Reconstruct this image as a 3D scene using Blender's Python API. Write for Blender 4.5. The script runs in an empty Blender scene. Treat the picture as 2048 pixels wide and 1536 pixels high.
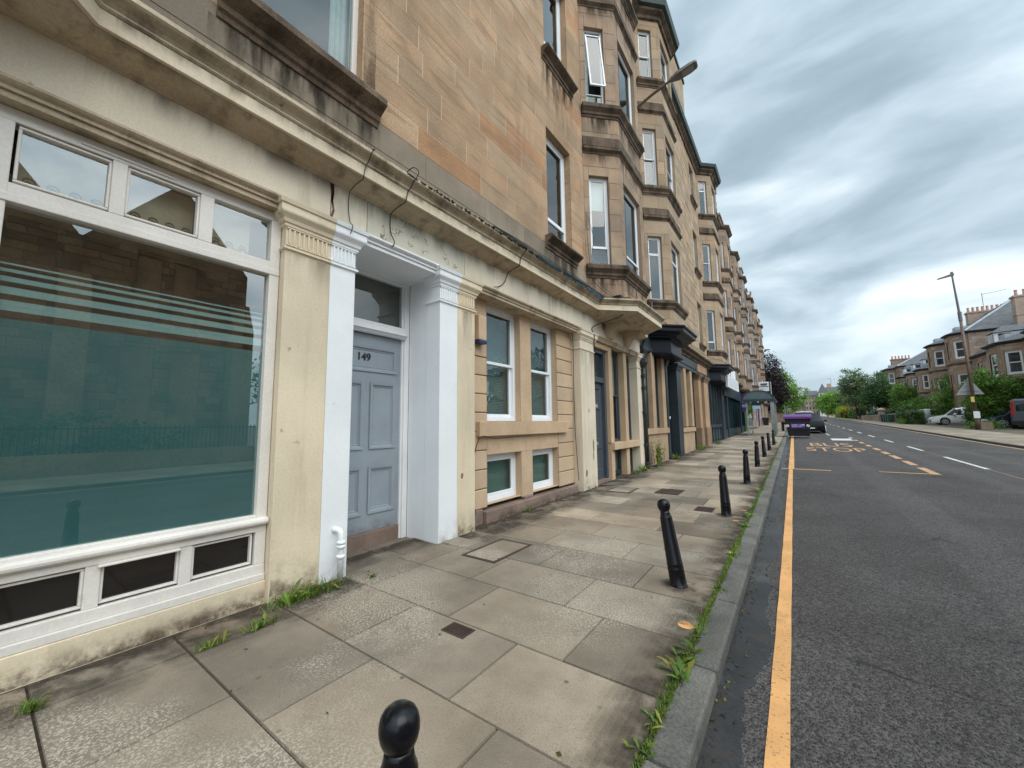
# A wide street view: sandstone tenements on the left, a rising road, villas on the right, an overcast sky.
CLOUD = (25, (1.0, 1.25, 1.3), (5.3, 2.2, 0.4))
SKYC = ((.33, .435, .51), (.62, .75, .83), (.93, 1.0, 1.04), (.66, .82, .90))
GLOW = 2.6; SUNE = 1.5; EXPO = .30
import bpy, math, random
from mathutils import Vector
R = random.Random(11)
C = bpy.context.scene.collection
SC = bpy.context.scene
pi = math.pi

def zg(y):
    """height of the street: level near the viewer, then a steady climb"""
    t = y - 5.0
    return 0.0075 * (t + math.sqrt(t * t + 9.0)) if y < 420 else zg(419.9)

# ------------------------------------------------------------------ materials
M = {}
def nodes(name):
    m = bpy.data.materials.new(name); m.use_nodes = True
    n = m.node_tree.nodes; n.clear()
    out = n.new('ShaderNodeOutputMaterial')
    return m, n, m.node_tree.links, out

def rgb(c): return (c[0], c[1], c[2], 1.0)

class NT:
    def __init__(s, n, l): s.n, s.l = n, l
    def new(s, t, **kw):
        x = s.n.new(t)
        for k, v in kw.items(): setattr(x, k, v)
        return x
    def put(s, sock, v):
        if hasattr(v, 'links') or hasattr(v, 'is_linked'): s.l.new(v, sock)
        else: sock.default_value = v
    def noise(s, vec, scale, detail=4, rough=.55, dist=0.0):
        x = s.new('ShaderNodeTexNoise'); s.put(x.inputs['Vector'], vec)
        x.inputs['Scale'].default_value = scale; x.inputs['Detail'].default_value = detail
        x.inputs['Roughness'].default_value = rough; x.inputs['Distortion'].default_value = dist
        return x.outputs['Fac']
    def ramp(s, fac, lo, hi, a=0.0, b=1.0):
        x = s.new('ShaderNodeMapRange'); s.put(x.inputs['Value'], fac)
        x.interpolation_type = 'SMOOTHSTEP'
        x.inputs['From Min'].default_value = lo; x.inputs['From Max'].default_value = hi
        x.inputs['To Min'].default_value = a; x.inputs['To Max'].default_value = b
        return x.outputs['Result']
    def math(s, op, a, b=0.0, c=0.0):
        x = s.new('ShaderNodeMath', operation=op)
        s.put(x.inputs[0], a); s.put(x.inputs[1], b); s.put(x.inputs[2], c)
        return x.outputs[0]
    def mix(s, fac, a, b, mode='MIX'):
        x = s.new('ShaderNodeMix', data_type='RGBA', blend_type=mode)
        s.put(x.inputs[0], fac); s.put(x.inputs[6], a); s.put(x.inputs[7], b)
        return x.outputs[2]
    def scalevec(s, vec, sc):
        x = s.new('ShaderNodeMapping'); s.put(x.inputs['Vector'], vec)
        x.inputs['Scale'].default_value = sc
        return x.outputs['Vector']

def surf(name, col, rough=.7, var=.12, vscale=3.0, fine=.08, fscale=40.0, bump=.0, bscale=60.0, bdist=.01,
         tint=False, stain=None, stain2=None, bed=None, metallic=0.0, spec=.5, streak=None, coat=0.0):
    """procedural surface: a base colour, broad and fine mottling, optional stains
    stain = (colour, scale, lo, hi, amount); streak = the same, drawn out vertically"""
    m, n, l, out = nodes(name); t = NT(n, l)
    co = t.new('ShaderNodeTexCoord').outputs['Object']
    base = rgb(col)
    cur = t.new('ShaderNodeRGB'); cur.outputs[0].default_value = base; cur = cur.outputs[0]
    if tint:
        a = t.new('ShaderNodeVertexColor', layer_name='tint')
        cur = t.mix(1.0, cur, a.outputs['Color'], 'MULTIPLY')
    if var:
        f = t.ramp(t.noise(co, vscale, 5), .3, .7, 1 - var, 1 + var)
        cur = t.mix(1.0, cur, f, 'MULTIPLY')
    if fine:
        f = t.ramp(t.noise(co, fscale, 3), .25, .75, 1 - fine, 1 + fine)
        cur = t.mix(1.0, cur, f, 'MULTIPLY')
    for st, sv in ((stain, (1, 1, 1)), (stain2, (1, 1, 1)), (streak, (1, 1, .12))):
        if st:
            vec = co if sv == (1, 1, 1) else t.scalevec(co, sv)
            f = t.ramp(t.noise(vec, st[1], 6, .65), st[2], st[3], 0, st[4])
            cur = t.mix(f, cur, rgb(st[0]))
    if bed:                                               # bedding: wavering bands along the blocks
        f = t.noise(t.scalevec(co, (1, .35, 3.2)), bed[1], 6, .65, 1.6)
        cur = t.mix(t.ramp(f, .50, .70, 0, bed[2]), cur, rgb(bed[0])); cur = t.mix(t.ramp(f, .30, .44, bed[2] * .6, 0), cur, rgb(bed[3]))
    p = t.new('ShaderNodeBsdfPrincipled')
    l.new(cur, p.inputs['Base Color'])
    p.inputs['Roughness'].default_value = rough; p.inputs['Metallic'].default_value = metallic
    p.inputs['Specular IOR Level'].default_value = spec
    if coat: p.inputs['Coat Weight'].default_value = coat; p.inputs['Coat Roughness'].default_value = .05
    if bump:
        b = t.new('ShaderNodeBump'); b.inputs['Strength'].default_value = bump; b.inputs['Distance'].default_value = bdist
        l.new(t.noise(co, bscale, 5, .6), b.inputs['Height']); l.new(b.outputs['Normal'], p.inputs['Normal'])
    l.new(p.outputs[0], out.inputs[0])
    M[name] = m
    return m

def glassmat(name, tintc=(.75, .82, .80), refl=1.0, wav=.02, ior=1.9, ws=1.3):
    """clear pane: reflects by Fresnel, otherwise lets the room behind be seen"""
    m, n, l, out = nodes(name); t = NT(n, l)
    co = t.new('ShaderNodeTexCoord').outputs['Object']
    b = t.new('ShaderNodeBump'); b.inputs['Strength'].default_value = wav; b.inputs['Distance'].default_value = .05
    l.new(t.noise(co, ws, 2), b.inputs['Height'])
    # Schlick's Fresnel on the unsigned angle, so that light passes the pane the same way in and out
    geo = t.new('ShaderNodeNewGeometry'); dp_ = t.new('ShaderNodeVectorMath', operation='DOT_PRODUCT')
    l.new(geo.outputs['Incoming'], dp_.inputs[0]); l.new(b.outputs['Normal'], dp_.inputs[1])
    f0 = ((ior - 1) / (ior + 1)) ** 2
    fres = t.math('ADD', t.math('MULTIPLY', t.math('POWER', t.math('SUBTRACT', 1.0, t.math('MINIMUM', t.math('ABSOLUTE', dp_.outputs['Value']), 1.0)), 5.0), 1 - f0), f0)
    g = t.new('ShaderNodeBsdfGlossy'); g.inputs['Roughness'].default_value = .01
    g.inputs['Color'].default_value = (refl * .97, refl, refl, 1)
    l.new(b.outputs['Normal'], g.inputs['Normal'])
    tr = t.new('ShaderNodeBsdfTransparent'); tr.inputs['Color'].default_value = rgb(tintc)
    mx = t.new('ShaderNodeMixShader'); l.new(fres, mx.inputs[0]); l.new(tr.outputs[0], mx.inputs[1]); l.new(g.outputs[0], mx.inputs[2])
    l.new(mx.outputs[0], out.inputs[0]); M[name] = m

def opaqueglass(name, col, ior=1.8, rough=.02, wav=.03):
    m, n, l, out = nodes(name); t = NT(n, l)
    co = t.new('ShaderNodeTexCoord').outputs['Object']
    p = t.new('ShaderNodeBsdfPrincipled'); p.inputs['Base Color'].default_value = rgb(col)
    p.inputs['Roughness'].default_value = rough; p.inputs['IOR'].default_value = ior
    b = t.new('ShaderNodeBump'); b.inputs['Strength'].default_value = wav; b.inputs['Distance'].default_value = .05
    l.new(t.noise(co, 1.5, 2), b.inputs['Height']); l.new(b.outputs['Normal'], p.inputs['Normal'])
    l.new(p.outputs[0], out.inputs[0]); M[name] = m

SOOT = (.045, .035, .028)
surf('sandstone', (.415, .278, .172), .85, .16, 1.1, .16, 38, .5, 50, .012, tint=True, spec=.3, bed=((.21, .135, .085), 1.3, .65, (.52, .37, .24)),
     streak=((.17, .11, .08), 1.6, .56, .82, .6), stain2=(SOOT, 1.1, .62, .82, .55))
surf('sandstone_margin', (.35, .248, .172), .85, .16, 1.4, .10, 45, .28, 70, .012, tint=True, spec=.3,
     streak=((.15, .11, .085), 2.0, .5, .8, .75), stain2=(SOOT, 1.3, .66, .9, .45))
surf('sooty_stone', (.145, .105, .075), .9, .3, 2.2, .2, 40, .4, 60, .02, spec=.25,
     streak=((.03, .024, .018), 3.0, .42, .7, .9), stain2=((.30, .21, .14), 2.5, .62, .8, .5))
surf('buff_stone', (.375, .278, .188), .88, .12, 1.2, .12, 40, .4, 40, .02, tint=True, spec=.3,
     streak=((.19, .135, .09), 1.4, .58, .85, .45), stain2=(SOOT, .8, .68, .9, .35))
surf('brown_stone', (.33, .235, .165), .9, .15, 1.0, .14, 30, .5, 30, .03, tint=True, spec=.25,
     streak=((.12, .09, .07), 1.2, .55, .85, .6), stain2=(SOOT, .7, .66, .88, .45))
surf('grey_stone', (.30, .245, .205), .9, .15, 1.0, .14, 30, .5, 30, .03, tint=True, spec=.25,
     streak=((.10, .085, .075), 1.2, .5, .85, .65), stain2=(SOOT, .7, .64, .88, .5))
surf('pink_stone', (.42, .315, .25), .9, .15, .8, .16, 20, .4, 20, .03, tint=True, spec=.25,
     stain2=(SOOT, .6, .64, .88, .45))
surf('mortar', (.60, .46, .33), .95, .1, 5, .1, 60)
surf('mortar_dark', (.20, .15, .115), .95, .1, 5, .1, 60)
surf('cream_paint', (.69, .585, .43), .62, .10, .9, .06, 50, .2, 30, .012, spec=.35, stain=((.42, .33, .22), 1.3, .55, .8, .5),
     streak=((.36, .265, .16), 1.9, .55, .80, .6), stain2=((.20, .155, .10), 7.0, .665, .73, .6))
surf('cream_old', (.68, .595, .465), .65, .08, 1.2, .07, 60, .2, 30, .012, spec=.35, tint=True,
     streak=((.34, .265, .18), 2.2, .52, .78, .65), stain2=((.17, .13, .09), 7.0, .655, .72, .75))
surf('cornice_paint', (.47, .385, .275), .65, .16, 1.5, .1, 50, .3, 30, .012, spec=.35,
     streak=((.14, .10, .065), 4.0, .44, .72, .85), stain2=((.06, .045, .03), 6.5, .58, .74, .75))
surf('moulding_paint', (.46, .37, .26), .65, .16, 1.5, .1, 50, .3, 30, .012, spec=.35,
     streak=((.15, .105, .065), 4.0, .46, .74, .8), stain2=((.07, .05, .035), 6.5, .60, .76, .7))
surf('white_masonry', (.79, .81, .825), .55, .04, 1.2, .03, 60, .22, 9, .02, spec=.35,
     stain=((.50, .52, .53), 1.6, .62, .80, .35), stain2=((.30, .29, .27), 9.0, .70, .76, .4))
surf('white_joinery', (.78, .79, .80), .38, .05, 2.0, .03, 60, .06, 20, .01)
surf('white_plastic', (.78, .81, .85), .28, .03, 2.0, .02, 60)
surf('old_white', (.72, .68, .63), .5, .06, 2.0, .05, 50, .12, 25, .01,
     stain=((.42, .34, .27), 3.0, .60, .75, .6), stain2=((.12, .10, .085), 9.0, .69, .75, .8))
surf('door_blue', (.275, .318, .362), .38, .08, 2.0, .05, 60, .16, 22, .01, stain=((.19, .235, .28), 2.4, .58, .8, .3), stain2=((.36, .40, .44), 11, .70, .76, .5))
surf('door_slate', (.058, .07, .088), .38, .08, 2.0, .05, 60, .08, 20, .01)
surf('navy_paint', (.008, .010, .018), .4, .15, 2.0, .05, 60, .08, 20, .01, spec=.2)
surf('charcoal_paint', (.032, .043, .05), .42, .15, 1.5, .08, 60, .08, 20, .01, spec=.25)
surf('teal_paint', (.014, .036, .043), .4, .12, 1.5, .06, 60, .08, 20, .01, spec=.25)
surf('black_iron', (.005, .005, .007), .26, .15, 4, .1, 60, .12, 30, .006, spec=.32, stain=((.035, .033, .03), 5, .58, .8, .6), stain2=((.12, .11, .10), 38, .70, .76, .7))
surf('pipe_iron', (.022, .026, .026), .45, .2, 3, .1, 60, .15, 30, .006)
surf('number_black', (.012, .012, .013), .35, 0, 1, 0)
surf('tan_stone', (.51, .375, .25), .8, .09, 1.5, .12, 50, .25, 50, .008, tint=True, spec=.35, stain=((.36, .25, .16), 1.1, .56, .8, .5),
     streak=((.34, .225, .14), 2.2, .56, .82, .55))
surf('joint_brown', (.13, .065, .045), .9, .1, 5, .1, 60)
surf('step_stone', (.22, .155, .125), .9, .2, 2.5, .15, 50, .4, 50, .015, stain2=((.08, .06, .05), 3, .55, .8, .6))
surf('dark_room', (.018, .018, .018), .9, .3, 1.0, .1, 20)
surf('lace_blind', (.40, .34, .25), .9, .05, 6, .05, 30)
surf('blind', (.55, .62, .62), .8, .03, 3, .02, 30)
surf('curtain', (.45, .46, .45), .9, .08, 8, .05, 30)
surf('slat_blind', (.10, .205, .205), .6, .06, 3, .03, 30)
surf('green_film', (.12, .235, .205), .35, .05, 1.5, .02, 30)
surf('frost_film', (.042, .135, .14), .5, .06, .8, .02, 30)
surf('frost_stripe', (.22, .34, .33), .5, .06, .8, .02, 30)
surf('slate_roof', (.085, .09, .10), .6, .25, 2.0, .3, 14, .5, 12, .02)
surf('lead', (.36, .40, .45), .5, .15, 2, .1, 30)
surf('teal_felt', (.012, .055, .075), .6, .4, 6, .3, 30, .6, 25, .02)
surf('moss_dark', (.05, .052, .03), .95, .4, 5, .3, 30, .6, 30, .02)
surf('terracotta', (.50, .27, .19), .8, .2, 2.0, .1, 20)
surf('gutter_green', (.03, .055, .048), .5, .2, 2.0, .1, 20)
glassmat('clear_glass', (.62, .72, .70))
glassmat('shop_glass', (.86, .92, .91), 1.0, .012, 2.7, .5)
glassmat('sash_glass', (.70, .80, .78), 1.0, .10, 2.4, 2.2)
opaqueglass('far_glass', (.03, .04, .045))
opaqueglass('dark_glass', (.012, .010, .010), 1.5, .06)
opaqueglass('car_glass', (.012, .014, .016), 1.32)

def paving():
    m, n, l, out = nodes('paving'); t = NT(n, l)
    co = t.new('ShaderNodeTexCoord').outputs['Object']
    a = t.new('ShaderNodeVertexColor', layer_name='tint').outputs['Color']
    base = t.mix(1.0, rgb((.258, .208, .155)), a, 'MULTIPLY')
    base = t.mix(1.0, base, t.ramp(t.noise(co, 1.3, 6, .62), .3, .7, .76, 1.2), 'MULTIPLY')
    # worn aggregate showing as pale speckle in broad patches
    patch = t.ramp(t.noise(co, .75, 3, .5), .45, .62)
    sp = t.ramp(t.noise(co, 75, 3, .6), .48, .60)
    base = t.mix(t.math('MULTIPLY', t.math('MULTIPLY', sp, patch), .72), base, rgb((.54, .49, .40)))
    base = t.mix(t.ramp(t.noise(co, 105, 3, .6), .53, .66, 0, .6), base, rgb((.13, .112, .092)))
    base = t.mix(t.ramp(t.noise(co, 190, 2), .60, .70, 0, .35), base, rgb((.46, .42, .35)))
    base = t.mix(t.ramp(t.noise(co, .9, 6, .65), .54, .74, 0, .55), base, rgb((.145, .115, .095)))
    base = t.mix(t.ramp(t.noise(co, 1.1, 4, .6), .62, .8, 0, .35), base, rgb((.17, .185, .12)))
    base = t.mix(t.ramp(t.noise(co, 6.0, 3, .5), .735, .76, 0, .6), base, rgb((.09, .075, .06)))
    gm = t.new('ShaderNodeTexVoronoi'); gm.inputs['Scale'].default_value = 3.4; gm.inputs['Randomness'].default_value = 1; l.new(co, gm.inputs['Vector'])
    base = t.mix(t.math('MULTIPLY', t.ramp(gm.outputs['Distance'], .045, .06, 1, 0), t.ramp(gm.outputs['Color'], .3, .75, .15, .8)), base, rgb((.10, .085, .07)))
    p = t.new('ShaderNodeBsdfPrincipled'); l.new(base, p.inputs['Base Color'])
    p.inputs['Roughness'].default_value = .82; p.inputs['Specular IOR Level'].default_value = .3
    b = t.new('ShaderNodeBump'); b.inputs['Strength'].default_value = .35; b.inputs['Distance'].default_value = .006
    l.new(t.noise(co, 75, 4, .65), b.inputs['Height']); l.new(b.outputs['Normal'], p.inputs['Normal'])
    l.new(p.outputs[0], out.inputs[0]); M['paving'] = m
paving()

def asphalt():
    m, n, l, out = nodes('asphalt'); t = NT(n, l)
    co = t.new('ShaderNodeTexCoord').outputs['Object']
    cur = t.mix(t.ramp(t.noise(co, .5, 6, .65), .35, .68), rgb((.056, .048, .045)), rgb((.084, .075, .072)))
    # paths polished by tyres, drawn out along the road, and paler or darker repairs
    tr = t.noise(t.scalevec(co, (.9, .02, 1)), 1.0, 3, .5)
    cur = t.mix(t.ramp(tr, .46, .62, 0, .55), cur, rgb((.108, .099, .094)))
    cur = t.mix(t.ramp(t.noise(t.scalevec(co, (1, .25, 1)), .7, 5, .7), .56, .70, 0, .6), cur, rgb((.046, .040, .038)))
    v = t.new('ShaderNodeTexVoronoi'); v.inputs['Scale'].default_value = 70; l.new(co, v.inputs['Vector'])
    chip = t.ramp(v.outputs['Distance'], .15, .55, 1, 0)
    cur = t.mix(1.0, cur, t.ramp(v.outputs['Color'], .15, .95, .6, 1.6), 'MULTIPLY')
    cur = t.mix(t.math('MULTIPLY', t.ramp(t.noise(co, 45, 2), .60, .70), .5), cur, rgb((.17, .155, .14)))
    cur = t.mix(t.ramp(t.noise(co, 19, 4, .6), .56, .70, 0, .8), cur, rgb((.016, .014, .014)))
    # hairline cracks in a few areas, and oil drips
    wv = t.new('ShaderNodeVectorMath', operation='ADD'); l.new(co, wv.inputs[0])
    nz = t.new('ShaderNodeTexNoise'); nz.inputs['Scale'].default_value = 1.2; l.new(co, nz.inputs['Vector']); l.new(nz.outputs['Color'], wv.inputs[1])
    ck = t.new('ShaderNodeTexVoronoi', feature='DISTANCE_TO_EDGE'); ck.inputs['Scale'].default_value = .42; l.new(wv.outputs[0], ck.inputs['Vector'])
    crack = t.math('MULTIPLY', t.ramp(ck.outputs['Distance'], .004, .010, 1, 0), t.ramp(t.noise(co, .35, 3), .50, .60))
    cur = t.mix(t.math('MULTIPLY', crack, .85), cur, rgb((.012, .010, .010)))
    cur = t.mix(t.ramp(t.noise(co, 2.6, 3, .5), .70, .76, 0, .55), cur, rgb((.020, .018, .018)))
    p = t.new('ShaderNodeBsdfPrincipled'); l.new(cur, p.inputs['Base Color'])
    p.inputs['Roughness'].default_value = .72; p.inputs['Specular IOR Level'].default_value = .4
    b = t.new('ShaderNodeBump'); b.inputs['Strength'].default_value = .9; b.inputs['Distance'].default_value = .012
    h = t.math('ADD', chip, t.math('MULTIPLY', t.noise(co, 24, 5, .65), 1.8))
    l.new(h, b.inputs['Height']); l.new(b.outputs['Normal'], p.inputs['Normal'])
    l.new(p.outputs[0], out.inputs[0]); M['asphalt'] = m
asphalt()
surf('gutter_asphalt', (.026, .027, .029), .42, .35, 2.2, .3, 50, .4, 80, .005, spec=.45, stain=((.075, .082, .088), 1.3, .50, .70, .75), stain2=((.05, .036, .024), 3.5, .54, .74, .8))  # pale bluish patches paint a sheen into the colour; brown ones are silt
surf('kerb_stone', (.125, .118, .105), .8, .3, 2.0, .3, 70, .7, 45, .014, tint=True, stain=((.20, .19, .16), 1.5, .5, .75, .6), stain2=((.05, .046, .04), 3, .55, .8, .6))
surf('dirt', (.045, .034, .024), .95, .3, 8, .3, 60, .6, 50, .02)

def linepaint(name, col, wear=(.62, .72)):
    m, n, l, out = nodes(name); t = NT(n, l)
    co = t.new('ShaderNodeTexCoord').outputs['Object']
    cur = t.mix(1.0, rgb(col), t.ramp(t.noise(co, 3, 5), .3, .7, .88, 1.1), 'MULTIPLY')
    cur = t.mix(t.ramp(t.noise(co, 55, 3, .6), wear[0], wear[1], 0, .7), cur, rgb((.09, .07, .055)))
    cur = t.mix(t.ramp(t.noise(co, 1.6, 7, .72), .55, .74, 0, .6), cur, rgb((.20, .13, .075)))
    cur = t.mix(t.ramp(t.noise(co, 14, 4, .7), .66, .70, 0, .75), cur, rgb((.05, .04, .035)))
    p = t.new('ShaderNodeBsdfPrincipled'); l.new(cur, p.inputs['Base Color']); p.inputs['Roughness'].default_value = .7
    b = t.new('ShaderNodeBump'); b.inputs['Strength'].default_value = .5; b.inputs['Distance'].default_value = .006
    l.new(t.noise(co, 60, 4), b.inputs['Height']); l.new(b.outputs['Normal'], p.inputs['Normal'])
    l.new(p.outputs[0], out.inputs[0]); M[name] = m
linepaint('yellow_line', (.70, .365, .135), (.58, .69))
linepaint('faded_yellow', (.56, .33, .16), (.50, .64))
linepaint('white_line', (.60, .60, .58), (.58, .70))
def grime_shade_mat(name, col, sc, streak=True, lo=.38, hi=.66):
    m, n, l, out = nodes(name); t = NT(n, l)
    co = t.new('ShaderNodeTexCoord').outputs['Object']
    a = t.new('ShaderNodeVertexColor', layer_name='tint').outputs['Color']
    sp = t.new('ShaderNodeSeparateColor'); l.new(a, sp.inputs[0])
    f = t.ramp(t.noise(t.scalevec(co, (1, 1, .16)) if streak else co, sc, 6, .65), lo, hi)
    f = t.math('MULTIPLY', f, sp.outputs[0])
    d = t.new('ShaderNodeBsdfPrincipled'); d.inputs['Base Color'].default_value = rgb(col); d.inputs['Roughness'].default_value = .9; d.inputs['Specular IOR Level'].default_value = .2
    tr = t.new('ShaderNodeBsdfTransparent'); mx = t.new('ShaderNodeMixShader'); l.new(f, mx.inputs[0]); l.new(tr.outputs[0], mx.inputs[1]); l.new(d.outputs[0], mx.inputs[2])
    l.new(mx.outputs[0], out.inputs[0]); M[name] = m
grime_shade_mat('soot_shade', (.035, .027, .02), 5.0); grime_shade_mat('splash_dirt', (.17, .125, .085), 7.0, False, .34, .78); grime_shade_mat('damp_dirt_shade', (.055, .044, .034), 3.0, False, .34, .60)  # soot and damp also carry painted shade; splash is dirt alone
surf('rust_iron', (.055, .032, .024), .8, .25, 4, .2, 60, .4, 50, .01)
surf('earth', (.10, .085, .06), .95, .3, .3, .2, 8)

def leafmat(name, col, var=.35, trans=.25):
    m, n, l, out = nodes(name); t = NT(n, l)
    co = t.new('ShaderNodeTexCoord').outputs['Object']
    a = t.new('ShaderNodeVertexColor', layer_name='tint').outputs['Color']
    cur = t.mix(1.0, rgb(col), a, 'MULTIPLY')
    cur = t.mix(1.0, cur, t.ramp(t.noise(co, .7, 4), .3, .7, 1 - var, 1 + var), 'MULTIPLY')
    d = t.new('ShaderNodeBsdfPrincipled'); l.new(cur, d.inputs['Base Color']); d.inputs['Roughness'].default_value = .55
    d.inputs['Specular IOR Level'].default_value = .3
    tr = t.new('ShaderNodeBsdfTranslucent'); l.new(cur, tr.inputs['Color'])
    mx = t.new('ShaderNodeMixShader'); mx.inputs[0].default_value = trans
    l.new(d.outputs[0], mx.inputs[1]); l.new(tr.outputs[0], mx.inputs[2]); l.new(mx.outputs[0], out.inputs[0])
    M[name] = m
leafmat('leaf_green', (.145, .275, .048))
leafmat('leaf_bright', (.17, .31, .045))
leafmat('leaf_dark', (.072, .15, .048))
leafmat('leaf_olive', (.14, .20, .085))
leafmat('leaf_yellow', (.40, .38, .03))
leafmat('leaf_purple', (.030, .016, .022))
leafmat('grass', (.13, .24, .035))
surf('bark', (.06, .048, .038), .9, .3, 4, .2, 30, .6, 20, .02)
surf('car_white', (.87, .88, .88), .22, 0, 1, 0, coat=.6)
surf('car_black', (.004, .004, .005), .5, 0, 1, 0, spec=.12)
surf('car_navy', (.022, .032, .055), .22, 0, 1, 0, coat=.6)
surf('car_silver', (.42, .45, .46), .25, 0, 1, 0, coat=.5)
surf('van_grey', (.045, .055, .07), .3, 0, 1, 0, coat=.4)
surf('rubber', (.012, .012, .012), .8, .1, 5, 0)
surf('alloy', (.55, .57, .6), .3, 0, 1, 0, metallic=.6)
surf('lamp_red', (.35, .012, .012), .2, 0, 1, 0, coat=.5)
surf('lamp_clear', (.72, .75, .78), .12, 0, 1, 0, coat=.5)
surf('plate_yellow', (.62, .5, .1), .5, 0, 1, 0)
surf('bin_black', (.010, .010, .014), .4, .1, 3, .05, 40)
surf('bin_purple', (.12, .03, .20), .4, .12, 3, .05, 40)
surf('sticker_purple', (.16, .075, .42), .4, .1, 3, 0)
surf('sign_white', (.74, .77, .79), .45, .04, 1, 0)
surf('print_grey', (.30, .34, .38), .6, 0, 1, 0)
surf('print_dark', (.04, .05, .06), .6, 0, 1, 0)
surf('sign_purple', (.10, .02, .16), .5, .05, 2, 0)
surf('sign_cyan', (.30, .55, .66), .5, .05, 2, 0)
surf('shop_green', (.045, .17, .035), .5, .12, 2, .05, 30)
surf('shop_violet', (.06, .03, .19), .5, .1, 2, 0)
surf('awning_cream', (.55, .42, .2), .8, .1, 2, .05, 30)
surf('galv', (.30, .31, .32), .5, .15, 3, .1, 40, metallic=.3)
surf('lamp_post_paint', (.16, .15, .15), .5, .15, 3, .1, 40)
surf('brown_post', (.13, .09, .065), .6, .2, 3, .1, 40)
surf('shelter_paint', (.025, .045, .05), .4, .1, 3, .05, 40)
surf('shelter_roof', (.10, .13, .15), .3, .1, 3, .05, 40)
surf('alarm_blue', (.012, .03, .11), .35, 0, 1, 0)
surf('cloth_dark', (.014, .015, .018), .9, .2, 6, .1, 40)
surf('skin', (.45, .28, .20), .6, .05, 6, 0)
surf('hair', (.02, .015, .012), .7, .1, 9, 0)
surf('bin_green', (.015, .065, .045), .5, .1, 3, .05, 40)
surf('far_white', (.62, .60, .56), .8, .08, .3, .05, 4)
surf('far_orange', (.50, .30, .20), .85, .1, .3, .08, 4)
surf('far_stone', (.36, .27, .21), .9, .12, .3, .1, 4)
surf('hill_green', (.085, .10, .07), .95, .3, .01, .25, .06)
surf('church_stone', (.42, .27, .15), .9, .25, .7, .2, 12, tint=True, stain2=(SOOT, .6, .55, .8, .6))
surf('cable_black', (.01, .01, .01), .5, 0, 1, 0)
surf('led_lens', (.30, .28, .27), .3, .1, 20, 0)

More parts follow.
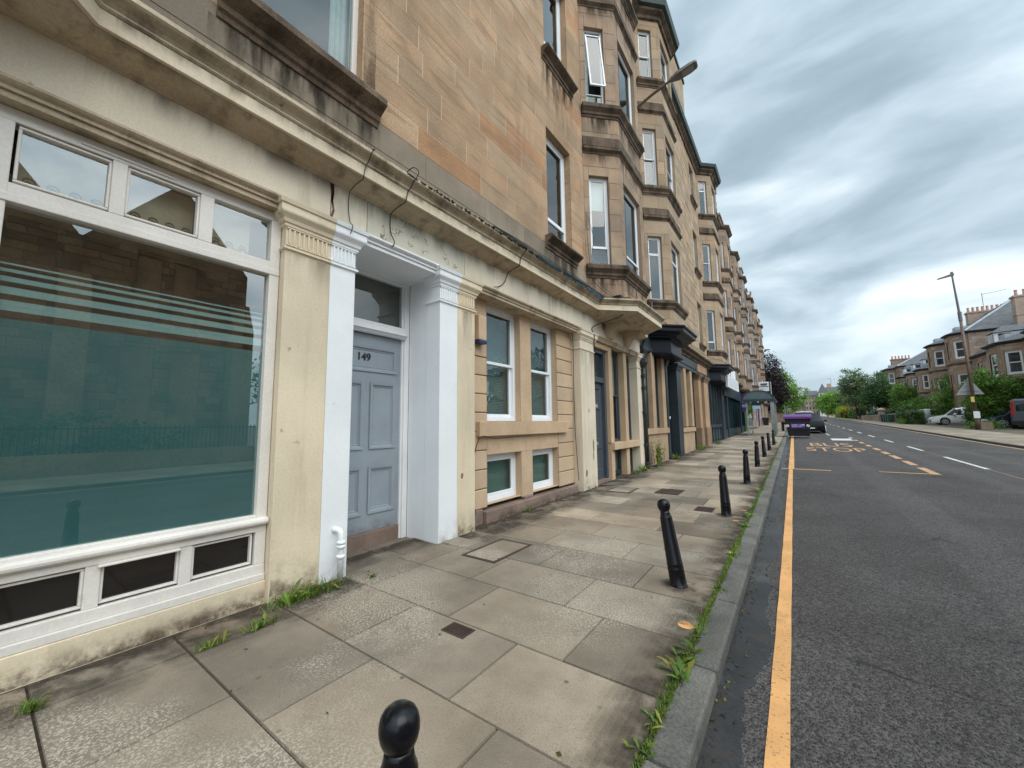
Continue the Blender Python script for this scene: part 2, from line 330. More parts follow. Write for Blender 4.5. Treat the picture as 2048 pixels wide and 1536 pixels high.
# ------------------------------------------------------------------ mesh building
ORG = {}
class MB:
    def __init__(s): s.v = []; s.f = []; s.m = []; s.t = []; s.c = []
    def cut(s): s.c.append(len(s.f))
    def face(s, pts, mi=0, tint=(1, 1, 1)):
        b = len(s.v); s.v += [tuple(p) for p in pts]; s.f.append(tuple(range(b, b + len(pts)))); s.m.append(mi); s.t.append(tint)
    def idx(s, pts, faces, mi=0, tint=(1, 1, 1)):
        b = len(s.v); s.v += [tuple(p) for p in pts]
        for f in faces: s.f.append(tuple(b + i for i in f)); s.m.append(mi); s.t.append(tint)
    def hexa(s, p, mi=0, tint=(1, 1, 1)):
        s.idx(p, [(0, 3, 2, 1), (4, 5, 6, 7), (0, 1, 5, 4), (1, 2, 6, 5), (2, 3, 7, 6), (3, 0, 4, 7)], mi, tint)
    def box(s, x0, x1, y0, y1, z0, z1, mi=0, tint=(1, 1, 1)):
        s.hexa([(x0, y0, z0), (x1, y0, z0), (x1, y1, z0), (x0, y1, z0), (x0, y0, z1), (x1, y0, z1), (x1, y1, z1), (x0, y1, z1)], mi, tint)
    def obox(s, F, u0, u1, w0, w1, z0, z1, mi=0, tint=(1, 1, 1)):
        P = F.p
        s.hexa([P(u0, w0, z0), P(u1, w0, z0), P(u1, w1, z0), P(u0, w1, z0), P(u0, w0, z1), P(u1, w0, z1), P(u1, w1, z1), P(u0, w1, z1)], mi, tint)
    def quad(s, F, u0, u1, z0, z1, w, mi=0, tint=(1, 1, 1)):
        P = F.p; s.face([P(u0, w, z0), P(u1, w, z0), P(u1, w, z1), P(u0, w, z1)], mi, tint)
    def tube(s, path, r, n=8, mi=0, caps=True):
        path = [Vector(p) for p in path]
        rs = r if isinstance(r, (list, tuple)) else [r] * len(path)
        b = len(s.v); prev = None
        for i, p in enumerate(path):
            d = (path[min(i + 1, len(path) - 1)] - path[max(i - 1, 0)]).normalized()
            a = prev if prev is not None else (Vector((0, 0, 1)) if abs(d.z) < .9 else Vector((1, 0, 0)))
            x = (a - d * a.dot(d)).normalized(); y = d.cross(x); prev = x
            for k in range(n):
                t = 2 * pi * k / n; s.v.append(tuple(p + (x * math.cos(t) + y * math.sin(t)) * rs[i]))
        for i in range(len(path) - 1):
            for k in range(n):
                k2 = (k + 1) % n
                s.f.append((b + i * n + k, b + i * n + k2, b + (i + 1) * n + k2, b + (i + 1) * n + k)); s.m.append(mi); s.t.append((1, 1, 1))
        if caps:
            s.f.append(tuple(b + k for k in range(n - 1, -1, -1))); s.m.append(mi); s.t.append((1, 1, 1))
            e = b + (len(path) - 1) * n
            s.f.append(tuple(e + k for k in range(n))); s.m.append(mi); s.t.append((1, 1, 1))
    def lathe(s, prof, c=(0, 0, 0), n=24, mi=0):
        b = len(s.v)
        for r, z in prof:
            for k in range(n):
                t = 2 * pi * k / n; s.v.append((c[0] + r * math.cos(t), c[1] + r * math.sin(t), c[2] + z))
        for i in range(len(prof) - 1):
            for k in range(n):
                k2 = (k + 1) % n
                s.f.append((b + i * n + k, b + i * n + k2, b + (i + 1) * n + k2, b + (i + 1) * n + k)); s.m.append(mi); s.t.append((1, 1, 1))
    def sweep(s, plan, prof, mi=0, tint=(1, 1, 1), close=True):
        """plan: polyline of (x, y) walked with +outward on its right; prof: list of (out, z)"""
        N = []
        for i in range(len(plan) - 1):
            dx, dy = plan[i + 1][0] - plan[i][0], plan[i + 1][1] - plan[i][1]
            L = math.hypot(dx, dy); N.append((dy / L, -dx / L))
        rows = []
        for i, p in enumerate(plan):
            if i == 0: n = N[0]
            elif i == len(plan) - 1: n = N[-1]
            else:
                a, b = N[i - 1], N[i]; k = 1 + a[0] * b[0] + a[1] * b[1]; n = ((a[0] + b[0]) / k, (a[1] + b[1]) / k)
            rows.append([(p[0] + n[0] * d, p[1] + n[1] * d, z) for d, z in prof])
        q = len(prof)
        for i in range(len(rows) - 1):
            for j in range(q if close else q - 1):
                j2 = (j + 1) % q
                s.face([rows[i][j], rows[i + 1][j], rows[i + 1][j2], rows[i][j2]], mi, tint)
        if close:
            s.face(rows[0], mi, tint); s.face(rows[-1][::-1], mi, tint)
    def build(s, name, mats, parent=None, smooth=False, bevel=0.0, origin=None, seg=2):
        if s.c:                                           # pieces marked with cut() become parts of their own
            e = sorted(set(s.c + [len(s.f)])); a = 0; first = None
            for b in e:
                if b == a: continue
                q = MB(); mp_ = {}
                for f, mi, t in zip(s.f[a:b], s.m[a:b], s.t[a:b]):
                    q.f.append(tuple(mp_.setdefault(i, len(mp_)) for i in f)); q.m.append(mi); q.t.append(t)
                q.v = [s.v[i] for i in mp_]; o = q.build(name, mats, parent, smooth, bevel, origin, seg); first = first or o; a = b
            return first
        o3 = Vector(ORG[parent.name]) if parent is not None else Vector(origin or (0, 0, 0))
        me = bpy.data.meshes.new(name)
        me.from_pydata([(x - o3.x, y - o3.y, z - o3.z) for x, y, z in s.v], [], s.f)
        if not isinstance(mats, (list, tuple)): mats = [mats]
        for m in mats: me.materials.append(M[m])
        me.polygons.foreach_set('material_index', s.m)
        if any(t != (1, 1, 1) for t in s.t) or any(m in TINTED for m in mats):
            ca = me.color_attributes.new('tint', 'FLOAT_COLOR', 'CORNER'); buf = []
            for f, t in zip(s.f, s.t): buf += [t[0], t[1], t[2], 1.0] * len(f)
            ca.data.foreach_set('color', buf)
        if smooth: me.polygons.foreach_set('use_smooth', [True] * len(s.f))
        me.update()
        o = bpy.data.objects.new(name, me); C.objects.link(o)
        if parent is not None: o.parent = parent; ORG[o.name] = tuple(o3)
        else: o.location = o3; ORG[o.name] = tuple(o3)
        if bevel:
            b = o.modifiers.new('bevel', 'BEVEL'); b.width = bevel; b.segments = seg; b.limit_method = 'ANGLE'; b.angle_limit = .7
        return o
TINTED = {'soot_shade', 'splash_dirt', 'damp_dirt_shade', 'sandstone', 'sandstone_margin', 'buff_stone', 'brown_stone', 'grey_stone', 'pink_stone', 'cream_old', 'tan_stone', 'paving', 'kerb_stone',
          'leaf_green', 'leaf_bright', 'leaf_dark', 'leaf_olive', 'leaf_yellow', 'leaf_purple', 'grass', 'church_stone'}

def tag(o, label=None, cat=None, group=None, kind=None):
    if label: o['label'] = label
    if cat: o['category'] = cat
    if group: o['group'] = group
    if kind: o['kind'] = kind
    return o
def thing(name, loc, label, cat, group=None, rz=0.0):
    o = bpy.data.objects.new(name, None); C.objects.link(o); o.location = loc; o.rotation_euler = (0, 0, rz)
    o.empty_display_size = .2; ORG[o.name] = tuple(loc)
    return tag(o, label, cat, group)
def local(name, label, cat, group=None):
    """a thing built about its own origin and put in place afterwards"""
    return thing(name, (0, 0, 0), label, cat, group)
def copy_tree(o, parent=None):
    c = o.copy(); C.objects.link(c)
    if parent is not None: c.parent = parent
    for ch in list(o.children): copy_tree(ch, c)
    return c

class Fr:
    """a local frame on a wall: u runs along it, w points out of it, z is up"""
    def __init__(s, o, u, n): s.o = Vector(o); s.u = Vector(u).normalized(); s.n = Vector(n).normalized()
    def p(s, u, w, z): q = s.o + s.u * u + s.n * w; return (q.x, q.y, q.z + z)
def XF(x): return Fr((x, 0, 0), (0, 1, 0), (1, 0, 0))      # a wall facing the road, u = distance along the street

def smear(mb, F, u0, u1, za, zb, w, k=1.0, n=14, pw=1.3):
    """a stain with painted shade that is strongest along za and dies out towards zb and at its ends"""
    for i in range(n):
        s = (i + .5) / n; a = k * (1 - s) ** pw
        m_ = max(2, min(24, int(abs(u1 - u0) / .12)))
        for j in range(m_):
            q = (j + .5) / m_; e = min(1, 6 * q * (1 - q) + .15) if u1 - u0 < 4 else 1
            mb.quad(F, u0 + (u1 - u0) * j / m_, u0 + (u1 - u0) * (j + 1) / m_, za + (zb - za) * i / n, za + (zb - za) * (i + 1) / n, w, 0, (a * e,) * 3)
def rsub(r, h):
    a0, a1, b0, b1 = r; c0, c1, d0, d1 = h
    if c1 <= a0 or c0 >= a1 or d1 <= b0 or d0 >= b1: return [r]
    o = []
    if c0 > a0: o.append((a0, c0, b0, b1))
    if c1 < a1: o.append((c1, a1, b0, b1))
    m0, m1 = max(a0, c0), min(a1, c1)
    if d0 > b0: o.append((m0, m1, b0, d0))
    if d1 < b1: o.append((m0, m1, d1, b1))
    return o
def plane(mb, F, u0, u1, z0, z1, holes, w=0.0, mi=0, tint=(1, 1, 1)):
    rs = [(u0, u1, z0, z1)]
    for h in holes: rs = [q for r in rs for q in rsub(r, h)]
    for r in rs: mb.quad(F, r[0], r[1], r[2], r[3], w, mi, tint)
def reveal(mb, F, h, d, mi=0, tint=(1, 1, 1), w=0.0, sill=True):
    u0, u1, z0, z1 = h; P = F.p
    mb.face([P(u0, w, z0), P(u0, w - d, z0), P(u0, w - d, z1), P(u0, w, z1)], mi, tint)
    mb.face([P(u1, w, z0), P(u1, w, z1), P(u1, w - d, z1), P(u1, w - d, z0)], mi, tint)
    mb.face([P(u0, w, z1), P(u0, w - d, z1), P(u1, w - d, z1), P(u1, w, z1)], mi, tint)
    if sill: mb.face([P(u0, w, z0), P(u1, w, z0), P(u1, w - d, z0), P(u0, w - d, z0)], mi, tint)
def tintfn(a=.86, b=1.12, warm=.06):
    def f():
        k = R.uniform(a, b); w = R.uniform(-warm, warm); return (k * (1 + w), k, k * (1 - w))
    return f
def stones(mb, F, u0, u1, z0, z1, holes, ch=(.34, .42), sl=(.6, 1.5), j=.009, d=.007, tf=None, jig=0.0, mi=0, mj=1, courses=None, lo=None):
    """coursed ashlar: every block its own bevelled face and shade, pale joints behind"""
    tf = tf or tintfn()
    plane(mb, F, u0, u1, z0, z1, holes, -d, mj)
    z = z0; zs = [z0]
    if courses: zs = [c for c in courses if z0 <= c <= z1]
    else:
        while z < z1 - ch[0] * .6:
            z += R.uniform(*ch); zs.append(z)
        zs[-1] = z1
    for a, b in zip(zs[:-1], zs[1:]):
        u = u0 - R.uniform(0, sl[0])
        while u < u1:
            e = u + R.uniform(*sl)
            rs = [(max(u, u0), min(e, u1), a, b)]
            for h in holes: rs = [q for r in rs for q in rsub(r, h)]
            t = tf(); w = R.uniform(-jig, jig)
            for r in rs:
                if r[1] - r[0] < .03 or r[3] - r[2] < .03: continue
                k = j / 2; P = F.p
                o = [P(r[0] + k, -d, r[2] + k), P(r[1] - k, -d, r[2] + k), P(r[1] - k, -d, r[3] - k), P(r[0] + k, -d, r[3] - k)]
                q = k + d * .7
                i = [P(r[0] + q, w, r[2] + q), P(r[1] - q, w, r[2] + q), P(r[1] - q, w, r[3] - q), P(r[0] + q, w, r[3] - q)]
                mb.idx(o + i, [(4, 5, 6, 7), (0, 1, 5, 4), (1, 2, 6, 5), (2, 3, 7, 6), (3, 0, 4, 7)], mi, t)
            u = e

def window(parent, F, u0, u1, z0, z1, w, style='sash', fm='white_plastic', gm='clear_glass', back='dark_room', blind=None, fw=.06, name='window', dep=.07, mid=.5, detail=True):
    """a window part: the frame mesh, with its panes, blind and the dark of the room as sub-parts"""
    m = MB()
    m.obox(F, u0, u1, w - dep, w, z0, z0 + fw * 1.1); m.obox(F, u0, u1, w - dep, w, z1 - fw, z1)
    m.obox(F, u0, u0 + fw, w - dep, w - .002, z0 + fw * 1.1, z1 - fw); m.obox(F, u1 - fw, u1, w - dep, w - .002, z0 + fw * 1.1, z1 - fw)
    a0, a1, b0, b1 = u0 + fw, u1 - fw, z0 + fw * 1.1, z1 - fw
    panes = []
    g = fw * .75
    def sash(c0, c1, d0, d1, ww):
        m.obox(F, c0, c1, ww - .04, ww, d0, d0 + g); m.obox(F, c0, c1, ww - .04, ww, d1 - g, d1)
        m.obox(F, c0, c0 + g, ww - .04, ww - .001, d0 + g, d1 - g); m.obox(F, c1 - g, c1, ww - .04, ww - .001, d0 + g, d1 - g)
        panes.append((c0 + g, c1 - g, d0 + g, d1 - g, ww - .02))
    zm = b0 + (b1 - b0) * mid
    if style == 'sash':
        sash(a0, a1, zm - g * .5, b1, w - .015); sash(a0, a1, b0, zm + g * .5, w - .055)
    elif style == 'low':                                  # tall light over a short bottom light
        zm = b0 + (b1 - b0) * .2
        sash(a0, a1, zm, b1, w - .012); panes.append((a0, a1, b0, zm - .03, w - .035)); m.obox(F, a0, a1, w - .05, w - .004, zm - .03, zm)
    elif style == 'high':                                 # short light over a tall one
        zm = b0 + (b1 - b0) * .74
        sash(a0, a1, zm, b1, w - .012); sash(a0, a1, b0, zm - .002, w - .014)
    elif style == 'tilt':                                 # a top hung light pushed open at the foot
        zm = b0 + (b1 - b0) * .17; panes.append((a0, a1, b0, zm - .03, w - .035)); m.obox(F, a0, a1, w - .05, w - .004, zm - .03, zm); k = .30
        W_ = lambda z: w + .01 + (b1 - z) / (b1 - zm) * k * (b1 - zm) / 1.9
        for (c0, c1, d0, d1) in ((a0, a1, zm, zm + g), (a0, a1, b1 - g - .1, b1 - .1), (a0, a0 + g, zm + g, b1 - g - .1), (a1 - g, a1, zm + g, b1 - g - .1)):
            P = F.p; m.hexa([P(c0, W_(d0) - .045, d0), P(c1, W_(d0) - .045, d0), P(c1, W_(d0), d0), P(c0, W_(d0), d0), P(c0, W_(d1) - .045, d1), P(c1, W_(d1) - .045, d1), P(c1, W_(d1), d1), P(c0, W_(d1), d1)])
        tl = (a0 + g, a1 - g, zm + g, b1 - g - .1, W_)
    elif style == 'fixed':
        panes.append((a0, a1, b0, b1, w - .035))
    elif style == 'one':
        sash(a0, a1, b0, b1, w - .012)
    o = m.build(name, fm, parent, bevel=.006 if detail else 0)
    q = MB()
    for p in panes: q.quad(F, *p)
    if style == 'tilt': q.face([F.p(tl[0], tl[4](tl[2]) - .02, tl[2]), F.p(tl[1], tl[4](tl[2]) - .02, tl[2]), F.p(tl[1], tl[4](tl[3]) - .02, tl[3]), F.p(tl[0], tl[4](tl[3]) - .02, tl[3])])
    q.build('pane', gm, o)
    if back:
        r = MB(); e = .55
        for pts in ([(u0, w - dep - .002, z0), (u0, w - e, z0), (u0, w - e, z1), (u0, w - dep - .002, z1)],
                    [(u1, w - dep - .002, z0), (u1, w - dep - .002, z1), (u1, w - e, z1), (u1, w - e, z0)],
                    [(u0, w - dep - .002, z1), (u0, w - e, z1), (u1, w - e, z1), (u1, w - dep - .002, z1)],
                    [(u0, w - dep - .002, z0), (u1, w - dep - .002, z0), (u1, w - e, z0), (u0, w - e, z0)],
                    [(u0, w - e, z0), (u1, w - e, z0), (u1, w - e, z1), (u0, w - e, z1)]):
            r.face([F.p(*p) for p in pts])
        r.build('room_interior', back, o)
    if blind:
        kind, c0, c1, d0, d1 = blind                      # fractions of the opening
        bm = MB(); W = a1 - a0; H = b1 - b0; bw = w - dep - .05
        A0, A1, D0, D1 = a0 + W * c0, a0 + W * c1, b0 + H * d0, b0 + H * d1
        if kind == 'slat_blind':
            k = 0; zz = D0
            while zz < D1:
                P = F.p; bm.face([P(A0, bw, zz), P(A1, bw, zz), P(A1, bw - .012, zz + .027), P(A0, bw - .012, zz + .027)]); zz += .03
        elif kind == 'curtain':
            n = max(4, int((A1 - A0) / .03)); P = F.p
            for i in range(n):
                x0, x1 = A0 + (A1 - A0) * i / n, A0 + (A1 - A0) * (i + 1) / n
                y0, y1 = bw - .02 * (i % 2), bw - .02 * ((i + 1) % 2)
                bm.face([P(x0, y0, D0), P(x1, y1, D0), P(x1, y1, D1), P(x0, y0, D1)])
        else: bm.quad(F, A0, A1, D0, D1, bw)
        bm.build({'curtain': 'curtain', 'slat_blind': 'blind'}.get(kind, 'blind'), kind, o)
    return o

def text(body, size, F, u, z, w, mat, name, parent=None, sx=1.0, thick=.004, align='CENTER'):
    cu = bpy.data.curves.new(name, 'FONT'); cu.body = body; cu.size = size; cu.align_x = align; cu.align_y = 'CENTER'; cu.extrude = thick; cu.offset = size * .011
    t = bpy.data.objects.new(name, cu); C.objects.link(t)
    dg = bpy.context.evaluated_depsgraph_get(); dg.update()
    me = bpy.data.meshes.new_from_object(t.evaluated_get(dg)); bpy.data.objects.remove(t)
    mb = MB()
    P = [F.p(u + v.co.x * sx, w + v.co.z, z + v.co.y) for v in me.vertices]
    mb.idx(P, [tuple(f.vertices) for f in me.polygons])
    bpy.data.meshes.remove(me)
    return mb.build(name, mat, parent)
# ------------------------------------------------------------------ left terrace
SIL = lambda z0, z1, o=.15: [(0, z0), (.02, z0), (.03, z0 + .05), (.06, z0 + .07), (.065, z0 + .13), (o * .8, z0 + .19), (o, z0 + .22), (o, z1 - .03), (o - .02, z1), (-.06, z1), (-.06, z0)]
BAND = lambda z0, z1, o=.09: [(0, z0), (.015, z0), (.02, z0 + .04), (o * .6, z0 + .07), (o, z0 + .1), (o, z1 - .05), (.02, z1), (-.06, z1), (-.06, z0)]

def bay_plan(x0, J, p=.73, f=1.92): return [(x0, J), (x0 + p, J + p), (x0 + p, J + p + f), (x0, J + 2 * p + f)]
def bay_frames(x0, J, p=.73, f=1.92):
    s = math.sqrt(.5); L = p * math.sqrt(2)
    return [(Fr((x0, J, 0), (s, s, 0), (s, -s, 0)), L, .15, L - .33), (Fr((x0 + p, J, 0), (0, 1, 0), (1, 0, 0)), None, .26, f - .26),
            (Fr((x0 + p, J + p + f, 0), (-s, s, 0), (s, s, 0)), L, .33, L - .15)]

def bay(root, x0, J, floors, zb, zt, stone, trim='sooty_stone', p=.73, f=1.92, first_blind=None, back=True, tf=None, jig=0.0, skip_far=False, ch=(.42, .55), tilt=False):
    """a canted bay: three stone faces, a window in each on every floor, moulded sills and string courses"""
    wm = MB(); fr = bay_frames(x0, J, p, f)
    for k, (F, L, a, b) in enumerate(fr):
        if k == 1: u0, u1, a, b = p, p + f, p + a, p + b
        else: u0, u1 = 0, L
        holes = [(a, b, fl[0], fl[1]) for fl in floors]
        stones(wm, F, u0, u1, zb, zt, holes, ch, (.7, 1.6), .007, .006, tf or tintfn(.9, 1.1, .04), jig)
        for h in holes: reveal(wm, F, h, .2, 0, (.92, .92, .92))
    w = wm.build('bay_wall', [stone, 'mortar_dark'], root)
    sm = MB(); bm = MB(); pl = bay_plan(x0, J, p, f)
    for i, fl in enumerate(floors):
        sm.sweep(pl, SIL(fl[0] - .34, fl[0], .15)); sm.cut(); bm.cut()
        if i < len(floors) - 1:
            bm.sweep(pl, BAND(fl[1] + .62, fl[1] + .84)); bm.sweep(pl, [(-.05, fl[1] + .845), (.035, fl[1] + .845), (.035, fl[1] + 1.1), (-.05, fl[1] + 1.14)])
    sm.build('window_sill', trim, root); bm.build('string_course', trim, root)
    for i, fl in enumerate(floors):
        for k, (F, L, a, b) in enumerate(fr):
            if k == 2 and skip_far: continue
            if k == 1: a, b = p + a, p + b
            st = fl[2]
            if tilt and i == 1 and k == 0: st = 'tilt'
            window(root, F, a, b, fl[0], fl[1], -.10, st, blind=(first_blind if i == 0 and k == 0 else ('curtain', 0, .25, 0, 1) if (i + k) % 3 == 1 else None), back='dark_room' if back else None,
                   gm='clear_glass' if back else 'far_glass', fw=.055, detail=back)

def flat_windows(root, x, cols, floors, gm='clear_glass', back='dark_room', w=-.18, style=None, detail=True, fw=.06):
    F = XF(x)
    for i, (a, b) in enumerate(cols):
        for k, fl in enumerate(floors):
            window(root, F, a, b, fl[0], fl[1], w, style or fl[2], gm=gm, back=back, detail=detail, fw=fw, blind=('curtain', .0, .3, 0, 1) if back and (i + k) % 2 == 0 else None)

def roofblock(root, x, y0, y1, z, depth=11, rise=3.2, body=None, zb=0.0):
    """the depth of the building behind its street wall, and its slated roof"""
    m = MB(); m.box(x - depth, x - .75, y0 + .01, y1 - .01, zb, z - .05)
    m.build('rear_wall', body or 'mortar_dark', root)
    r = MB(); xm = x - depth / 2
    for a, b in ((x + .12, xm), (x - depth - .2, xm)):
        r.face([(a, y0, z), (a, y1, z), (b, y1, z + rise), (b, y0, z + rise)])
        r.face([(a, y0, z - .12), (a, y1, z - .12), (a, y1, z), (a, y0, z)])
    for y in (y0, y1): r.face([(x + .12, y, z), (xm, y, z + rise), (x - depth - .2, y, z)])
    r.build('roof', 'slate_roof', root)

def chimney(root, x0, x1, y0, y1, z0, z1, stone, pots=4, along='y', potmat='terracotta'):
    m = MB(); m.box(x0, x1, y0, y1, z0, z1); m.box(x0 - .1, x1 + .1, y0 - .1, y1 + .1, z1, z1 + .2); m.box(x0 - .05, x1 + .05, y0 - .05, y1 + .05, z0 + (z1 - z0) * .7, z0 + (z1 - z0) * .7 + .12)
    c = m.build('chimney', stone, root); q = MB()
    for i in range(pots):
        t = (i + .5) / pots
        cx, cy = ((x0 + x1) / 2, y0 + (y1 - y0) * t) if along == 'y' else (x0 + (x1 - x0) * t, (y0 + y1) / 2)
        q.lathe([(.17, 0), (.15, .1), (.12, .6), (.16, .64), (.16, .72), (.11, .74), (.05, .70)], (cx, cy, z1 + .2), 10); q.cut()
    q.build('chimney_pot', potmat, c, smooth=False)

# ---------------------------------------------------------------- A: the near tenement
XA = -4.1
FA = [(5.70, 8.20, 'low'), (10.22, 12.62, 'low'), (14.72, 17.1, 'low')]
A = thing('tenement_building', (XA, 4.0, 0), 'near red sandstone tenement with cream painted ground floor and the grey door numbered 149', 'building')
UP = XF(XA)
WIN_BIG = [(1.25, 2.56, f[0] + .05, f[1] + .1) for f in FA]
WIN_COL = [(7.14, 8.30, f[0], f[1] + .12) for f in FA]
up = MB()
tA = tintfn(.84, 1.10, .04)
def tA2():
    if R.random() < .06: k = R.uniform(.82, .98); return (k * 1.06, k * .88, k * .76)      # the redder blocks
    return tA()
stones(up, UP, .25, 9.08, 5.52, 18.2, WIN_BIG + WIN_COL, (.36, .42), (.55, 1.55), .011, .003, tA2)
for h in WIN_BIG + WIN_COL:
    reveal(up, UP, h, .26, 0, (.95, .93, .9))
up.build('upper_wall', ['sandstone', 'mortar'], A)
# weathered greyer course of big blocks resting on the cornice
lowc = MB()
stones(lowc, UP, .25, 9.08, 4.55, 5.52, [], (.4, .4), (1.0, 2.1), .009, .006, lambda: (lambda k: (k * .86, k * 1.0, k * 1.08))(R.uniform(.72, .98)), courses=[4.55, 5.14, 5.52])
stones(lowc, UP, 12.46, 12.94, 4.55, 18.2, [], (.36, .42), (.6, 1.2), .009, .006, tA)
lowc.build('base_course', ['sandstone_margin', 'mortar_dark'], A)
sm = MB()
for h in WIN_BIG: sm.sweep([(XA, 1.06), (XA, 2.80)], SIL(h[2] - .34, h[2] - .02, .2)); sm.cut()
for h in WIN_COL: sm.sweep([(XA, 7.0), (XA, 8.50)], SIL(h[2] - .30, h[2] - .02, .2)); sm.cut()
sm.build('window_sill', 'sooty_stone', A)
for i, h in enumerate(WIN_BIG):
    window(A, UP, h[0], h[1], h[2], h[3], -.12, 'fixed', fm='old_white', fw=.07, blind=('curtain', .8, 1, 0, 1) if i == 0 else None, dep=.09)
for i, h in enumerate(WIN_COL):
    window(A, UP, h[0], h[1], h[2], h[3], -.16, 'low', fw=.085, blind=('curtain', 0, .28, 0, 1), dep=.09)
bay(A, XA, 9.08, FA, 4.66, 17.95, 'sandstone_margin', tilt=True, first_blind=('blind', 0, 1, .66, 1), tf=tintfn(.86, 1.1, .05))
bay(A, XA, -3.13, FA, 4.66, 17.95, 'sandstone_margin', tf=tintfn(.86, 1.1, .05), skip_far=False)
wallA = [(-4.1 + .73, -4.5), (-4.1 + .73, -.48), (-4.1, .25), (-4.1, 9.08), (-4.1 + .73, 9.81), (-4.1 + .73, 11.73), (-4.1, 12.46), (-4.1, 12.94)]
roofblock(A, XA, -4.5, 12.94, 18.3)
eav = MB(); eav.sweep(wallA, [(0, 17.75), (.1, 17.78), (.12, 17.9), (.25, 18.0), (.25, 18.1), (-.1, 18.1)])
eav.build('eaves_cornice', 'sandstone_margin', A)
gt = MB(); gt.sweep(wallA, [(.24, 18.1), (.36, 18.14), (.40, 18.26), (.24, 18.26)]); gt.build('gutter', 'gutter_green', A)
for z in (18.25,):
    rb = MB()
    for J in (9.08, -3.13):
        pl = [(XA + .75, J + .75), (XA + .75, J + 2.65), (XA, J + 3.4), (XA, J)]
        rb.face([(pl[0][0], pl[0][1], z), (pl[1][0], pl[1][1], z), (pl[2][0], pl[2][1], z), (pl[3][0], pl[3][1], z)])
    rb.build('bay_roof', 'lead', A)

# ground floor entablature
XE = -4.0
pathA = [(XE + .73, -4.5), (XE + .73, -.52), (XE, .21), (XE, 9.04), (XE + .73, 9.77), (XE + .73, 11.77), (XE, 12.5), (XE, 12.92)]
cn = MB()
cn.sweep(pathA, [(-.2, 4.30), (0, 4.30), (.02, 4.305), (.03, 4.325), (.06, 4.33), (.10, 4.345), (.16, 4.36), (.20, 4.375), (.22, 4.395), (.23, 4.40), (-.2, 4.40)], 1)
cn.sweep(pathA, [(-.2, 4.405), (.265, 4.405), (.265, 4.53), (-.2, 4.53)], 0)
cn.sweep(pathA, [(-.2, 4.535), (.27, 4.535), (.285, 4.55), (.285, 4.565), (.27, 4.57), (.29, 4.60), (.325, 4.625), (.35, 4.635), (.365, 4.65), (.365, 4.685), (-.15, 4.72), (-.2, 4.72)], 2)
for (a, b) in (((XE + .74, -4.5), (XE, .21)),):     # soffit under the first bay
    cn.face([(XE - .05, -4.5, 4.302), (XE + .73, -4.5, 4.302), (XE + .73, -.52, 4.302), (XE, .21, 4.302), (XE - .05, .21, 4.302)], 1)
cn.face([(XE - .02, 9.04, 4.301), (XE, 9.04, 4.301), (XE + .73, 9.77, 4.301), (XE + .73, 11.77, 4.301), (XE, 12.5, 4.301), (XE - .02, 12.5, 4.301)], 1)
cn.build('cornice', ['cream_paint', 'moulding_paint', 'cornice_paint'], A)
fz = MB()
for y0, y1, t in ((-4.5, 2.165, (1, 1, 1)), (2.175, 2.62, (.93, .95, .98)), (2.628, 4.34, (.80, .86, .90)), (4.348, 5.05, (.92, .94, .94)), (5.056, 7.75, (.96, .97, .98)), (7.757, 9.9, (.95, .96, .97)), (9.906, 12.92, (.93, .94, .95))):
    fz.box(XE - .25, XE, y0, y1, 3.862, 4.31, 0, t)
fz.build('frieze', 'cream_old', A, bevel=.004)
ar = MB()
ARC = [(-.25, 3.752), (.0, 3.752), (.0, 3.80), (.02, 3.80), (.02, 3.825), (.045, 3.84), (.06, 3.855), (.06, 3.875), (.02, 3.89), (-.25, 3.89)]
for y0, y1, mi in ((-4.5, 2.19, 0), (2.19, 4.19, 1), (4.19, 12.92, 0)):
    ar.sweep([(XE, y0), (XE, y1)], ARC, mi)
ar.build('architrave', ['moulding_paint', 'white_masonry'], A)

def capital(mb, y0, y1, mi, left, right, flutes=True, xb=-4.24, xf=XE):
    plan = ([(xb, y0)] if left else []) + [(xf, y0), (xf, y1)] + ([(xb, y1)] if right else [])
    mb.sweep(plan, [(-.1, 3.36), (0, 3.36), (.022, 3.375), (.022, 3.395), (.0, 3.41), (-.1, 3.41)], mi)
    mb.sweep(plan, [(-.1, 3.60), (0, 3.60), (.02, 3.61), (.02, 3.64), (.035, 3.645), (.045, 3.68), (.08, 3.72), (.085, 3.735), (.085, 3.80), (.10, 3.81), (.11, 3.85), (-.1, 3.86)], mi)
    if flutes:
        n = int((y1 - y0) / .047); mb.box(xf - .01, xf + .02, y0, y1, 3.585, 3.602, mi); mb.box(xf - .01, xf + .02, y0, y1, 3.409, 3.425, mi)
        for i in range(n):
            a = y0 + .02 + (y1 - y0 - .04) * i / n
            mb.box(xf - .01, xf + .02, a, a + .021, 3.425, 3.585, mi)
def pier(name, parts, xb, zt=3.76):
    m = MB()
    for (y0, y1, mi, l, r, fl) in parts:
        m.box(xb, XE, y0, y1, -.02, zt, mi, (1, 1, 1)); capital(m, y0, y1, mi, l, r, fl, xb)
    return m.build(name, ['cream_paint', 'white_masonry', 'cream_old'], A, bevel=.008)
pier('pilaster', [(1.72, 2.188, 0, True, False, True), (2.19, 2.49, 1, False, True, True)], -4.3)
pier('pilaster', [(3.83, 4.188, 1, True, False, True), (4.19, 4.58, 0, False, True, True)], -4.3)
p3 = pier('pilaster', [(8.36, 9.14, 2, True, True, False)], -4.3)
pier('pilaster', [(12.5, 12.92, 2, True, True, False)], -4.3)
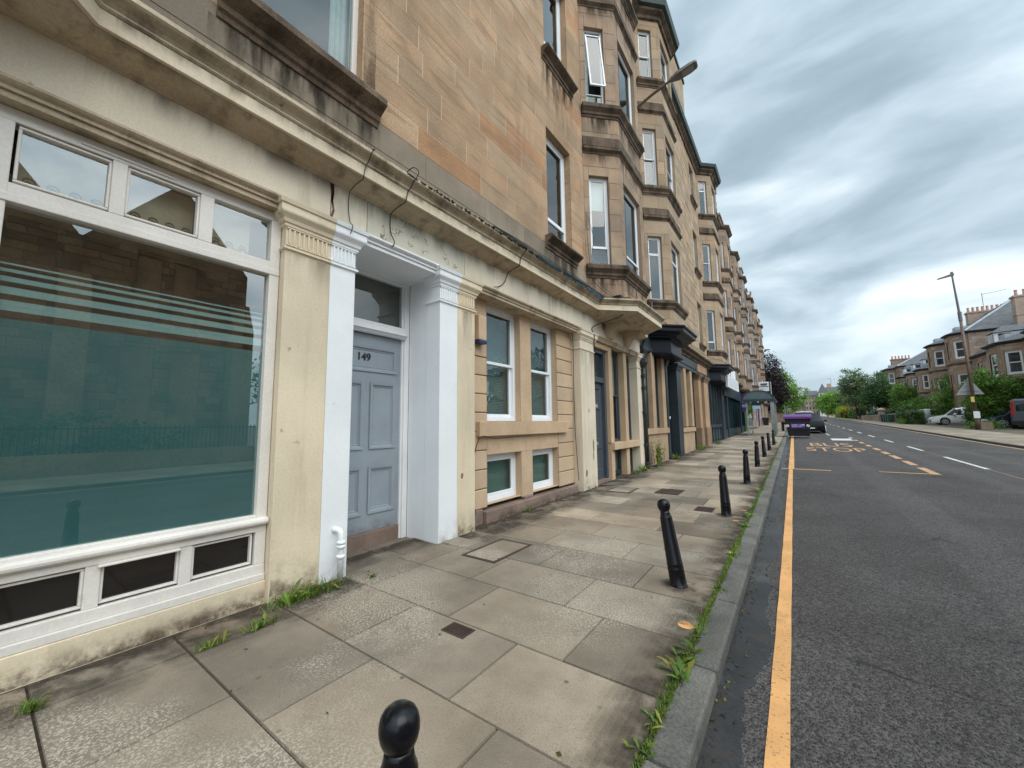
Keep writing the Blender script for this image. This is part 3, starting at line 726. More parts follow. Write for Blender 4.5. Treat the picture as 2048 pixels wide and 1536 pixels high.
# chipped patches low on the third pilaster
ch = MB()
for (y, z, a, b) in ((8.95, 1.05, .05, .22), (8.93, .8, .04, .12), (8.52, .45, .07, .1), (8.75, 1.9, .03, .06)):
    pts = [(XE + .0012, y + a * math.cos(t) * R.uniform(.6, 1), z + b * math.sin(t) * R.uniform(.6, 1)) for t in [i * pi / 6 for i in range(12)]]
    ch.face(pts)
pts = [(XE + .0012, 4.29 + .035 * math.cos(i * pi / 5) * R.uniform(.6, 1.1), .86 + .05 * math.sin(i * pi / 5) * R.uniform(.7, 1.1)) for i in range(10)]
ch.face(pts)
ch.build('chipped_patch', 'step_stone', A)

# shop front with the frosted window
SF = XF(-4.12)
base = MB(); base.box(-4.35, -4.06, -4.5, 1.718, -.05, .20); base.build('stall_riser', 'cream_paint', A, bevel=.006)
fr_ = MB()
W0, W1 = -4.4, 1.715
fr_.obox(SF, W0, W1, -.1, .05, .202, .262); fr_.obox(SF, W0, W1, -.1, .03, .262, .345)
fr_.obox(SF, W0, W1, -.1, .03, .64, .70)
fr_.tube([(-4.075, W0, .735), (-4.075, W1, .735)], .035, 12)
fr_.obox(SF, W0, W1, -.1, .02, .70, .79)
fr_.obox(SF, W0, W1, -.1, .035, 3.10, 3.16); fr_.obox(SF, W0, W1, -.1, .02, 3.16, 3.235)
fr_.obox(SF, W0, W1, -.1, .02, 3.66, 3.75)
for a, b in ((1.625, 1.715),): fr_.obox(SF, a, b, -.1, .028, .345, 3.66)
for a, b in ((-.05, .035), (-2.0, -1.9)): fr_.obox(SF, a, b, -.1, .024, .79, 3.66)
for a, b in ((.56, .64), (1.085, 1.165), (-.05, .03), (-.9, -.82), (-1.8, -1.7)): fr_.obox(SF, a, b, -.1, .022, .345, .64)
for a, b in ((.50, .585), (1.05, 1.15)): fr_.obox(SF, a, b, -.1, .02, 3.235, 3.66)
for (a, b, c, d) in ((.64, 1.085, .36, .63), (1.165, 1.61, .36, .63), (.03, .56, .36, .63), (.05, .50, 3.25, 3.65), (.585, 1.05, 3.25, 3.65)):
    g = .018
    for q in ((a, b, c, c + g), (a, b, d - g, d), (a, a + g, c + g, d - g), (b - g, b, c + g, d - g)): fr_.obox(SF, q[0], q[1], -.06, .008, q[2], q[3])
fr_.obox(SF, .62, 1.08, .0, .06, .622, .64); fr_.obox(SF, .33, .86, .0, .035, 3.685, 3.70)
shop = fr_.build('shopfront_frame', 'old_white', A, bevel=.006)
def pane(rects, mat, name, w=-.03, F=SF):
    q = MB()
    for r in rects: q.quad(F, r[0], r[1], r[2], r[3], w)
    return q.build(name, mat, shop)
pane([(.035, 1.625, .79, 3.10)], 'shop_glass', 'display_pane'); pane([(-1.9, -.05, .79, 3.10)], 'shop_glass', 'display_pane')
pane([(.05, .50, 3.235, 3.66), (.585, 1.05, 3.235, 3.66), (1.15, 1.625, 3.235, 3.66), (-1.9, -.05, 3.235, 3.66)], 'shop_glass', 'top_light')
pane([(.64, 1.085, .345, .64), (1.165, 1.625, .345, .64), (.03, .56, .345, .64), (-.82, -.05, .345, .64), (-1.7, -.9, .345, .64)], 'dark_glass', 'basement_pane')
pane([(.035, 1.625, .79, 2.33), (-1.9, -.05, .79, 2.33)], 'frost_film', 'frosted_film', -.037)
st = []
for a, b in ((2.385, 2.455), (2.495, 2.545), (2.58, 2.615), (2.645, 2.668), (2.695, 2.708)): st += [(.035, 1.625, a, b), (-1.9, -.05, a, b)]
pane(st, 'frost_stripe', 'frosted_stripe', -.037)
pane([(.055, .50, 3.24, 3.66), (.585, 1.05, 3.24, 3.66), (1.15, 1.50, 3.24, 3.66), (-1.9, -.05, 3.24, 3.66)], 'lace_blind', 'lace_blind', -.16)
sc_ = MB()
yy_ = -.04
while yy_ < 1.5:
    for sgn in (-1, 1): sc_.tube([(-4.275, yy_ + .05 + .035 * math.cos(t) * (1 - t / 9), 3.33 + sgn * .012 + sgn * .035 * math.sin(t) * (1 - t / 9)) for t in [i * .6 for i in range(9)]], .005, 4)
    sc_.tube([(-4.275, yy_, 3.31), (-4.275, yy_ + .05, 3.345), (-4.275, yy_ + .11, 3.31)], .006, 4); yy_ += .11
sc_.build('lace_scroll', 'step_stone', shop)
rm = MB()
for f in ([(-4.23, -4.5, 0), (-6.6, -4.5, 0), (-6.6, -4.5, 3.9), (-4.23, -4.5, 3.9)], [(-4.23, 1.7, 0), (-4.23, 1.7, 3.9), (-6.6, 1.7, 3.9), (-6.6, 1.7, 0)],
          [(-6.6, -4.5, 0), (-6.6, 1.7, 0), (-6.6, 1.7, 3.9), (-6.6, -4.5, 3.9)], [(-4.23, -4.5, 3.9), (-6.6, -4.5, 3.9), (-6.6, 1.7, 3.9), (-4.23, 1.7, 3.9)], [(-4.23, -4.5, .72), (-4.23, 1.7, .72), (-6.6, 1.7, .72), (-6.6, -4.5, .72)]): rm.face(f)
rm.build('shop_interior', 'dark_room', shop)

# entrance 149
en = MB()
en.box(-4.66, -4.302, 3.832, 4.0, -.02, 3.80); en.box(-4.66, -4.302, 2.3, 2.488, -.02, 3.80)           # reveals of the recess
en.face([(-4.3, 2.488, 3.735), (-4.0, 2.488, 3.751), (-4.0, 3.832, 3.751), (-4.3, 3.832, 3.735)])
en.face([(-4.3, 2.488, 3.735), (-4.3, 3.832, 3.735), (-4.8, 3.832, 3.735), (-4.8, 2.488, 3.735)])
en.sweep([(-4.64, 3.831), (-4.1, 3.831)][::-1], [(0, 3.36), (.02, 3.37), (.02, 3.40), (0, 3.41)])
en.sweep([(-4.05, 3.831), (-4.64, 3.831)], [(0, 3.60), (.02, 3.61), (.03, 3.66), (.07, 3.70), (.08, 3.73), (0, 3.733)])
en.build('door_recess', 'white_masonry', A)
DF = XF(-4.72)
dfm = MB()
dfm.obox(DF, 3.745, 3.832, -.05, .055, .0, 3.735); dfm.obox(DF, 2.488, 2.575, -.05, .055, .0, 3.735)
dfm.obox(DF, 3.715, 3.745, -.05, .03, .0, 3.70); dfm.obox(DF, 2.575, 2.605, -.05, .03, .0, 3.70)
dfm.obox(DF, 2.575, 3.745, -.05, .05, 3.69, 3.735)
dfm.obox(DF, 2.575, 3.745, -.05, .06, 2.885, 2.92); dfm.obox(DF, 2.575, 3.745, -.05, .09, 2.92, 2.985); dfm.obox(DF, 2.575, 3.745, -.05, .06, 2.985, 3.05)
dfm.sweep([(-4.665, 2.575), (-4.665, 3.745)], [(0, 2.87), (.03, 2.88), (.05, 2.90), (.08, 2.92), (0, 2.92)])
df = dfm.build('door_frame', 'white_joinery', A, bevel=.006)
fl = MB(); fl.quad(DF, 2.60, 3.72, 3.05, 3.69, 0.0); fl.build('fanlight', 'clear_glass', df)
hl = MB(); hl.box(-7.2, -4.80, 2.3, 2.35, 0, 4.2); hl.box(-7.2, -4.80, 3.85, 3.9, 0, 4.2); hl.box(-7.25, -7.2, 2.3, 3.9, 0, 4.2); hl.box(-7.2, -4.8, 2.3, 3.9, 4.2, 4.25)
hl.build('hall_interior', 'dark_room', df)
dd = MB()
PAN = [(2.70, 3.63, 2.36, 2.70), (2.68, 3.10, 1.30, 2.20), (3.22, 3.62, 1.30, 2.20), (2.68, 3.10, .44, 1.05), (3.22, 3.62, .44, 1.05)]
plane(dd, DF, 2.60, 3.72, .20, 2.872, PAN, .0)
for (a, b, c, d) in PAN:
    P = DF.p
    rings = [(0, .0), (-.012, .018), (.012, .016), (.03, .012), (.042, -.010), (.055, -.006), (.065, -.016)]
    for (i0, w0), (i1, w1) in zip(rings[:-1], rings[1:]):
        o = [(a + i0, c + i0), (b - i0, c + i0), (b - i0, d - i0), (a + i0, d - i0)]; q = [(a + i1, c + i1), (b - i1, c + i1), (b - i1, d - i1), (a + i1, d - i1)]
        for k in range(4):
            k2 = (k + 1) % 4
            dd.face([P(o[k][0], w0, o[k][1]), P(o[k2][0], w0, o[k2][1]), P(q[k2][0], w1, q[k2][1]), P(q[k][0], w1, q[k][1])])
    e = .065; dd.quad(DF, a + e, b - e, c + e, d - e, -.016)
dd.obox(DF, 2.60, 3.72, -.045, -.02, .2, 2.87)
door = dd.build('door', 'door_blue', A)
tag(door, 'grey blue panelled door with black number 149')
text('149', .145, DF, 3.11, 2.545, -.010, 'number_black', 'door_number', door, 1.0, .006)
stp = MB(); stp.box(-5.0, -4.70, 2.49, 3.83, -.02, .195); stp.build('door_step', 'step_stone', A, bevel=.01)

# overflow pipe on the white pier
pp = MB()
pp.tube([(-4.02, 2.33, .52), (-3.965, 2.345, .525), (-3.93, 2.36, .515), (-3.915, 2.365, .49), (-3.912, 2.366, .43), (-3.912, 2.366, .02)], .03, 12)
for z in (.40, .36, .26): pp.lathe([(.03, -.018), (.042, -.016), (.042, .016), (.03, .018)], (-3.912, 2.366, z), 12)
pp.build('overflow_pipe', 'white_masonry', A, smooth=True)

# tan stone section with the paired windows
XT = -4.22
T = XF(XT)
tn = MB()
O1, O2 = (5.15, 6.18), (6.56, 7.60)
HT = [(O1[0], O1[1], 1.66, 3.752), (O2[0], O2[1], 1.66, 3.752), (O1[0], O1[1], .27, 1.09), (O2[0], O2[1], .27, 1.09)]
cz = [.235 + .3135 * i for i in range(12)]; cz[-1] = 3.76
tq = tintfn(.93, 1.06, .03)
stones(tn, T, 4.58, 5.15, .235, 3.76, [], j=.014, d=.012, courses=cz, sl=(400, 401), tf=tq)
stones(tn, T, 7.60, 8.36, .235, 3.76, [], j=.014, d=.012, courses=cz, sl=(400, 401), tf=tq)
tn.obox(T, 6.18, 6.56, -.3, -.012, 1.66, 3.755, 0, (1.02, 1.0, .98)); tn.obox(T, 6.18, 6.56, -.3, -.012, .24, 1.09, 0, (.97, .97, .97))
tn.obox(T, 5.152, 6.366, -.3, -.01, 1.092, 1.40, 0, (1.0, 1.0, 1.0)); tn.obox(T, 6.37, 7.598, -.3, -.01, 1.092, 1.40, 0, (1.04, 1.02, 1.0))
for h in HT: reveal(tn, T, (h[0] + .003, h[1] - .003, h[2] + .003, h[3] - .003), .26, 0, (.98, .98, .98), -.0125)
tn.build('stone_surround', ['tan_stone', 'joint_brown'], A, bevel=.004)
ts = MB(); ts.obox(T, 4.86, 6.366, -.2, .085, 1.405, 1.655, 0, (.98, .95, .93)); ts.obox(T, 6.37, 7.93, -.2, .085, 1.405, 1.655, 0, (1.02, .98, .96))
ts.build('window_sill', 'tan_stone', A, bevel=.012)
tb = MB(); tb.obox(T, 4.60, 5.0, -.4, .03, -.02, .235); tb.obox(T, 5.0, 8.30, -.4, .10, -.02, .20); tb.obox(T, 6.22, 6.52, -.3, .02, .20, .255); tb.build('plinth', 'step_stone', A, bevel=.015)
for (a, b) in (O1, O2):
    window(A, T, a, b, 1.66, 3.752, -.14, 'sash', 'white_plastic', 'sash_glass', fw=.07, blind=('slat_blind', 0, 1, 0, 1), dep=.12)
    w_ = window(A, T, a, b, .27, 1.09, -.15, 'one', 'white_plastic', 'clear_glass', fw=.075, blind=('green_film', -.1, 1.1, -.1, 1.1), dep=.1)
ab = MB(); ab.box(-4.22, -4.10, 4.80, 5.0, 3.0, 3.42); al = ab.build('alarm_box', 'tan_stone', A, bevel=.012)
ab2 = MB(); ab2.box(-4.21, -4.09, 4.80, 5.0, 2.94, 3.0); ab2.build('alarm_strobe', 'alarm_blue', al, bevel=.01)

# slate blue door and the narrow windows beside it
X2 = -4.08
D2 = XF(-4.24)
m2 = MB()
for q in ((10.303, 10.55, 1.068, 3.752, (1.0, .97, .93)), (11.5, 11.75, 1.068, 3.752, (.96, .94, .9)), (10.303, 10.52, -.02, .872, (1, .93, .9)), (11.48, 11.74, .0, .872, (.98, .95, .92))):
    m2.box(-4.4, X2, q[0], q[1], q[2], q[3], 0, q[4]); m2.cut()
m2.box(-4.4, X2 + .002, 9.143, 10.3, 3.603, 3.752, 0, (1.06, 1.02, .97))
m2.build('stone_mullion', 'tan_stone', A, bevel=.008)
s2 = MB(); s2.box(-4.35, -3.99, 10.33, 12.5, .875, 1.065, 0, (1.02, 1, .97)); s2.build('window_sill', 'tan_stone', A, bevel=.01)
d2f = MB(); d2f.obox(D2, 9.14, 9.22, -.1, .06, .06, 3.6); d2f.obox(D2, 10.19, 10.30, -.1, .06, .06, 3.6); d2f.obox(D2, 9.22, 10.19, -.1, .06, 3.50, 3.6); d2f.obox(D2, 9.22, 10.19, -.1, .05, 2.70, 2.84)
d2f = d2f.build('door_frame', 'door_slate', A, bevel=.006)
q = MB(); q.quad(D2, 9.22, 10.19, 2.84, 3.5, -.04); q.build('fanlight', 'far_glass', d2f)
dd = MB(); PAN = [(9.36, 10.06, 2.12, 2.55), (9.36, 9.65, 1.16, 2.0), (9.77, 10.06, 1.16, 2.0), (9.36, 9.65, .34, .96), (9.77, 10.06, .34, .96)]
plane(dd, D2, 9.22, 10.19, .14, 2.70, PAN, -.03)
for (a, b, c, d) in PAN:
    P = D2.p; rings = [(0, -.03), (.012, -.02), (.03, -.025), (.045, -.05)]
    for (i0, w0), (i1, w1) in zip(rings[:-1], rings[1:]):
        o = [(a + i0, c + i0), (b - i0, c + i0), (b - i0, d - i0), (a + i0, d - i0)]; qq = [(a + i1, c + i1), (b - i1, c + i1), (b - i1, d - i1), (a + i1, d - i1)]
        for k in range(4):
            k2 = (k + 1) % 4; dd.face([P(o[k][0], w0, o[k][1]), P(o[k2][0], w0, o[k2][1]), P(qq[k2][0], w1, qq[k2][1]), P(qq[k][0], w1, qq[k][1])])
    dd.quad(D2, a + .045, b - .045, c + .045, d - .045, -.05)
door2 = dd.build('door', 'door_slate', A); tag(door2, 'dark slate grey panelled door with number plate 153')
lb = MB(); lb.obox(D2, 9.58, 9.84, -.03, -.018, 1.03, 1.11); lb.build('letter_box', 'galv', door2)
nb = MB(); nb.obox(D2, 9.52, 9.90, -.032, -.022, 2.02, 2.11); nb.build('number_plate', 'galv', door2)
text('153', .095, D2, 9.71, 2.066, -.019, 'sign_white', 'door_number', door2, 1.2, .002)
st2 = MB(); st2.box(-4.6, -4.1, 9.14, 10.3, -.02, .13); st2.build('door_step', 'step_stone', A, bevel=.01)
D3 = XF(-4.26)
for a, b in ((10.55, 11.5), (11.75, 12.5)):
    window(A, D3, a, b, 1.07, 3.752, 0, 'sash', 'door_slate', 'clear_glass', fw=.05, blind=('blind', .05, 1, .5, 1), mid=.5)
for a, b in ((10.52, 11.48), (11.74, 12.5)):
    window(A, D3, a, b, .12, .87, 0, 'one', 'teal_paint', 'clear_glass', fw=.07, blind=('blind', 0, 1, 0, 1))
# scroll brackets under the bay
bk = MB()
for y in (10.0, 11.35):
    pr = [(0, 3.90), (.05, 3.905), (.10, 3.93), (.13, 3.99), (.15, 4.06), (.20, 4.12), (.30, 4.16), (.40, 4.165), (.46, 4.17), (.50, 4.19), (.50, 4.30), (0, 4.30)]
    for e, (o0, o1) in enumerate(((0, .30), (.035, .075), (.13, .17), (.225, .265))):
        g = 0 if e == 0 else .022
        p0 = [(XE + d + (g if 0 < i < len(pr) - 1 else 0), y + o0, z - (g if 0 < i < len(pr) - 2 else 0)) for i, (d, z) in enumerate(pr)]
        p1 = [(x, y + o1, z) for x, _, z in p0]
        n = len(p0)
        if e == 0: bk.cut()
        bk.idx(p0 + p1, [tuple(range(n)), tuple(range(2 * n - 1, n - 1, -1))] + [(i, (i + 1) % n, n + (i + 1) % n, n + i) for i in range(n)])
bk.t = [(.84, .78, .72)] * len(bk.t); bk.build('scroll_bracket', 'cream_old', A)
so_ = MB()  # soot runs with shade painted in under sills and string courses
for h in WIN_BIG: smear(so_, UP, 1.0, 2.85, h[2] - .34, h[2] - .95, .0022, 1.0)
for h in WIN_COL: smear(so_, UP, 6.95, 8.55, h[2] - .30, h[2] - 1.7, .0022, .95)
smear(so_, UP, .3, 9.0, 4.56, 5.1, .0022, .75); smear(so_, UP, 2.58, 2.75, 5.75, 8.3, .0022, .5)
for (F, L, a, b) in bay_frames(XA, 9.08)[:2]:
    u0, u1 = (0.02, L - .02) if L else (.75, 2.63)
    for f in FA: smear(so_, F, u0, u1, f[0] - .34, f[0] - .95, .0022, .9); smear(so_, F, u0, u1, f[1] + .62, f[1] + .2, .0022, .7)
so_.build('soot_stain_shade', 'soot_shade', A)['kind'] = 'stuff'
so2 = MB(); PL = XF(XE + .0016)  # rain streaks with shade painted in under the cornice and capitals
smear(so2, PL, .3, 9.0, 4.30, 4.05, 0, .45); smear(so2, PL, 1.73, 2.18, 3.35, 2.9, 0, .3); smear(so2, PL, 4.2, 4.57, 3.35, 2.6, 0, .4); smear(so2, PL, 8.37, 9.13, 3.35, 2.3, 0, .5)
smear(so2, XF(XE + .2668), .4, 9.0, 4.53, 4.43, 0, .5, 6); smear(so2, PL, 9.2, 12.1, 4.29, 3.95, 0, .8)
so2.build('rain_streak_shade', 'soot_shade', A)['kind'] = 'stuff'
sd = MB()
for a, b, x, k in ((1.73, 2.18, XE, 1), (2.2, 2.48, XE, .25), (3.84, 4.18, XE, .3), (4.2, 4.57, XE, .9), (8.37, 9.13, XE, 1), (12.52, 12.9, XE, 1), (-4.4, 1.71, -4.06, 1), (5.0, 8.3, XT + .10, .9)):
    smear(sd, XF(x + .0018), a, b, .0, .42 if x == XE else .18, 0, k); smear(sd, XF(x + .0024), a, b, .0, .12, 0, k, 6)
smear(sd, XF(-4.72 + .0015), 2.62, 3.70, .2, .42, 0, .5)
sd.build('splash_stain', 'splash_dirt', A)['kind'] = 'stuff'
# torn felt, moss and a dark drip edge along the top of the cornice
fe = MB()
y = 5.9
while y < 9.0:
    L = R.uniform(.05, .16)
    if R.random() < .93:
        o0 = R.uniform(.33, .372); dz = R.uniform(0, .03)
        fe.face([(XE + .05, y, 4.735 + dz), (XE + o0, y, 4.722 + dz * .3), (XE + o0, y + L, 4.722 + dz * .2), (XE + .05, y + L, 4.735 + dz)])
        fe.face([(XE + .395, y, 4.715), (XE + .386, y, 4.655 - R.uniform(0, .05)), (XE + .386, y + L, 4.655 - R.uniform(0, .05)), (XE + .395, y + L, 4.715)])
        if y > 6.8: fe.face([(XE + o0, y, 4.722), (XE + o0 + .008, y, 4.722 - R.uniform(.03, .11)), (XE + o0 + .008, y + L, 4.722 - R.uniform(.03, .11)), (XE + o0, y + L, 4.722)])
    y += L
fe.build('felt_flashing', 'teal_felt', A)
ms = MB()
for i in range(420):
    y = R.triangular(3.0, 9.0, 6.4); x = XE + R.uniform(.26, .37); r = R.uniform(.008, .03)
    ms.lathe([(r, 0), (r * .8, r * .5), (.001, r * .8)], (x, y, 4.70), 5)
ms.build('moss_patch', 'moss_dark', A)['kind'] = 'stuff'
pl_ = [(XE + .3665, 2.9, 4.67), (XE + .3665, 8.9, 4.67)]
dm = MB()
for i in range(260):
    y = R.uniform(2.9, 8.8); L = R.uniform(.01, .05); h = R.uniform(.01, .06) * (1 if y > 4 else .6)
    dm.box(XE + .33, XE + .3675, y, y + L, 4.672 - h * .4, 4.688)
dm.build('lead_drip', 'moss_dark', A)['kind'] = 'stuff'

# ---------------------------------------------------------------- B: the next tenement, dark painted shops below
B = thing('tenement_building', (XA, 22.0, zg(22)), 'buff sandstone tenement above black painted shopfronts, next to the downpipe', 'building')
FB = [(6.12, 8.62, 'high'), (10.6, 13.02, 'sash'), (15.1, 17.3, 'sash')]
YB0, YB1 = 12.96, 31.4
bw = MB(); CB = [(24.3, 25.5, f[0], f[1]) for f in FB]; tB = tintfn(.84, 1.12, .05)
stones(bw, UP, YB0, 14.35, 4.9, 18.0, [], (.36, .46), (.6, 1.4), .008, .006, tB)
stones(bw, UP, 17.73, 26.6, 4.9, 18.0, CB, (.36, .46), (.5, 1.3), .010, .012, tB, .007)
stones(bw, UP, 29.98, YB1, 4.9, 18.0, [], (.36, .46), (.6, 1.4), .008, .006, tB)
for h in CB: reveal(bw, UP, h, .22, 0, (.9, .9, .9))
bw.build('upper_wall', ['buff_stone', 'mortar_dark'], B)
sm = MB()
for h in CB: sm.sweep([(XA, 24.15), (XA, 25.65)], SIL(h[2] - .32, h[2], .16)); sm.cut()
sm.build('window_sill', 'sooty_stone', B)
flat_windows(B, XA, [(24.3, 25.5)], FB, style='sash')
FB3 = [(6.05, 8.62, 'low'), (10.5, 13.0, 'sash'), (15.0, 17.3, 'high')]
bay(B, XA, 14.35, FB, 4.9, 18.0, 'buff_stone', tf=tB); bay(B, XA, 26.6, FB3, 5.0, 18.0, 'buff_stone', tf=tB)
wallB = [(XA, YB0)] + bay_plan(XA, 14.35) + bay_plan(XA, 26.6) + [(XA, YB1)]
ev = MB(); ev.sweep(wallB, [(0, 17.72), (.08, 17.75), (.1, 17.87), (.24, 17.98), (.24, 18.08), (-.1, 18.08)]); ev.build('eaves_cornice', 'sooty_stone', B)
gt = MB(); gt.sweep(wallB, [(.23, 18.08), (.36, 18.12), (.42, 18.30), (.23, 18.30)]); gt.build('gutter', 'gutter_green', B)
rb = MB()
for J in (14.35, 26.6):
    rb.face([(XA + .8, J + .7, 18.29), (XA + .8, J + 2.7, 18.29), (XA, J + 3.45, 18.29), (XA, J - .05, 18.29)])
    for (a, b) in (((XA + .95, J + .62), (XA + .95, J + 2.76)), ((XA - .1, J - .45), (XA + .95, J + .62))):
        rb.face([(a[0], a[1], 18.3), (b[0], b[1], 18.3), (XA - .6, (J + 1.7), 19.5)])
rb.build('bay_roof', 'slate_roof', B)
roofblock(B, XA, YB0, YB1, 18.3, zb=0)
wc = MB(); stones(wc, XF(XA - .02), 18.6, 24.2, 18.1, 22.4, [], (.36, .46), (.6, 1.3), .008, .006, tB); wc.box(XA - .9, XA - .03, 18.6, 24.2, 18.1, 22.4, 0, (.9, .9, .9)); wc.box(XA - 1.0, XA + .06, 18.5, 24.3, 22.4, 22.6, 2)
wc = wc.build('wallhead_chimney', ['buff_stone', 'mortar_dark', 'gutter_green'], B)
q = MB()
for i in range(7): q.lathe([(.17, 0), (.15, .1), (.12, .6), (.16, .64), (.16, .72), (.05, .70)], (XA - .5, 19.1 + i * .75, 22.6), 10); q.cut()
q.build('chimney_pot', 'terracotta', wc)
# dark shopfronts
def blackbay(J, zc):
    pl = bay_plan(-4.05, J, .75, 1.95); e = MB()
    e.sweep(pl, [(-.1, zc), (.02, zc), (.04, zc + .06), (.14, zc + .1), (.16, zc + .16), (.30, zc + .2), (.30, zc + .30), (.36, zc + .36), (.36, zc + .41), (-.1, zc + .44)])
    pi_ = bay_plan(-4.05, J + .25, .55, 1.7)
    e.sweep(pi_, [(-.1, zc - .58), (.04, zc - .58), (.05, zc - .54), (.0, zc - .50), (0, zc - .02), (.05, zc), (-.1, zc)])
    e.face([(x, y, zc - .575) for x, y in pi_] + [(-4.2, J + 3.0, zc - .575), (-4.2, J + .2, zc - .575)])
    pts = bay_plan(-4.05, J, .75, 1.95); e.face([(x, y, zc + .01) for x, y in pts])
    e.build('bay_cornice', 'navy_paint', B, bevel=.004)
blackbay(14.2, 4.68); blackbay(26.5, 4.72)
ent = MB()
for a, b in ((17.4, 26.4), (29.9, 31.4)):
    ent.sweep([(-4.05, a), (-4.05, b)], [(-.1, 4.78), (.05, 4.78), (.07, 4.86), (.2, 4.92), (.22, 5.0), (.34, 5.05), (.34, 5.13), (-.1, 5.18)]); ent.cut()
ent.build('shop_cornice', 'sooty_stone', B)
fs = MB(); fs.box(-4.25, -4.03, 12.98, 31.38, 4.16, 4.32); fs.box(-4.25, -4.06, 12.98, 31.38, 4.30, 4.80); fs.build('shop_fascia', 'charcoal_paint', B, bevel=.006)
pk = MB(); pk.box(-4.2, -4.01, 22.7, 25.5, 4.33, 4.76, 0, (1, .85, .8)); pk.build('fascia_stone', 'buff_stone', B, bevel=.01)
sb = MB(); sb.box(-4.06, -4.02, 17.9, 22.55, 4.36, 4.74); sb.build('sign_board', 'charcoal_paint', B, bevel=.005)
mu = MB(); XS = -4.05
for a, b in ((14.3, 14.68), (15.65, 16.1), (19.5, 19.95), (20.85, 21.3)): mu.box(-4.4, XS, a, b, 1.4, 4.16, 0, (1.05, 1.0, .94)); mu.cut()
for a, b, z in ((13.1, 16.1, 1.2), (18.55, 21.2, 1.16)):
    mu.box(-4.4, XS, a, b, -.05, z, 0, (.98, .93, .9)); mu.box(-4.4, XS + .07, a - .02, b + .02, z + .002, z + .2, 0, (1.05, 1.0, .95)); mu.cut()
mu.build('stone_mullion', 'buff_stone', B, bevel=.01)
sp = MB()
for a, b in ((22.55, 23.2), (24.1, 25.4)):
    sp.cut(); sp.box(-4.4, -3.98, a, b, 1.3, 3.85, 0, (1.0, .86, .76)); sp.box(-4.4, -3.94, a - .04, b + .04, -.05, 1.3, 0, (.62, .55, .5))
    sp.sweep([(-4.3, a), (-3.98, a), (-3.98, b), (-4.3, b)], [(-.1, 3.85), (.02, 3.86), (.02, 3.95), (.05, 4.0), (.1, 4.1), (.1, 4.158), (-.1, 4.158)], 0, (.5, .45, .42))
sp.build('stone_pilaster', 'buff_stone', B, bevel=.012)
bp = MB()
for a, b, xf in ((16.25, 16.5, -4.05), (17.75, 18.5, -3.98), (13.0, 13.5, -4.02), (25.45, 25.8, -4.03), (30.7, 31.35, -3.98)):
    bp.cut(); bp.box(-4.4, xf, a, b, .0, 4.16); bp.sweep([(-4.3, a), (xf, a), (xf, b), (-4.3, b)], [(-.1, 3.86), (.03, 3.87), (.05, 3.98), (.1, 4.08), (.1, 4.157), (-.1, 4.157)])
bp.build('shop_pilaster', 'charcoal_paint', B, bevel=.006)
bd = MB(); bd.box(-4.5, -4.30, 16.5, 17.75, .15, 4.16); bd.box(-4.3, -4.27, 16.6, 17.05, .25, 2.9); bd.box(-4.3, -4.27, 17.15, 17.65, .25, 2.9)
bdo = bd.build('shop_door', 'navy_paint', B, bevel=.005); tag(bdo, 'tall black painted shop door')
q = MB(); q.obox(XF(-4.27), 17.3, 17.5, 0, .012, 1.75, 1.86); q.build('door_plate', 'sign_white', bdo)
for a, b in ((13.5, 14.3), (14.68, 15.65), (18.55, 19.5), (19.95, 20.85), (21.3, 22.55), (23.2, 24.1)):
    window(B, XF(-4.22), a, b, 1.4 if a < 21.2 else .2, 4.16, 0, 'fixed', 'charcoal_paint', 'far_glass', back=None, fw=.05, detail=False)
tsf = MB(); tsf.box(-4.4, -4.16, 25.8, 30.7, .25, 4.16)
for y in (25.85, 26.9, 28.0, 29.0, 30.1, 30.6): tsf.box(-4.2, -4.08, y, y + .1, .3, 4.16)
tsf.box(-4.2, -4.06, 25.8, 30.7, 1.25, 1.45); tsf.box(-4.2, -4.05, 25.8, 30.7, .1, .4)
for y in (26.0, 27.1, 28.2, 29.2): tsf.box(-4.2, -4.12, y, y + .8, .5, 1.15)
tsf.build('shop_front', 'charcoal_paint', B, bevel=.006)
q = MB(); 
for a, b in ((25.95, 26.9), (27.0, 28.0), (28.1, 29.0), (29.1, 30.1)): q.quad(XF(-4.155), a, b, 1.45, 4.1, 0)
q.build('shop_pane', 'far_glass', B)

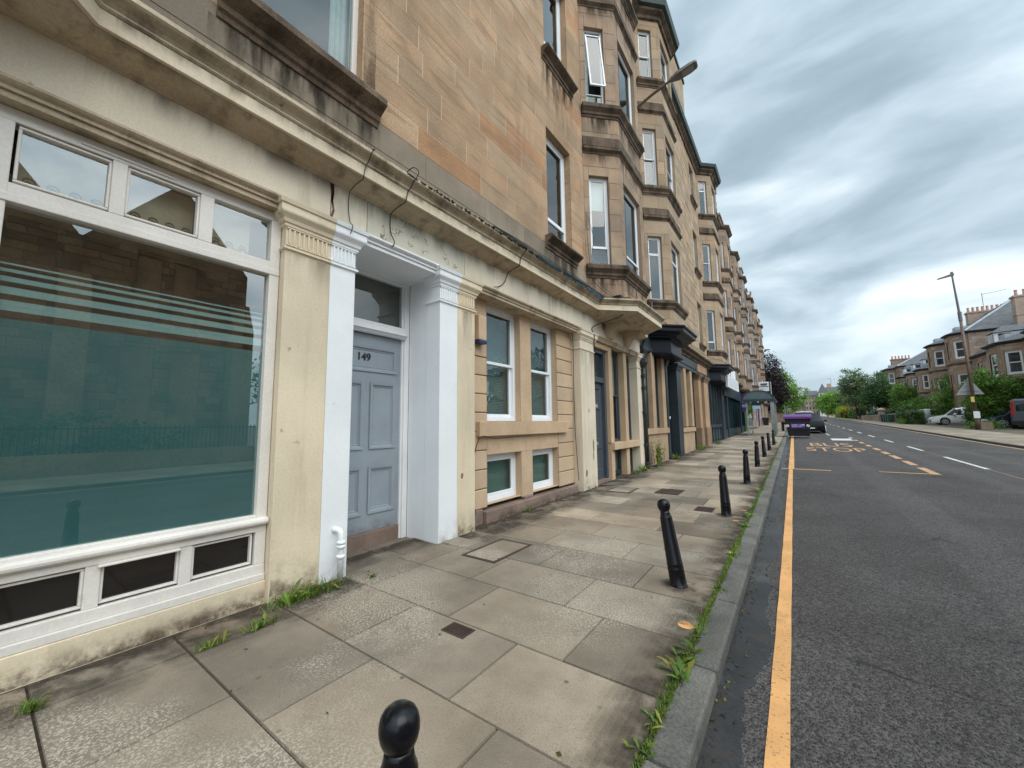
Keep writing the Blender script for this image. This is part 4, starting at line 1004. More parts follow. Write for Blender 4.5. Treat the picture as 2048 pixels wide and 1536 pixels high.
# ---------------------------------------------------------------- C, D, E: the older, greyer end of the terrace
def terrace(nm, label, y0, y1, ze, stone, shops, bays, cols, seed, gables, chims):
    rt = thing('tenement_building', (XA, (y0 + y1) / 2, zg((y0 + y1) / 2)), label, 'building')
    R.seed(seed); g = zg((y0 + y1) / 2); H = (ze - 5.0 - g) / 3.0; tf = tintfn(.75, 1.12, .06)
    fls = [(5.75 + g + i * H - .2, 5.75 + g + i * H + H * .5, 'sash') for i in range(3)]
    wl = MB(); holes = [(a, b, f[0], f[1]) for a, b in cols for f in fls]
    segs = []; c = y0
    for J in bays: segs.append((c, J)); c = J + 2.9
    segs.append((c, y1))
    for a, b in segs: stones(wl, UP, a, b, 4.4, ze, holes, (.4, .5), (.5, 1.2), .014, .015, tf, .012)
    for h in holes: reveal(wl, UP, h, .2, 0, (.9, .9, .9))
    wl.build('upper_wall', [stone, 'mortar_dark'], rt)
    flat_windows(rt, XA, cols, fls, gm='far_glass', back=None, detail=False)
    for J in bays: bay(rt, XA, J, fls, 4.4, ze, stone, p=.5, f=1.9, back=False, tf=tf, jig=.012, ch=(.4, .5))
    pl = [(XA, y0)]
    for J in bays: pl += bay_plan(XA, J, .5, 1.9)
    pl.append((XA, y1))
    e = MB(); e.sweep(pl, [(0, ze - .25), (.1, ze - .2), (.25, ze - .05), (.28, ze + .08), (-.1, ze + .1)]); e.cut(); e.sweep(pl, [(0, 4.4), (.12, 4.45), (.3, 4.6), (.3, 4.75), (-.1, 4.8)]); e.build('eaves_cornice', 'sooty_stone', rt)
    sm = MB()
    for h in holes: sm.sweep([(XA, h[0] - .12), (XA, h[1] + .12)], SIL(h[2] - .28, h[2], .13)); sm.cut()
    sm.build('window_sill', 'sooty_stone', rt)
    roofblock(rt, XA, y0, y1, ze + .05, rise=3.0, body='grey_stone')
    gm_ = MB(); wn = []
    for (yc, w, h) in gables:
        gm_.cut(); k = 5
        for i in range(k):
            ww = w * (1 - i / k); gm_.box(XA - .5, XA + .02 + .001 * i, yc - ww / 2, yc + ww / 2, ze + h * i / k, ze + h * (i + 1) / k - (0 if i == k - 1 else .002), 0, tf())
        gm_.box(XA - .12, XA + .12, yc - .12, yc + .12, ze + h, ze + h + .5)
        wn.append((yc - w * .16, yc + w * .16, ze + .1, ze + h * .55))
    if gables: gm_.build('dormer_gable', stone, rt)
    for h in wn: window(rt, XF(XA + .06), *h, 0, 'sash', gm='far_glass', back=None, detail=False, fw=.05)
    for (a, b, h, n) in chims: chimney(rt, XA - .9, XA - .1, a, b, ze, ze + h, stone if 'stone' in stone else stone, n, potmat='awning_cream')
    # ground floor shops
    for (a, b, mat, kind) in shops:
        s = MB(); gz = zg((a + b) / 2) - .1
        if kind == 'shop':
            s.box(-4.4, -4.05, a, b, gz, gz + .7); s.box(-4.4, -3.98, a, a + .3, gz, 4.4); s.box(-4.4, -3.98, b - .3, b, gz, 4.4); s.box(-4.3, -3.9, a, b, 3.5, 4.3)
            n = max(1, int((b - a) / 1.3))
            for i in range(1, n): y = a + .3 + (b - a - .6) * i / n; s.box(-4.4, -4.04, y - .05, y + .05, gz + .7, 3.5)
            s.build('shop_front', mat, rt, bevel=.01)
            q = MB(); q.quad(XF(-4.2), a, b, gz + .7, 3.5, 0); q.build('shop_pane', 'far_glass', rt)
        else:
            stones(s, XF(-4.02), a, b, gz, 4.4, [(a + (b - a) * .35, a + (b - a) * .65, gz + 1.1, gz + 3.1)], (.4, .5), (.6, 1.2), .01, .01, tf)
            s.build('ground_wall', [stone, 'mortar_dark'], rt)
            window(rt, XF(-4.1), a + (b - a) * .35, a + (b - a) * .65, gz + 1.1, gz + 3.1, 0, 'sash', gm='far_glass', back=None, detail=False)
    return rt
T1 = terrace('c', 'brown stone tenement with stepped dormer gables beyond the white hoarding', 31.42, 47.6, 18.2, 'brown_stone',
        [(31.45, 33.6, 'charcoal_paint', 'shop'), (33.6, 42.5, 'teal_paint', 'shop'), (42.5, 46.0, 'navy_paint', 'shop'), (46.0, 47.6, 'shop_green', 'shop')],
        [36.2, 42.6], [(31.9, 33.0), (39.6, 40.6)], 21, [(35.5, 2.6, 2.6), (44.0, 2.6, 2.4)], [(38.3, 40.4, 2.0, 4)])
T2 = terrace('d', 'grey weathered stone tenement above the green shopfront and cream awning', 47.62, 64.5, 18.0, 'grey_stone',
        [(47.62, 52.3, 'shop_green', 'shop'), (52.3, 58.5, '', 'wall'), (58.5, 64.5, '', 'wall')],
        [50.0, 59.5], [(56.0, 57.1)], 22, [(51.5, 2.8, 2.4)], [(57.2, 59.4, 3.4, 3), (63.0, 64.4, 2.2, 3)])
T3 = terrace('e', 'last brown tenement of the left terrace standing before the purple beech', 64.52, 91.5, 18.4, 'brown_stone',
        [(64.52, 66.5, 'shop_violet', 'shop'), (66.5, 76, '', 'wall'), (76, 84, '', 'wall'), (84, 91.5, '', 'wall')],
        [68.0, 80.0], [(73.5, 74.6), (77.0, 78.0), (85.5, 86.6), (88.5, 89.6)], 23, [(69.5, 3.0, 2.8), (81.5, 3.0, 2.8)], [(75.0, 77.4, 3.4, 4), (88.6, 91.4, 3.0, 4)])
eg = MB(); eg.face([(XA - .01, 91.52, 0), (XA - 11, 91.52, 0), (XA - 11, 91.52, 18.4), (XA - 5.5, 91.52, 21.4), (XA - .01, 91.52, 18.4)]); eg.build('end_wall', 'grey_stone', T3)
R.seed(5)
# ------------------------------------------------------------------ ground
def struct(o): o['kind'] = 'structure'; return o
def kr(y): return 8.35 if y < 30 else 8.35 + (y - 30) * .018      # the far kerb
YS = [-40, -20, -10, -5] + list(range(-3, 60)) + list(range(60, 200, 4)) + list(range(200, 421, 20))
def strip(name, mat, xa, xb, dz, ys=YS, wob=0.0):
    m = MB()
    for a, b in zip(ys[:-1], ys[1:]):
        fa = lambda f, y: f(y) if callable(f) else f
        m.face([(fa(xa, a), a, zg(a) + dz), (fa(xb, a), a, zg(a) + dz), (fa(xb, b), b, zg(b) + dz), (fa(xa, b), b, zg(b) + dz)])
    return struct(m.build(name, mat))
g = MB(); gy = [-900, -200, -40] + list(range(0, 421, 15)) + [700, 1200, 2500]
for a, b in zip(gy[:-1], gy[1:]):
    za, zb = (zg(max(min(q, 420), -5)) - .25 for q in (a, b))
    for x0, x1 in ((-1500, -40), (-40, 40), (40, 1500)): g.face([(x0, a, za), (x1, a, za), (x1, b, zb), (x0, b, zb)])
struct(g.build('ground', 'earth'))
strip('road', 'asphalt', -.5, lambda y: kr(y), -.10)
# left pavement: stone flags in rows across the footway
pv = MB(); dz = MB()
R.seed(3)
TIN = {(0, 1): .9, (0, 2): 1.0, (0, 3): 1.08, (1, 0): .8, (1, 1): .84, (1, 2): 1.08, (1, 3): .92, (2, 0): .76, (2, 1): .8, (2, 2): 1.04, (2, 3): 1.24, (3, 0): .8, (3, 1): .84, (3, 2): 1.06, (3, 3): .66, (4, 0): .85, (4, 1): .86, (4, 2): 1.02, (4, 3): 1.14}
yy = 1.05 - 7 * .708; row = -6
edge = -.71
while yy < 62:
    y1 = yy + .708
    cuts = [-3.56, -2.46, -1.38] if row % 2 else [-3.62, -2.84, -1.75]
    if yy > 7 and R.random() < .5: cuts = [c + R.uniform(-.12, .12) for c in cuts]
    xs = [-4.02] + cuts + [edge - .012]
    for i, (a, b) in enumerate(zip(xs[:-1], xs[1:])):
        k = TIN.get((row - 0, i - 0), None)
        k = R.choice([.56, .7, .82, .95, 1.0, 1.08, 1.22, 1.42]) * R.uniform(.95, 1.05) if k is None else k
        w = R.uniform(-.04, .04); t = (k * (1 + w), k, k * (1 - w))
        if i == 0: t = tuple(c * .82 for c in t)
        j = .0045; h = R.uniform(-.002, .002); za, zb = zg(yy) + h, zg(y1) + h
        o = [(a + j, yy + j, za - .02), (b - j, yy + j, za - .02), (b - j, y1 - j, zb - .02), (a + j, y1 - j, zb - .02)]
        e = j + .0045
        q = [(a + e, yy + e, za), (b - e, yy + e, za), (b - e, y1 - e, zb), (a + e, y1 - e, zb)]
        pv.idx(o + q, [(4, 5, 6, 7), (0, 1, 5, 4), (1, 2, 6, 5), (2, 3, 7, 6), (3, 0, 4, 7)], 0, t)
    dz.face([(-4.5, yy, zg(yy) - .014), (edge + .02, yy, zg(yy) - .014), (edge + .02, y1, zg(y1) - .014), (-4.5, y1, zg(y1) - .014)])
    yy = y1; row += 1
ye = yy
for a, b in zip(range(int(ye), 416, 8), range(int(ye) + 8, 424, 8)):
    pv.face([(-4.6, max(a, ye), zg(max(a, ye))), (edge, max(a, ye), zg(max(a, ye))), (edge, b, zg(b)), (-4.6, b, zg(b))])
struct(pv.build('pavement', 'paving')); struct(dz.build('pavement_bedding', 'dirt'))
dp_ = MB()  # dirt with contact shade painted in along wall, kerb and bollard feet
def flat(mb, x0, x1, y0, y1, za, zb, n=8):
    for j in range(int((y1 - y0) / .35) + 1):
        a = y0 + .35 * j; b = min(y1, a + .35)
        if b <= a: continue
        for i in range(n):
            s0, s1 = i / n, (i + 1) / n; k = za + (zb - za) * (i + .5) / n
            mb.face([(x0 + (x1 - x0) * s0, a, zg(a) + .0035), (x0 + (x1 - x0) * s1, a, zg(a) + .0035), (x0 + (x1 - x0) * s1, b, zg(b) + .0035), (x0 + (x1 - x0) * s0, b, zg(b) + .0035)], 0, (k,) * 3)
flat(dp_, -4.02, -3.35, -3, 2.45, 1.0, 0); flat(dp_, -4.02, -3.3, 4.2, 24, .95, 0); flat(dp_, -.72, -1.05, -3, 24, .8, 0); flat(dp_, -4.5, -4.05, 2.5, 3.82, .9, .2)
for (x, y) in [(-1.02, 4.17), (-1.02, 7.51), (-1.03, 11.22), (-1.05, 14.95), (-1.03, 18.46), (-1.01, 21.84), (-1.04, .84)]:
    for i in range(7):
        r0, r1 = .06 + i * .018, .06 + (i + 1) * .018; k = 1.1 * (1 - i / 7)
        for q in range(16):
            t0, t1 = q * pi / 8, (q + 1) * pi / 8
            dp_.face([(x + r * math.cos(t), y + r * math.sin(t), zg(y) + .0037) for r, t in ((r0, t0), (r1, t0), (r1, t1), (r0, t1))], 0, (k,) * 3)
tag(dp_.build('pavement_grime_shade', 'damp_dirt_shade'), 'dirt and painted shade on the pavement along the wall, kerb and bollards', 'dirt', kind='stuff')
lt = MB()
for i in range(330):
    y = R.choice([R.uniform(-.5, 16), R.uniform(1, 8)]); w_ = R.random()
    x, z_ = (-.50 + abs(R.gauss(0, .06)), -.093) if w_ < .6 else (-4.0 + abs(R.gauss(0, .12)), .004) if w_ < .8 else (R.uniform(-3.9, -.75), .004)
    L = R.uniform(.006, .022); a = R.uniform(0, 6.28); k = R.uniform(.4, 1.4)
    lt.face([(x + L * math.cos(a + q) * (1 if j % 2 else .5), y + L * math.sin(a + q) * (1 if j % 2 else .5), zg(y) + z_ + .004 * (j % 3)) for j, q in enumerate((0, 1.5, 3.1, 4.6))], 0, (k * .9, k * .5, k * .3))
tag(lt.build('leaf_litter', 'leaf_olive'), 'scraps of dead leaf and litter in the gutter and by the wall', 'litter', kind='stuff')
# threshold flags inside the recess of 149 and at the slate door
th = MB()
for x0, x1, y0, y1, k in ((-4.70, -4.36, 2.5, 3.14, .62), (-4.70, -4.36, 3.15, 3.82, .56), (-4.352, -4.04, 2.5, 3.3, .75), (-4.352, -4.04, 3.31, 3.82, .66)):
    th.box(x0, x1, y0, y1, -.05, .004, 0, (k, k * 1.02, k * 1.04))
struct(th.build('entrance_flagstone', 'paving', bevel=.004))
# kerb stones
kb = MB(); y = -4.0
while y < 62:
    L = R.uniform(.85, 1.25); k = R.uniform(.8, 1.2)
    kb.hexa([(-.695, y + .006, zg(y) - .25), (-.505, y + .006, zg(y) - .25), (-.505, y + L - .006, zg(y + L) - .25), (-.695, y + L - .006, zg(y + L) - .25),
             (-.695, y + .006, zg(y) + .002), (-.512, y + .006, zg(y) - .002), (-.512, y + L - .006, zg(y + L) - .002), (-.695, y + L - .006, zg(y + L) + .002)], 0, (k, k, k))
    y += L
for a in range(62, 416, 6): kb.hexa([(-.695, a, zg(a) - .25), (-.505, a, zg(a) - .25), (-.505, a + 6, zg(a + 6) - .25), (-.695, a + 6, zg(a + 6) - .25), (-.695, a, zg(a)), (-.505, a, zg(a)), (-.505, a + 6, zg(a + 6)), (-.695, a + 6, zg(a + 6))])
struct(kb.build('kerb', 'kerb_stone', bevel=.018))
# damp smooth gutter with a ragged edge against the coarse surfacing
gu = MB(); n = 420; pts = []
for i in range(n + 1):
    y = -3 + i * .06 if i < 330 else 16.8 + (i - 330) * .4
    x = -.34 + .035 * math.sin(y * 2.1) + .03 * math.sin(y * 5.3 + 1) + R.uniform(-.018, .018) + (.03 if 3 < y < 8 else 0)
    pts.append((x, y))
for (xa, a), (xb, b) in zip(pts[:-1], pts[1:]): gu.face([(-.52, a, zg(a) - .096), (xa, a, zg(a) - .096), (xb, b, zg(b) - .096), (-.52, b, zg(b) - .096)])
struct(gu.build('gutter_strip', 'gutter_asphalt'))
gd = MB()
for i in range(2600):
    y = R.uniform(-1, 18); r = R.triangular(.0015, .010, .002); x = -.505 + abs(R.gauss(0, .016)) + r * .6; gd.lathe([(r, 0), (r * .8, r * .5), (.0005, r * .8)], (x, y, zg(y) - .098), 5)
o = gd.build('gutter_grit', 'dirt'); tag(o, 'dirt and grit gathered along the foot of the kerb', 'grit', kind='stuff')
# painted lines
def ribbon(mb, x0, x1, y0, y1, dz=-.092, step=1.0, mi=0):
    n = max(1, int((y1 - y0) / step))
    for i in range(n):
        a, b = y0 + (y1 - y0) * i / n, y0 + (y1 - y0) * (i + 1) / n
        fx = lambda f, y: f(y) if callable(f) else f
        mb.face([(fx(x0, a), a, zg(a) + dz), (fx(x1, a), a, zg(a) + dz), (fx(x1, b), b, zg(b) + dz), (fx(x0, b), b, zg(b) + dz)], mi)
yl = MB()
ribbon(yl, lambda y: -.236 + .0015 * math.sin(y * 7), lambda y: -.134 + .0015 * math.sin(y * 5.1 + 1), -4, 15.55, step=.12); ribbon(yl, -.25, -.095, 15.75, 38)
struct(yl.build('yellow_line', 'yellow_line'))
bm = MB(); ribbon(bm, -.44, .82, 15.57, 15.73); ribbon(bm, 1.95, 3.22, 15.85, 16.0)
for a, b in ((16.02, 17.6), (18.3, 19.8), (20.6, 22.1), (22.7, 24.0), (24.9, 26.2), (27.4, 28.7), (30, 31.4), (32.6, 33.8)): ribbon(bm, 3.03, 3.22, a, b)
struct(bm.build('bus_stop_marking', 'faded_yellow'))
def roadword(body, x0, x1, y0, y1):
    cu = bpy.data.curves.new('t', 'FONT'); cu.body = body; cu.size = 1
    t = bpy.data.objects.new('t', cu); C.objects.link(t); dg = bpy.context.evaluated_depsgraph_get(); dg.update()
    me = bpy.data.meshes.new_from_object(t.evaluated_get(dg)); bpy.data.objects.remove(t)
    xs = [v.co.x for v in me.vertices]; ys = [v.co.y for v in me.vertices]; a0, a1, b0, b1 = min(xs), max(xs), min(ys), max(ys)
    mb = MB(); P = []
    for v in me.vertices:
        y = y0 + (v.co.y - b0) / (b1 - b0) * (y1 - y0); P.append((x0 + (v.co.x - a0) / (a1 - a0) * (x1 - x0), y, zg(y) - .091))
    mb.idx(P, [tuple(f.vertices) for f in me.polygons]); bpy.data.meshes.remove(me)
    struct(mb.build('road_lettering', 'faded_yellow'))
roadword('STOP', .42, 2.68, 23.5, 25.9); roadword('BUS', .66, 2.45, 26.9, 29.8)
wp = MB(); ribbon(wp, 1.95, 3.0, 32.9, 35.2); ribbon(wp, 3.05, 3.22, 35.6, 36.8)
for a, b in ((17.9, 22.0), (25.1, 28.0), (31.5, 34.2)): ribbon(wp, 4.54, 4.66, a, b)
for k in range(26): ribbon(wp, 4.54, 4.68, 38.0 + k * 6.6, 40.8 + k * 6.6)
ribbon(wp, 2.15, 2.25, 40, 44); 
struct(wp.build('white_line', 'white_line'))
jn = MB(); ribbon(jn, 4.60, 4.63, 6, 17.8, -.0955); ribbon(jn, 4.6, 4.62, 22.1, 25, -.0955)
struct(jn.build('carriageway_joint', 'sandstone_margin'))
ry = MB(); ribbon(ry, lambda y: kr(y) - .32, lambda y: kr(y) - .2, -5, 130); struct(ry.build('yellow_line', 'faded_yellow'))
ysm = MB()
for cx, cy, r in ((-.80, 3.42, .07), (-.86, 7.2, .05), (-.83, 8.05, .05), (-.85, 9.9, .04), (-1.2, 8.0, .03)):
    ysm.face([(cx + r * 1.3 * math.cos(t) * R.uniform(.6, 1), cy + r * math.sin(t) * R.uniform(.6, 1), zg(cy) + .0035) for t in [i * pi / 7 for i in range(14)]])
struct(ysm.build('paint_spill', 'yellow_line'))
# chamber covers let into the flags
def cover(x0, x1, y0, y1, label, kind='infill'):
    z = zg((y0 + y1) / 2); t = thing('inspection_cover', ((x0 + x1) / 2, (y0 + y1) / 2, z), label, 'access cover')
    f = MB(); w = .045 if kind == 'infill' else .018; zt = z + .006
    for q in ((x0, x1, y0, y0 + w), (x0, x1, y1 - w, y1), (x0, x0 + w, y0 + w, y1 - w), (x1 - w, x1, y0 + w, y1 - w)): f.box(q[0], q[1], q[2], q[3], z - .03, zt)
    f.build('frame', 'rust_iron', t, bevel=.003)
    l = MB(); l.box(x0 + w + .002, x1 - w - .002, y0 + w + .002, y1 - w - .002, z - .03, zt - .001)
    if kind != 'infill':
        n = 7
        for i in range(n):
            for j in range(n):
                a = x0 + w + (x1 - x0 - 2 * w) * (i + .2) / n; b = y0 + w + (y1 - y0 - 2 * w) * (j + .2) / n
                l.box(a, a + (x1 - x0) / n * .5, b, b + (y1 - y0) / n * .5, zt - .001, zt + .004)
    l.build('lid', 'paving' if kind == 'infill' else 'rust_iron', t)
cover(-3.42, -2.9, 3.65, 4.47, 'large stone filled cover with rusty rim in front of the grey door'); cover(-2.35, -2.12, 2.28, 2.43, 'small rusty iron cover with chequer pattern in the near flags', 'iron')
cover(-3.6, -3.05, 8.6, 9.35, 'stone filled cover in front of the slate door'); cover(-2.6, -2.1, 8.9, 9.6, 'dark iron grating cover between the slate door and the kerb', 'iron'); cover(-1.55, -1.25, 7.6, 8.0, 'small iron cover near the second standing bollard', 'iron')

# right side pavement, kerb and gardens
m = MB(); k2 = MB()
for a, b in zip(YS[:-1], YS[1:]):
    m.face([(kr(a) + .2, a, zg(a)), (kr(a) + 3.3, a, zg(a) + .05), (kr(b) + 3.3, b, zg(b) + .05), (kr(b) + .2, b, zg(b))])
    k2.hexa([(kr(a), a, zg(a) - .3), (kr(a) + .2, a, zg(a) - .3), (kr(b) + .2, b, zg(b) - .3), (kr(b), b, zg(b) - .3), (kr(a), a, zg(a)), (kr(a) + .2, a, zg(a) + .002), (kr(b) + .2, b, zg(b) + .002), (kr(b), b, zg(b))])
struct(m.build('pavement', 'paving')); struct(k2.build('kerb', 'kerb_stone'))
strip('front_garden', 'earth', lambda y: kr(y) + 3.2, 19, .03)

# ------------------------------------------------------------------ bollards
bo = local('bollard', 'x', 'bollard', 'black bollards along the kerb')
b = MB(); b.lathe([(.0, .0), (.082, .0), (.082, .006), (.0775, .01), (.0745, .16), (.0765, .165), (.0765, .172), (.0742, .176), (.0732, .205), (.0752, .21), (.0752, .217), (.073, .221), (.058, .645), (.0555, .655), (.050, .667), (.0455, .69), (.044, .712), (.001, .712)], (0, 0, 0), 32); b.build('shaft', 'black_iron', bo, smooth=True)
b = MB(); b.lathe([(.044, .711), (.049, .717), (.057, .734), (.0615, .755), (.062, .772), (.058, .793), (.049, .809), (.034, .821), (.016, .827), (.001, .828)], (0, 0, 0), 32); b.build('ball_top', 'black_iron', bo, smooth=True)
BL = [(-1.04, .84, 'nearest black bollard, only its round top showing at the bottom edge', 0), (-1.02, 4.17, 'leaning black bollard by the large stone filled cover', -.14), (-1.02, 7.51, 'black bollard beside the small iron cover, second of the full ones', -.03), (-1.03, 11.22, 'third full black bollard along the kerb, before the bus stop lines', .01),
      (-1.05, 14.95, 'fourth full black bollard along the kerb', .02), (-1.03, 18.46, 'fifth full black bollard, with a pale sticker', -.03), (-1.01, 21.84, 'last but one of the row of black bollards, before the shelter', -.02)]
for i, (x, y, lab, tilt) in enumerate(BL):
    o = bo if i == 0 else copy_tree(bo); o.location = (x, y, zg(y) - .004); o.rotation_euler = (0, tilt, R.uniform(0, 3)); o['label'] = lab
    o.rotation_mode = 'XYZ'; o.rotation_euler = (.0, tilt, 0)
    if i == 0: o.location.z -= .08
o = copy_tree(bo); o.location = (-.97, 25.75, zg(25.75)); o['label'] = 'farthest black bollard of the row, nearest to the bus shelter'

# ------------------------------------------------------------------ weeds and grass
def blade(mb, x, y, z, h, w, a, lean, t):
    dx, dy = math.cos(a), math.sin(a); ox, oy = -dy * w, dx * w
    mb.idx([(x - ox, y - oy, z), (x + ox, y + oy, z), (x + dx * lean * .45 + ox * .8, y + dy * lean * .45 + oy * .8, z + h * .62), (x + dx * lean * .45 - ox * .8, y + dy * lean * .45 - oy * .8, z + h * .62), (x + dx * lean, y + dy * lean, z + h)], [(0, 1, 2, 3), (3, 2, 4)], 0, t)
def leaf(mb, x, y, z, L, w, a, up, t):
    dx, dy = math.cos(a), math.sin(a); sx, sy = -dy, dx; P = []; n = 6
    for i in range(n + 1):
        s = i / n; ww = w * math.sin(pi * min(1, s * .9 + .08)) * (1 if i % 2 else .6); zz = z + up * math.sin(s * pi * .6) * L
        P += [(x + dx * L * s - sx * ww, y + dy * L * s - sy * ww, zz), (x + dx * L * s + sx * ww, y + dy * L * s + sy * ww, zz + .001)]
    mb.idx(P, [(2 * i, 2 * i + 1, 2 * i + 3, 2 * i + 2) for i in range(n)], 0, t)
def gt_():
    k = R.uniform(.5, 1.3)
    if R.random() < .16: return (k * 2.3, k * 1.15, k * 1.6)      # dry stems
    return (k * R.uniform(.8, 1.3), k, k * R.uniform(.7, 1.2))
gs = MB()
for i in range(15000):
    y = R.choice([R.uniform(.3, 6.5), R.uniform(.3, 14), R.uniform(6, 30)])
    d = .5 + .5 * math.sin(y * 4.1) * math.sin(y * 1.7 + 1)
    if R.random() > .25 + .75 * d: continue
    x = -.705 + R.gauss(0, .014 + .022 * d * d); h = R.uniform(.006, .02 + .028 * d); blade(gs, x, y, zg(y) - .008, h, R.uniform(.0012, .003), R.uniform(0, 6.28), h * R.uniform(.2, 1.1), gt_())
for yc, n, s in ((2.75, 22, .11), (2.98, 14, .09), (2.3, 10, .06), (2.05, 10, .06), (1.6, 12, .08), (1.25, 10, .06), (3.35, 8, .06), (4.3, 10, .07), (5.4, 12, .08), (6.9, 16, .10), (7.6, 14, .09), (8.5, 8, .07), (10.4, 10, .08), (13.5, 12, .10), (18.2, 14, .12)):
    for i in range(n): leaf(gs, -.70 + R.gauss(0, .03), yc + R.gauss(0, .05), zg(yc) + .002, s * R.uniform(.6, 1.2), s * .16, R.uniform(0, 6.28), R.uniform(.1, .6), gt_())
for i in range(9000):
    y = R.choice([R.uniform(.2, 9), R.uniform(.2, 22)]); blade(gs, -.703 + R.gauss(0, .012), y, zg(y) - .006, R.uniform(.006, .022), R.uniform(.0015, .0035), R.uniform(0, 6.28), R.uniform(.004, .02), gt_())
tag(gs.build('kerb_grass', 'grass'), 'grass and moss growing in the joint behind the kerb', 'grass', kind='stuff')
mo = MB()
for i in range(500):
    r_ = R.randrange(0, 14); y = 1.05 + r_ * .708 + R.gauss(0, .006); x = R.uniform(-3.9, -.8)
    if math.sin(x * 3 + r_ * 2) < .2: continue
    blade(mo, x, y, zg(y) - .01, R.uniform(.004, .014), .003, R.uniform(0, 6.28), .006, gt_())
tag(mo.build('joint_moss', 'grass'), 'specks of moss in the joints between paving flags', 'moss', kind='stuff')
def tuft(x, y, r, h, n, label, broad=8, ry=None, mat='grass'):
    m = MB(); z = zg(y)
    for i in range(n): blade(m, x + R.gauss(0, r * .45), y + R.gauss(0, (ry or r) * .5), z - .004, h * R.uniform(.35, 1), R.uniform(.0015, .0035), R.uniform(0, 6.28), h * R.uniform(.2, 1.1), gt_())
    for i in range(broad): leaf(m, x + R.gauss(0, r * .4), y + R.gauss(0, (ry or r) * .4), z + .004, h * R.uniform(.6, 1.2), h * .16, R.uniform(0, 6.28), R.uniform(.2, .9), gt_())
    tag(m.build('weed_tuft', mat, origin=(x, y, z)), label, 'weeds', 'weeds growing along the building line')
tuft(-3.83, 2.0, .11, .13, 420, 'thick grassy weeds at the foot of the cream and white pier', 30, .36); tuft(-3.58, 1.5, .06, .08, 120, 'low weed patch in the joint before the shop front', 12, .13); tuft(-3.57, 1.18, .035, .07, 70, 'small weed tuft between two flags before the shop front', 6, .09)
tuft(-3.65, .34, .05, .07, 80, 'weed tuft in the near left flags', 8); tuft(-3.72, 2.62, .03, .05, 30, 'tiny dandelion at the edge of the entrance flag', 8); tuft(-4.02, 6.05, .05, .09, 50, 'weeds by the stone plinth under the paired windows', 6)
tuft(-3.9, 12.3, .09, .25, 120, 'dry weeds at the foot of the last cream pilaster', 12, .5); tuft(-3.85, 21.6, .12, .3, 120, 'weeds beside the stone pilaster of the black shop', 12, .5); tuft(-1.0, 27.5, .2, .2, 140, 'weeds at the foot of the bus shelter', 12, .5)
tuft(-3.85, 16.4, .1, .28, 90, 'weeds in front of the tall black door', 12, .3); tuft(-3.7, 26.0, .15, .3, 120, 'weeds before the charcoal shop front', 12, .4)
pm = MB()
for s in range(16):
    bx, by = -3.82 + R.gauss(0, .06), 13.75 + R.gauss(0, .12); H = R.uniform(.45, .95); a = R.uniform(0, 6.28); l_ = R.uniform(.02, .14); z0 = zg(13.7)
    pm.tube([(bx, by, z0), (bx + math.cos(a) * l_ * .4, by + math.sin(a) * l_ * .4, z0 + H * .6), (bx + math.cos(a) * l_, by + math.sin(a) * l_, z0 + H)], [.006, .004, .002], 4)
    for i in range(26):
        t = R.uniform(.15, 1); leaf(pm, bx + math.cos(a) * l_ * t * t, by + math.sin(a) * l_ * t * t, z0 + H * t, R.uniform(.05, .12), .022, R.uniform(0, 6.28), R.uniform(-.2, .7), gt_())
tag(pm.build('wild_plant', 'leaf_bright', origin=(-3.82, 13.75, zg(13.7))), 'bushy green plant growing beside the black downpipe', 'plant')

# ------------------------------------------------------------------ pipes, cables, wall lamp
dp = thing('downpipe', (-3.93, 12.94, 0), 'black cast iron downpipe between the cream and the black painted fronts', 'drainpipe')
m = MB(); m.tube([(-3.93, 12.94, .25), (-3.93, 12.94, 3.9)], .058, 14); m.tube([(-3.93, 12.94, 3.9), (-3.93, 12.94, 4.15), (-3.75, 12.98, 4.55), (-3.6, 13.05, 4.75)], .055, 12); m.tube([(-3.6, 13.05, 4.7), (-3.6, 13.05, 5.6)], .05, 12); m.build('pipe', 'pipe_iron', dp, smooth=True)
m = MB()
for z in (.9, 1.95, 2.75, 3.15, 3.65): m.lathe([(.06, -.06), (.075, -.055), (.075, .055), (.06, .06)], (-3.93, 12.94, z), 14); m.box(-4.02, -3.90, 12.84, 13.04, z - .02, z + .02)
m.lathe([(.06, -.3), (.09, -.28), (.09, 0), (.06, .02)], (-3.93, 12.94, .33), 14); m.build('pipe_collar', 'pipe_iron', dp)
m = MB(); m.lathe([(.06, 3.42), (.09, 3.45), (.16, 3.58), (.16, 3.72), (.12, 3.73), (.12, 3.6)], (-3.93, 12.94, 0), 8); m.build('hopper_head', 'pipe_iron', dp)
def cable(pts, label, r=.007, n=6):
    # Catmull-Rom through the given points
    P = [Vector(p) for p in pts]; Q = []
    for i in range(len(P) - 1):
        a, b, c, d = P[max(i - 1, 0)], P[i], P[i + 1], P[min(i + 2, len(P) - 1)]
        for k in range(6):
            t = k / 6; Q.append(.5 * ((2 * b) + (c - a) * t + (2 * a - 5 * b + 4 * c - d) * t * t + (3 * b - a - 3 * c + d) * t ** 3))
    Q.append(P[-1]); m = MB(); m.tube(Q, r, n); tag(m.build('cable', 'cable_black', origin=pts[0]), label, 'cable', 'cables on the fronts')
XC = XE + .375
def drape(ys):
    pr = [(.20, 4.735), (.385, 4.70), (.378, 4.64), (.30, 4.57), (.275, 4.52), (.275, 4.40), (.24, 4.375), (.15, 4.335), (.05, 4.288), (.014, 4.24)]
    n = len(pr) - 1; return [(XE + d, ys[0] + (ys[1] - ys[0]) * i / n + .012 * math.sin(i * 2.3), z) for i, (d, z) in enumerate(pr)]
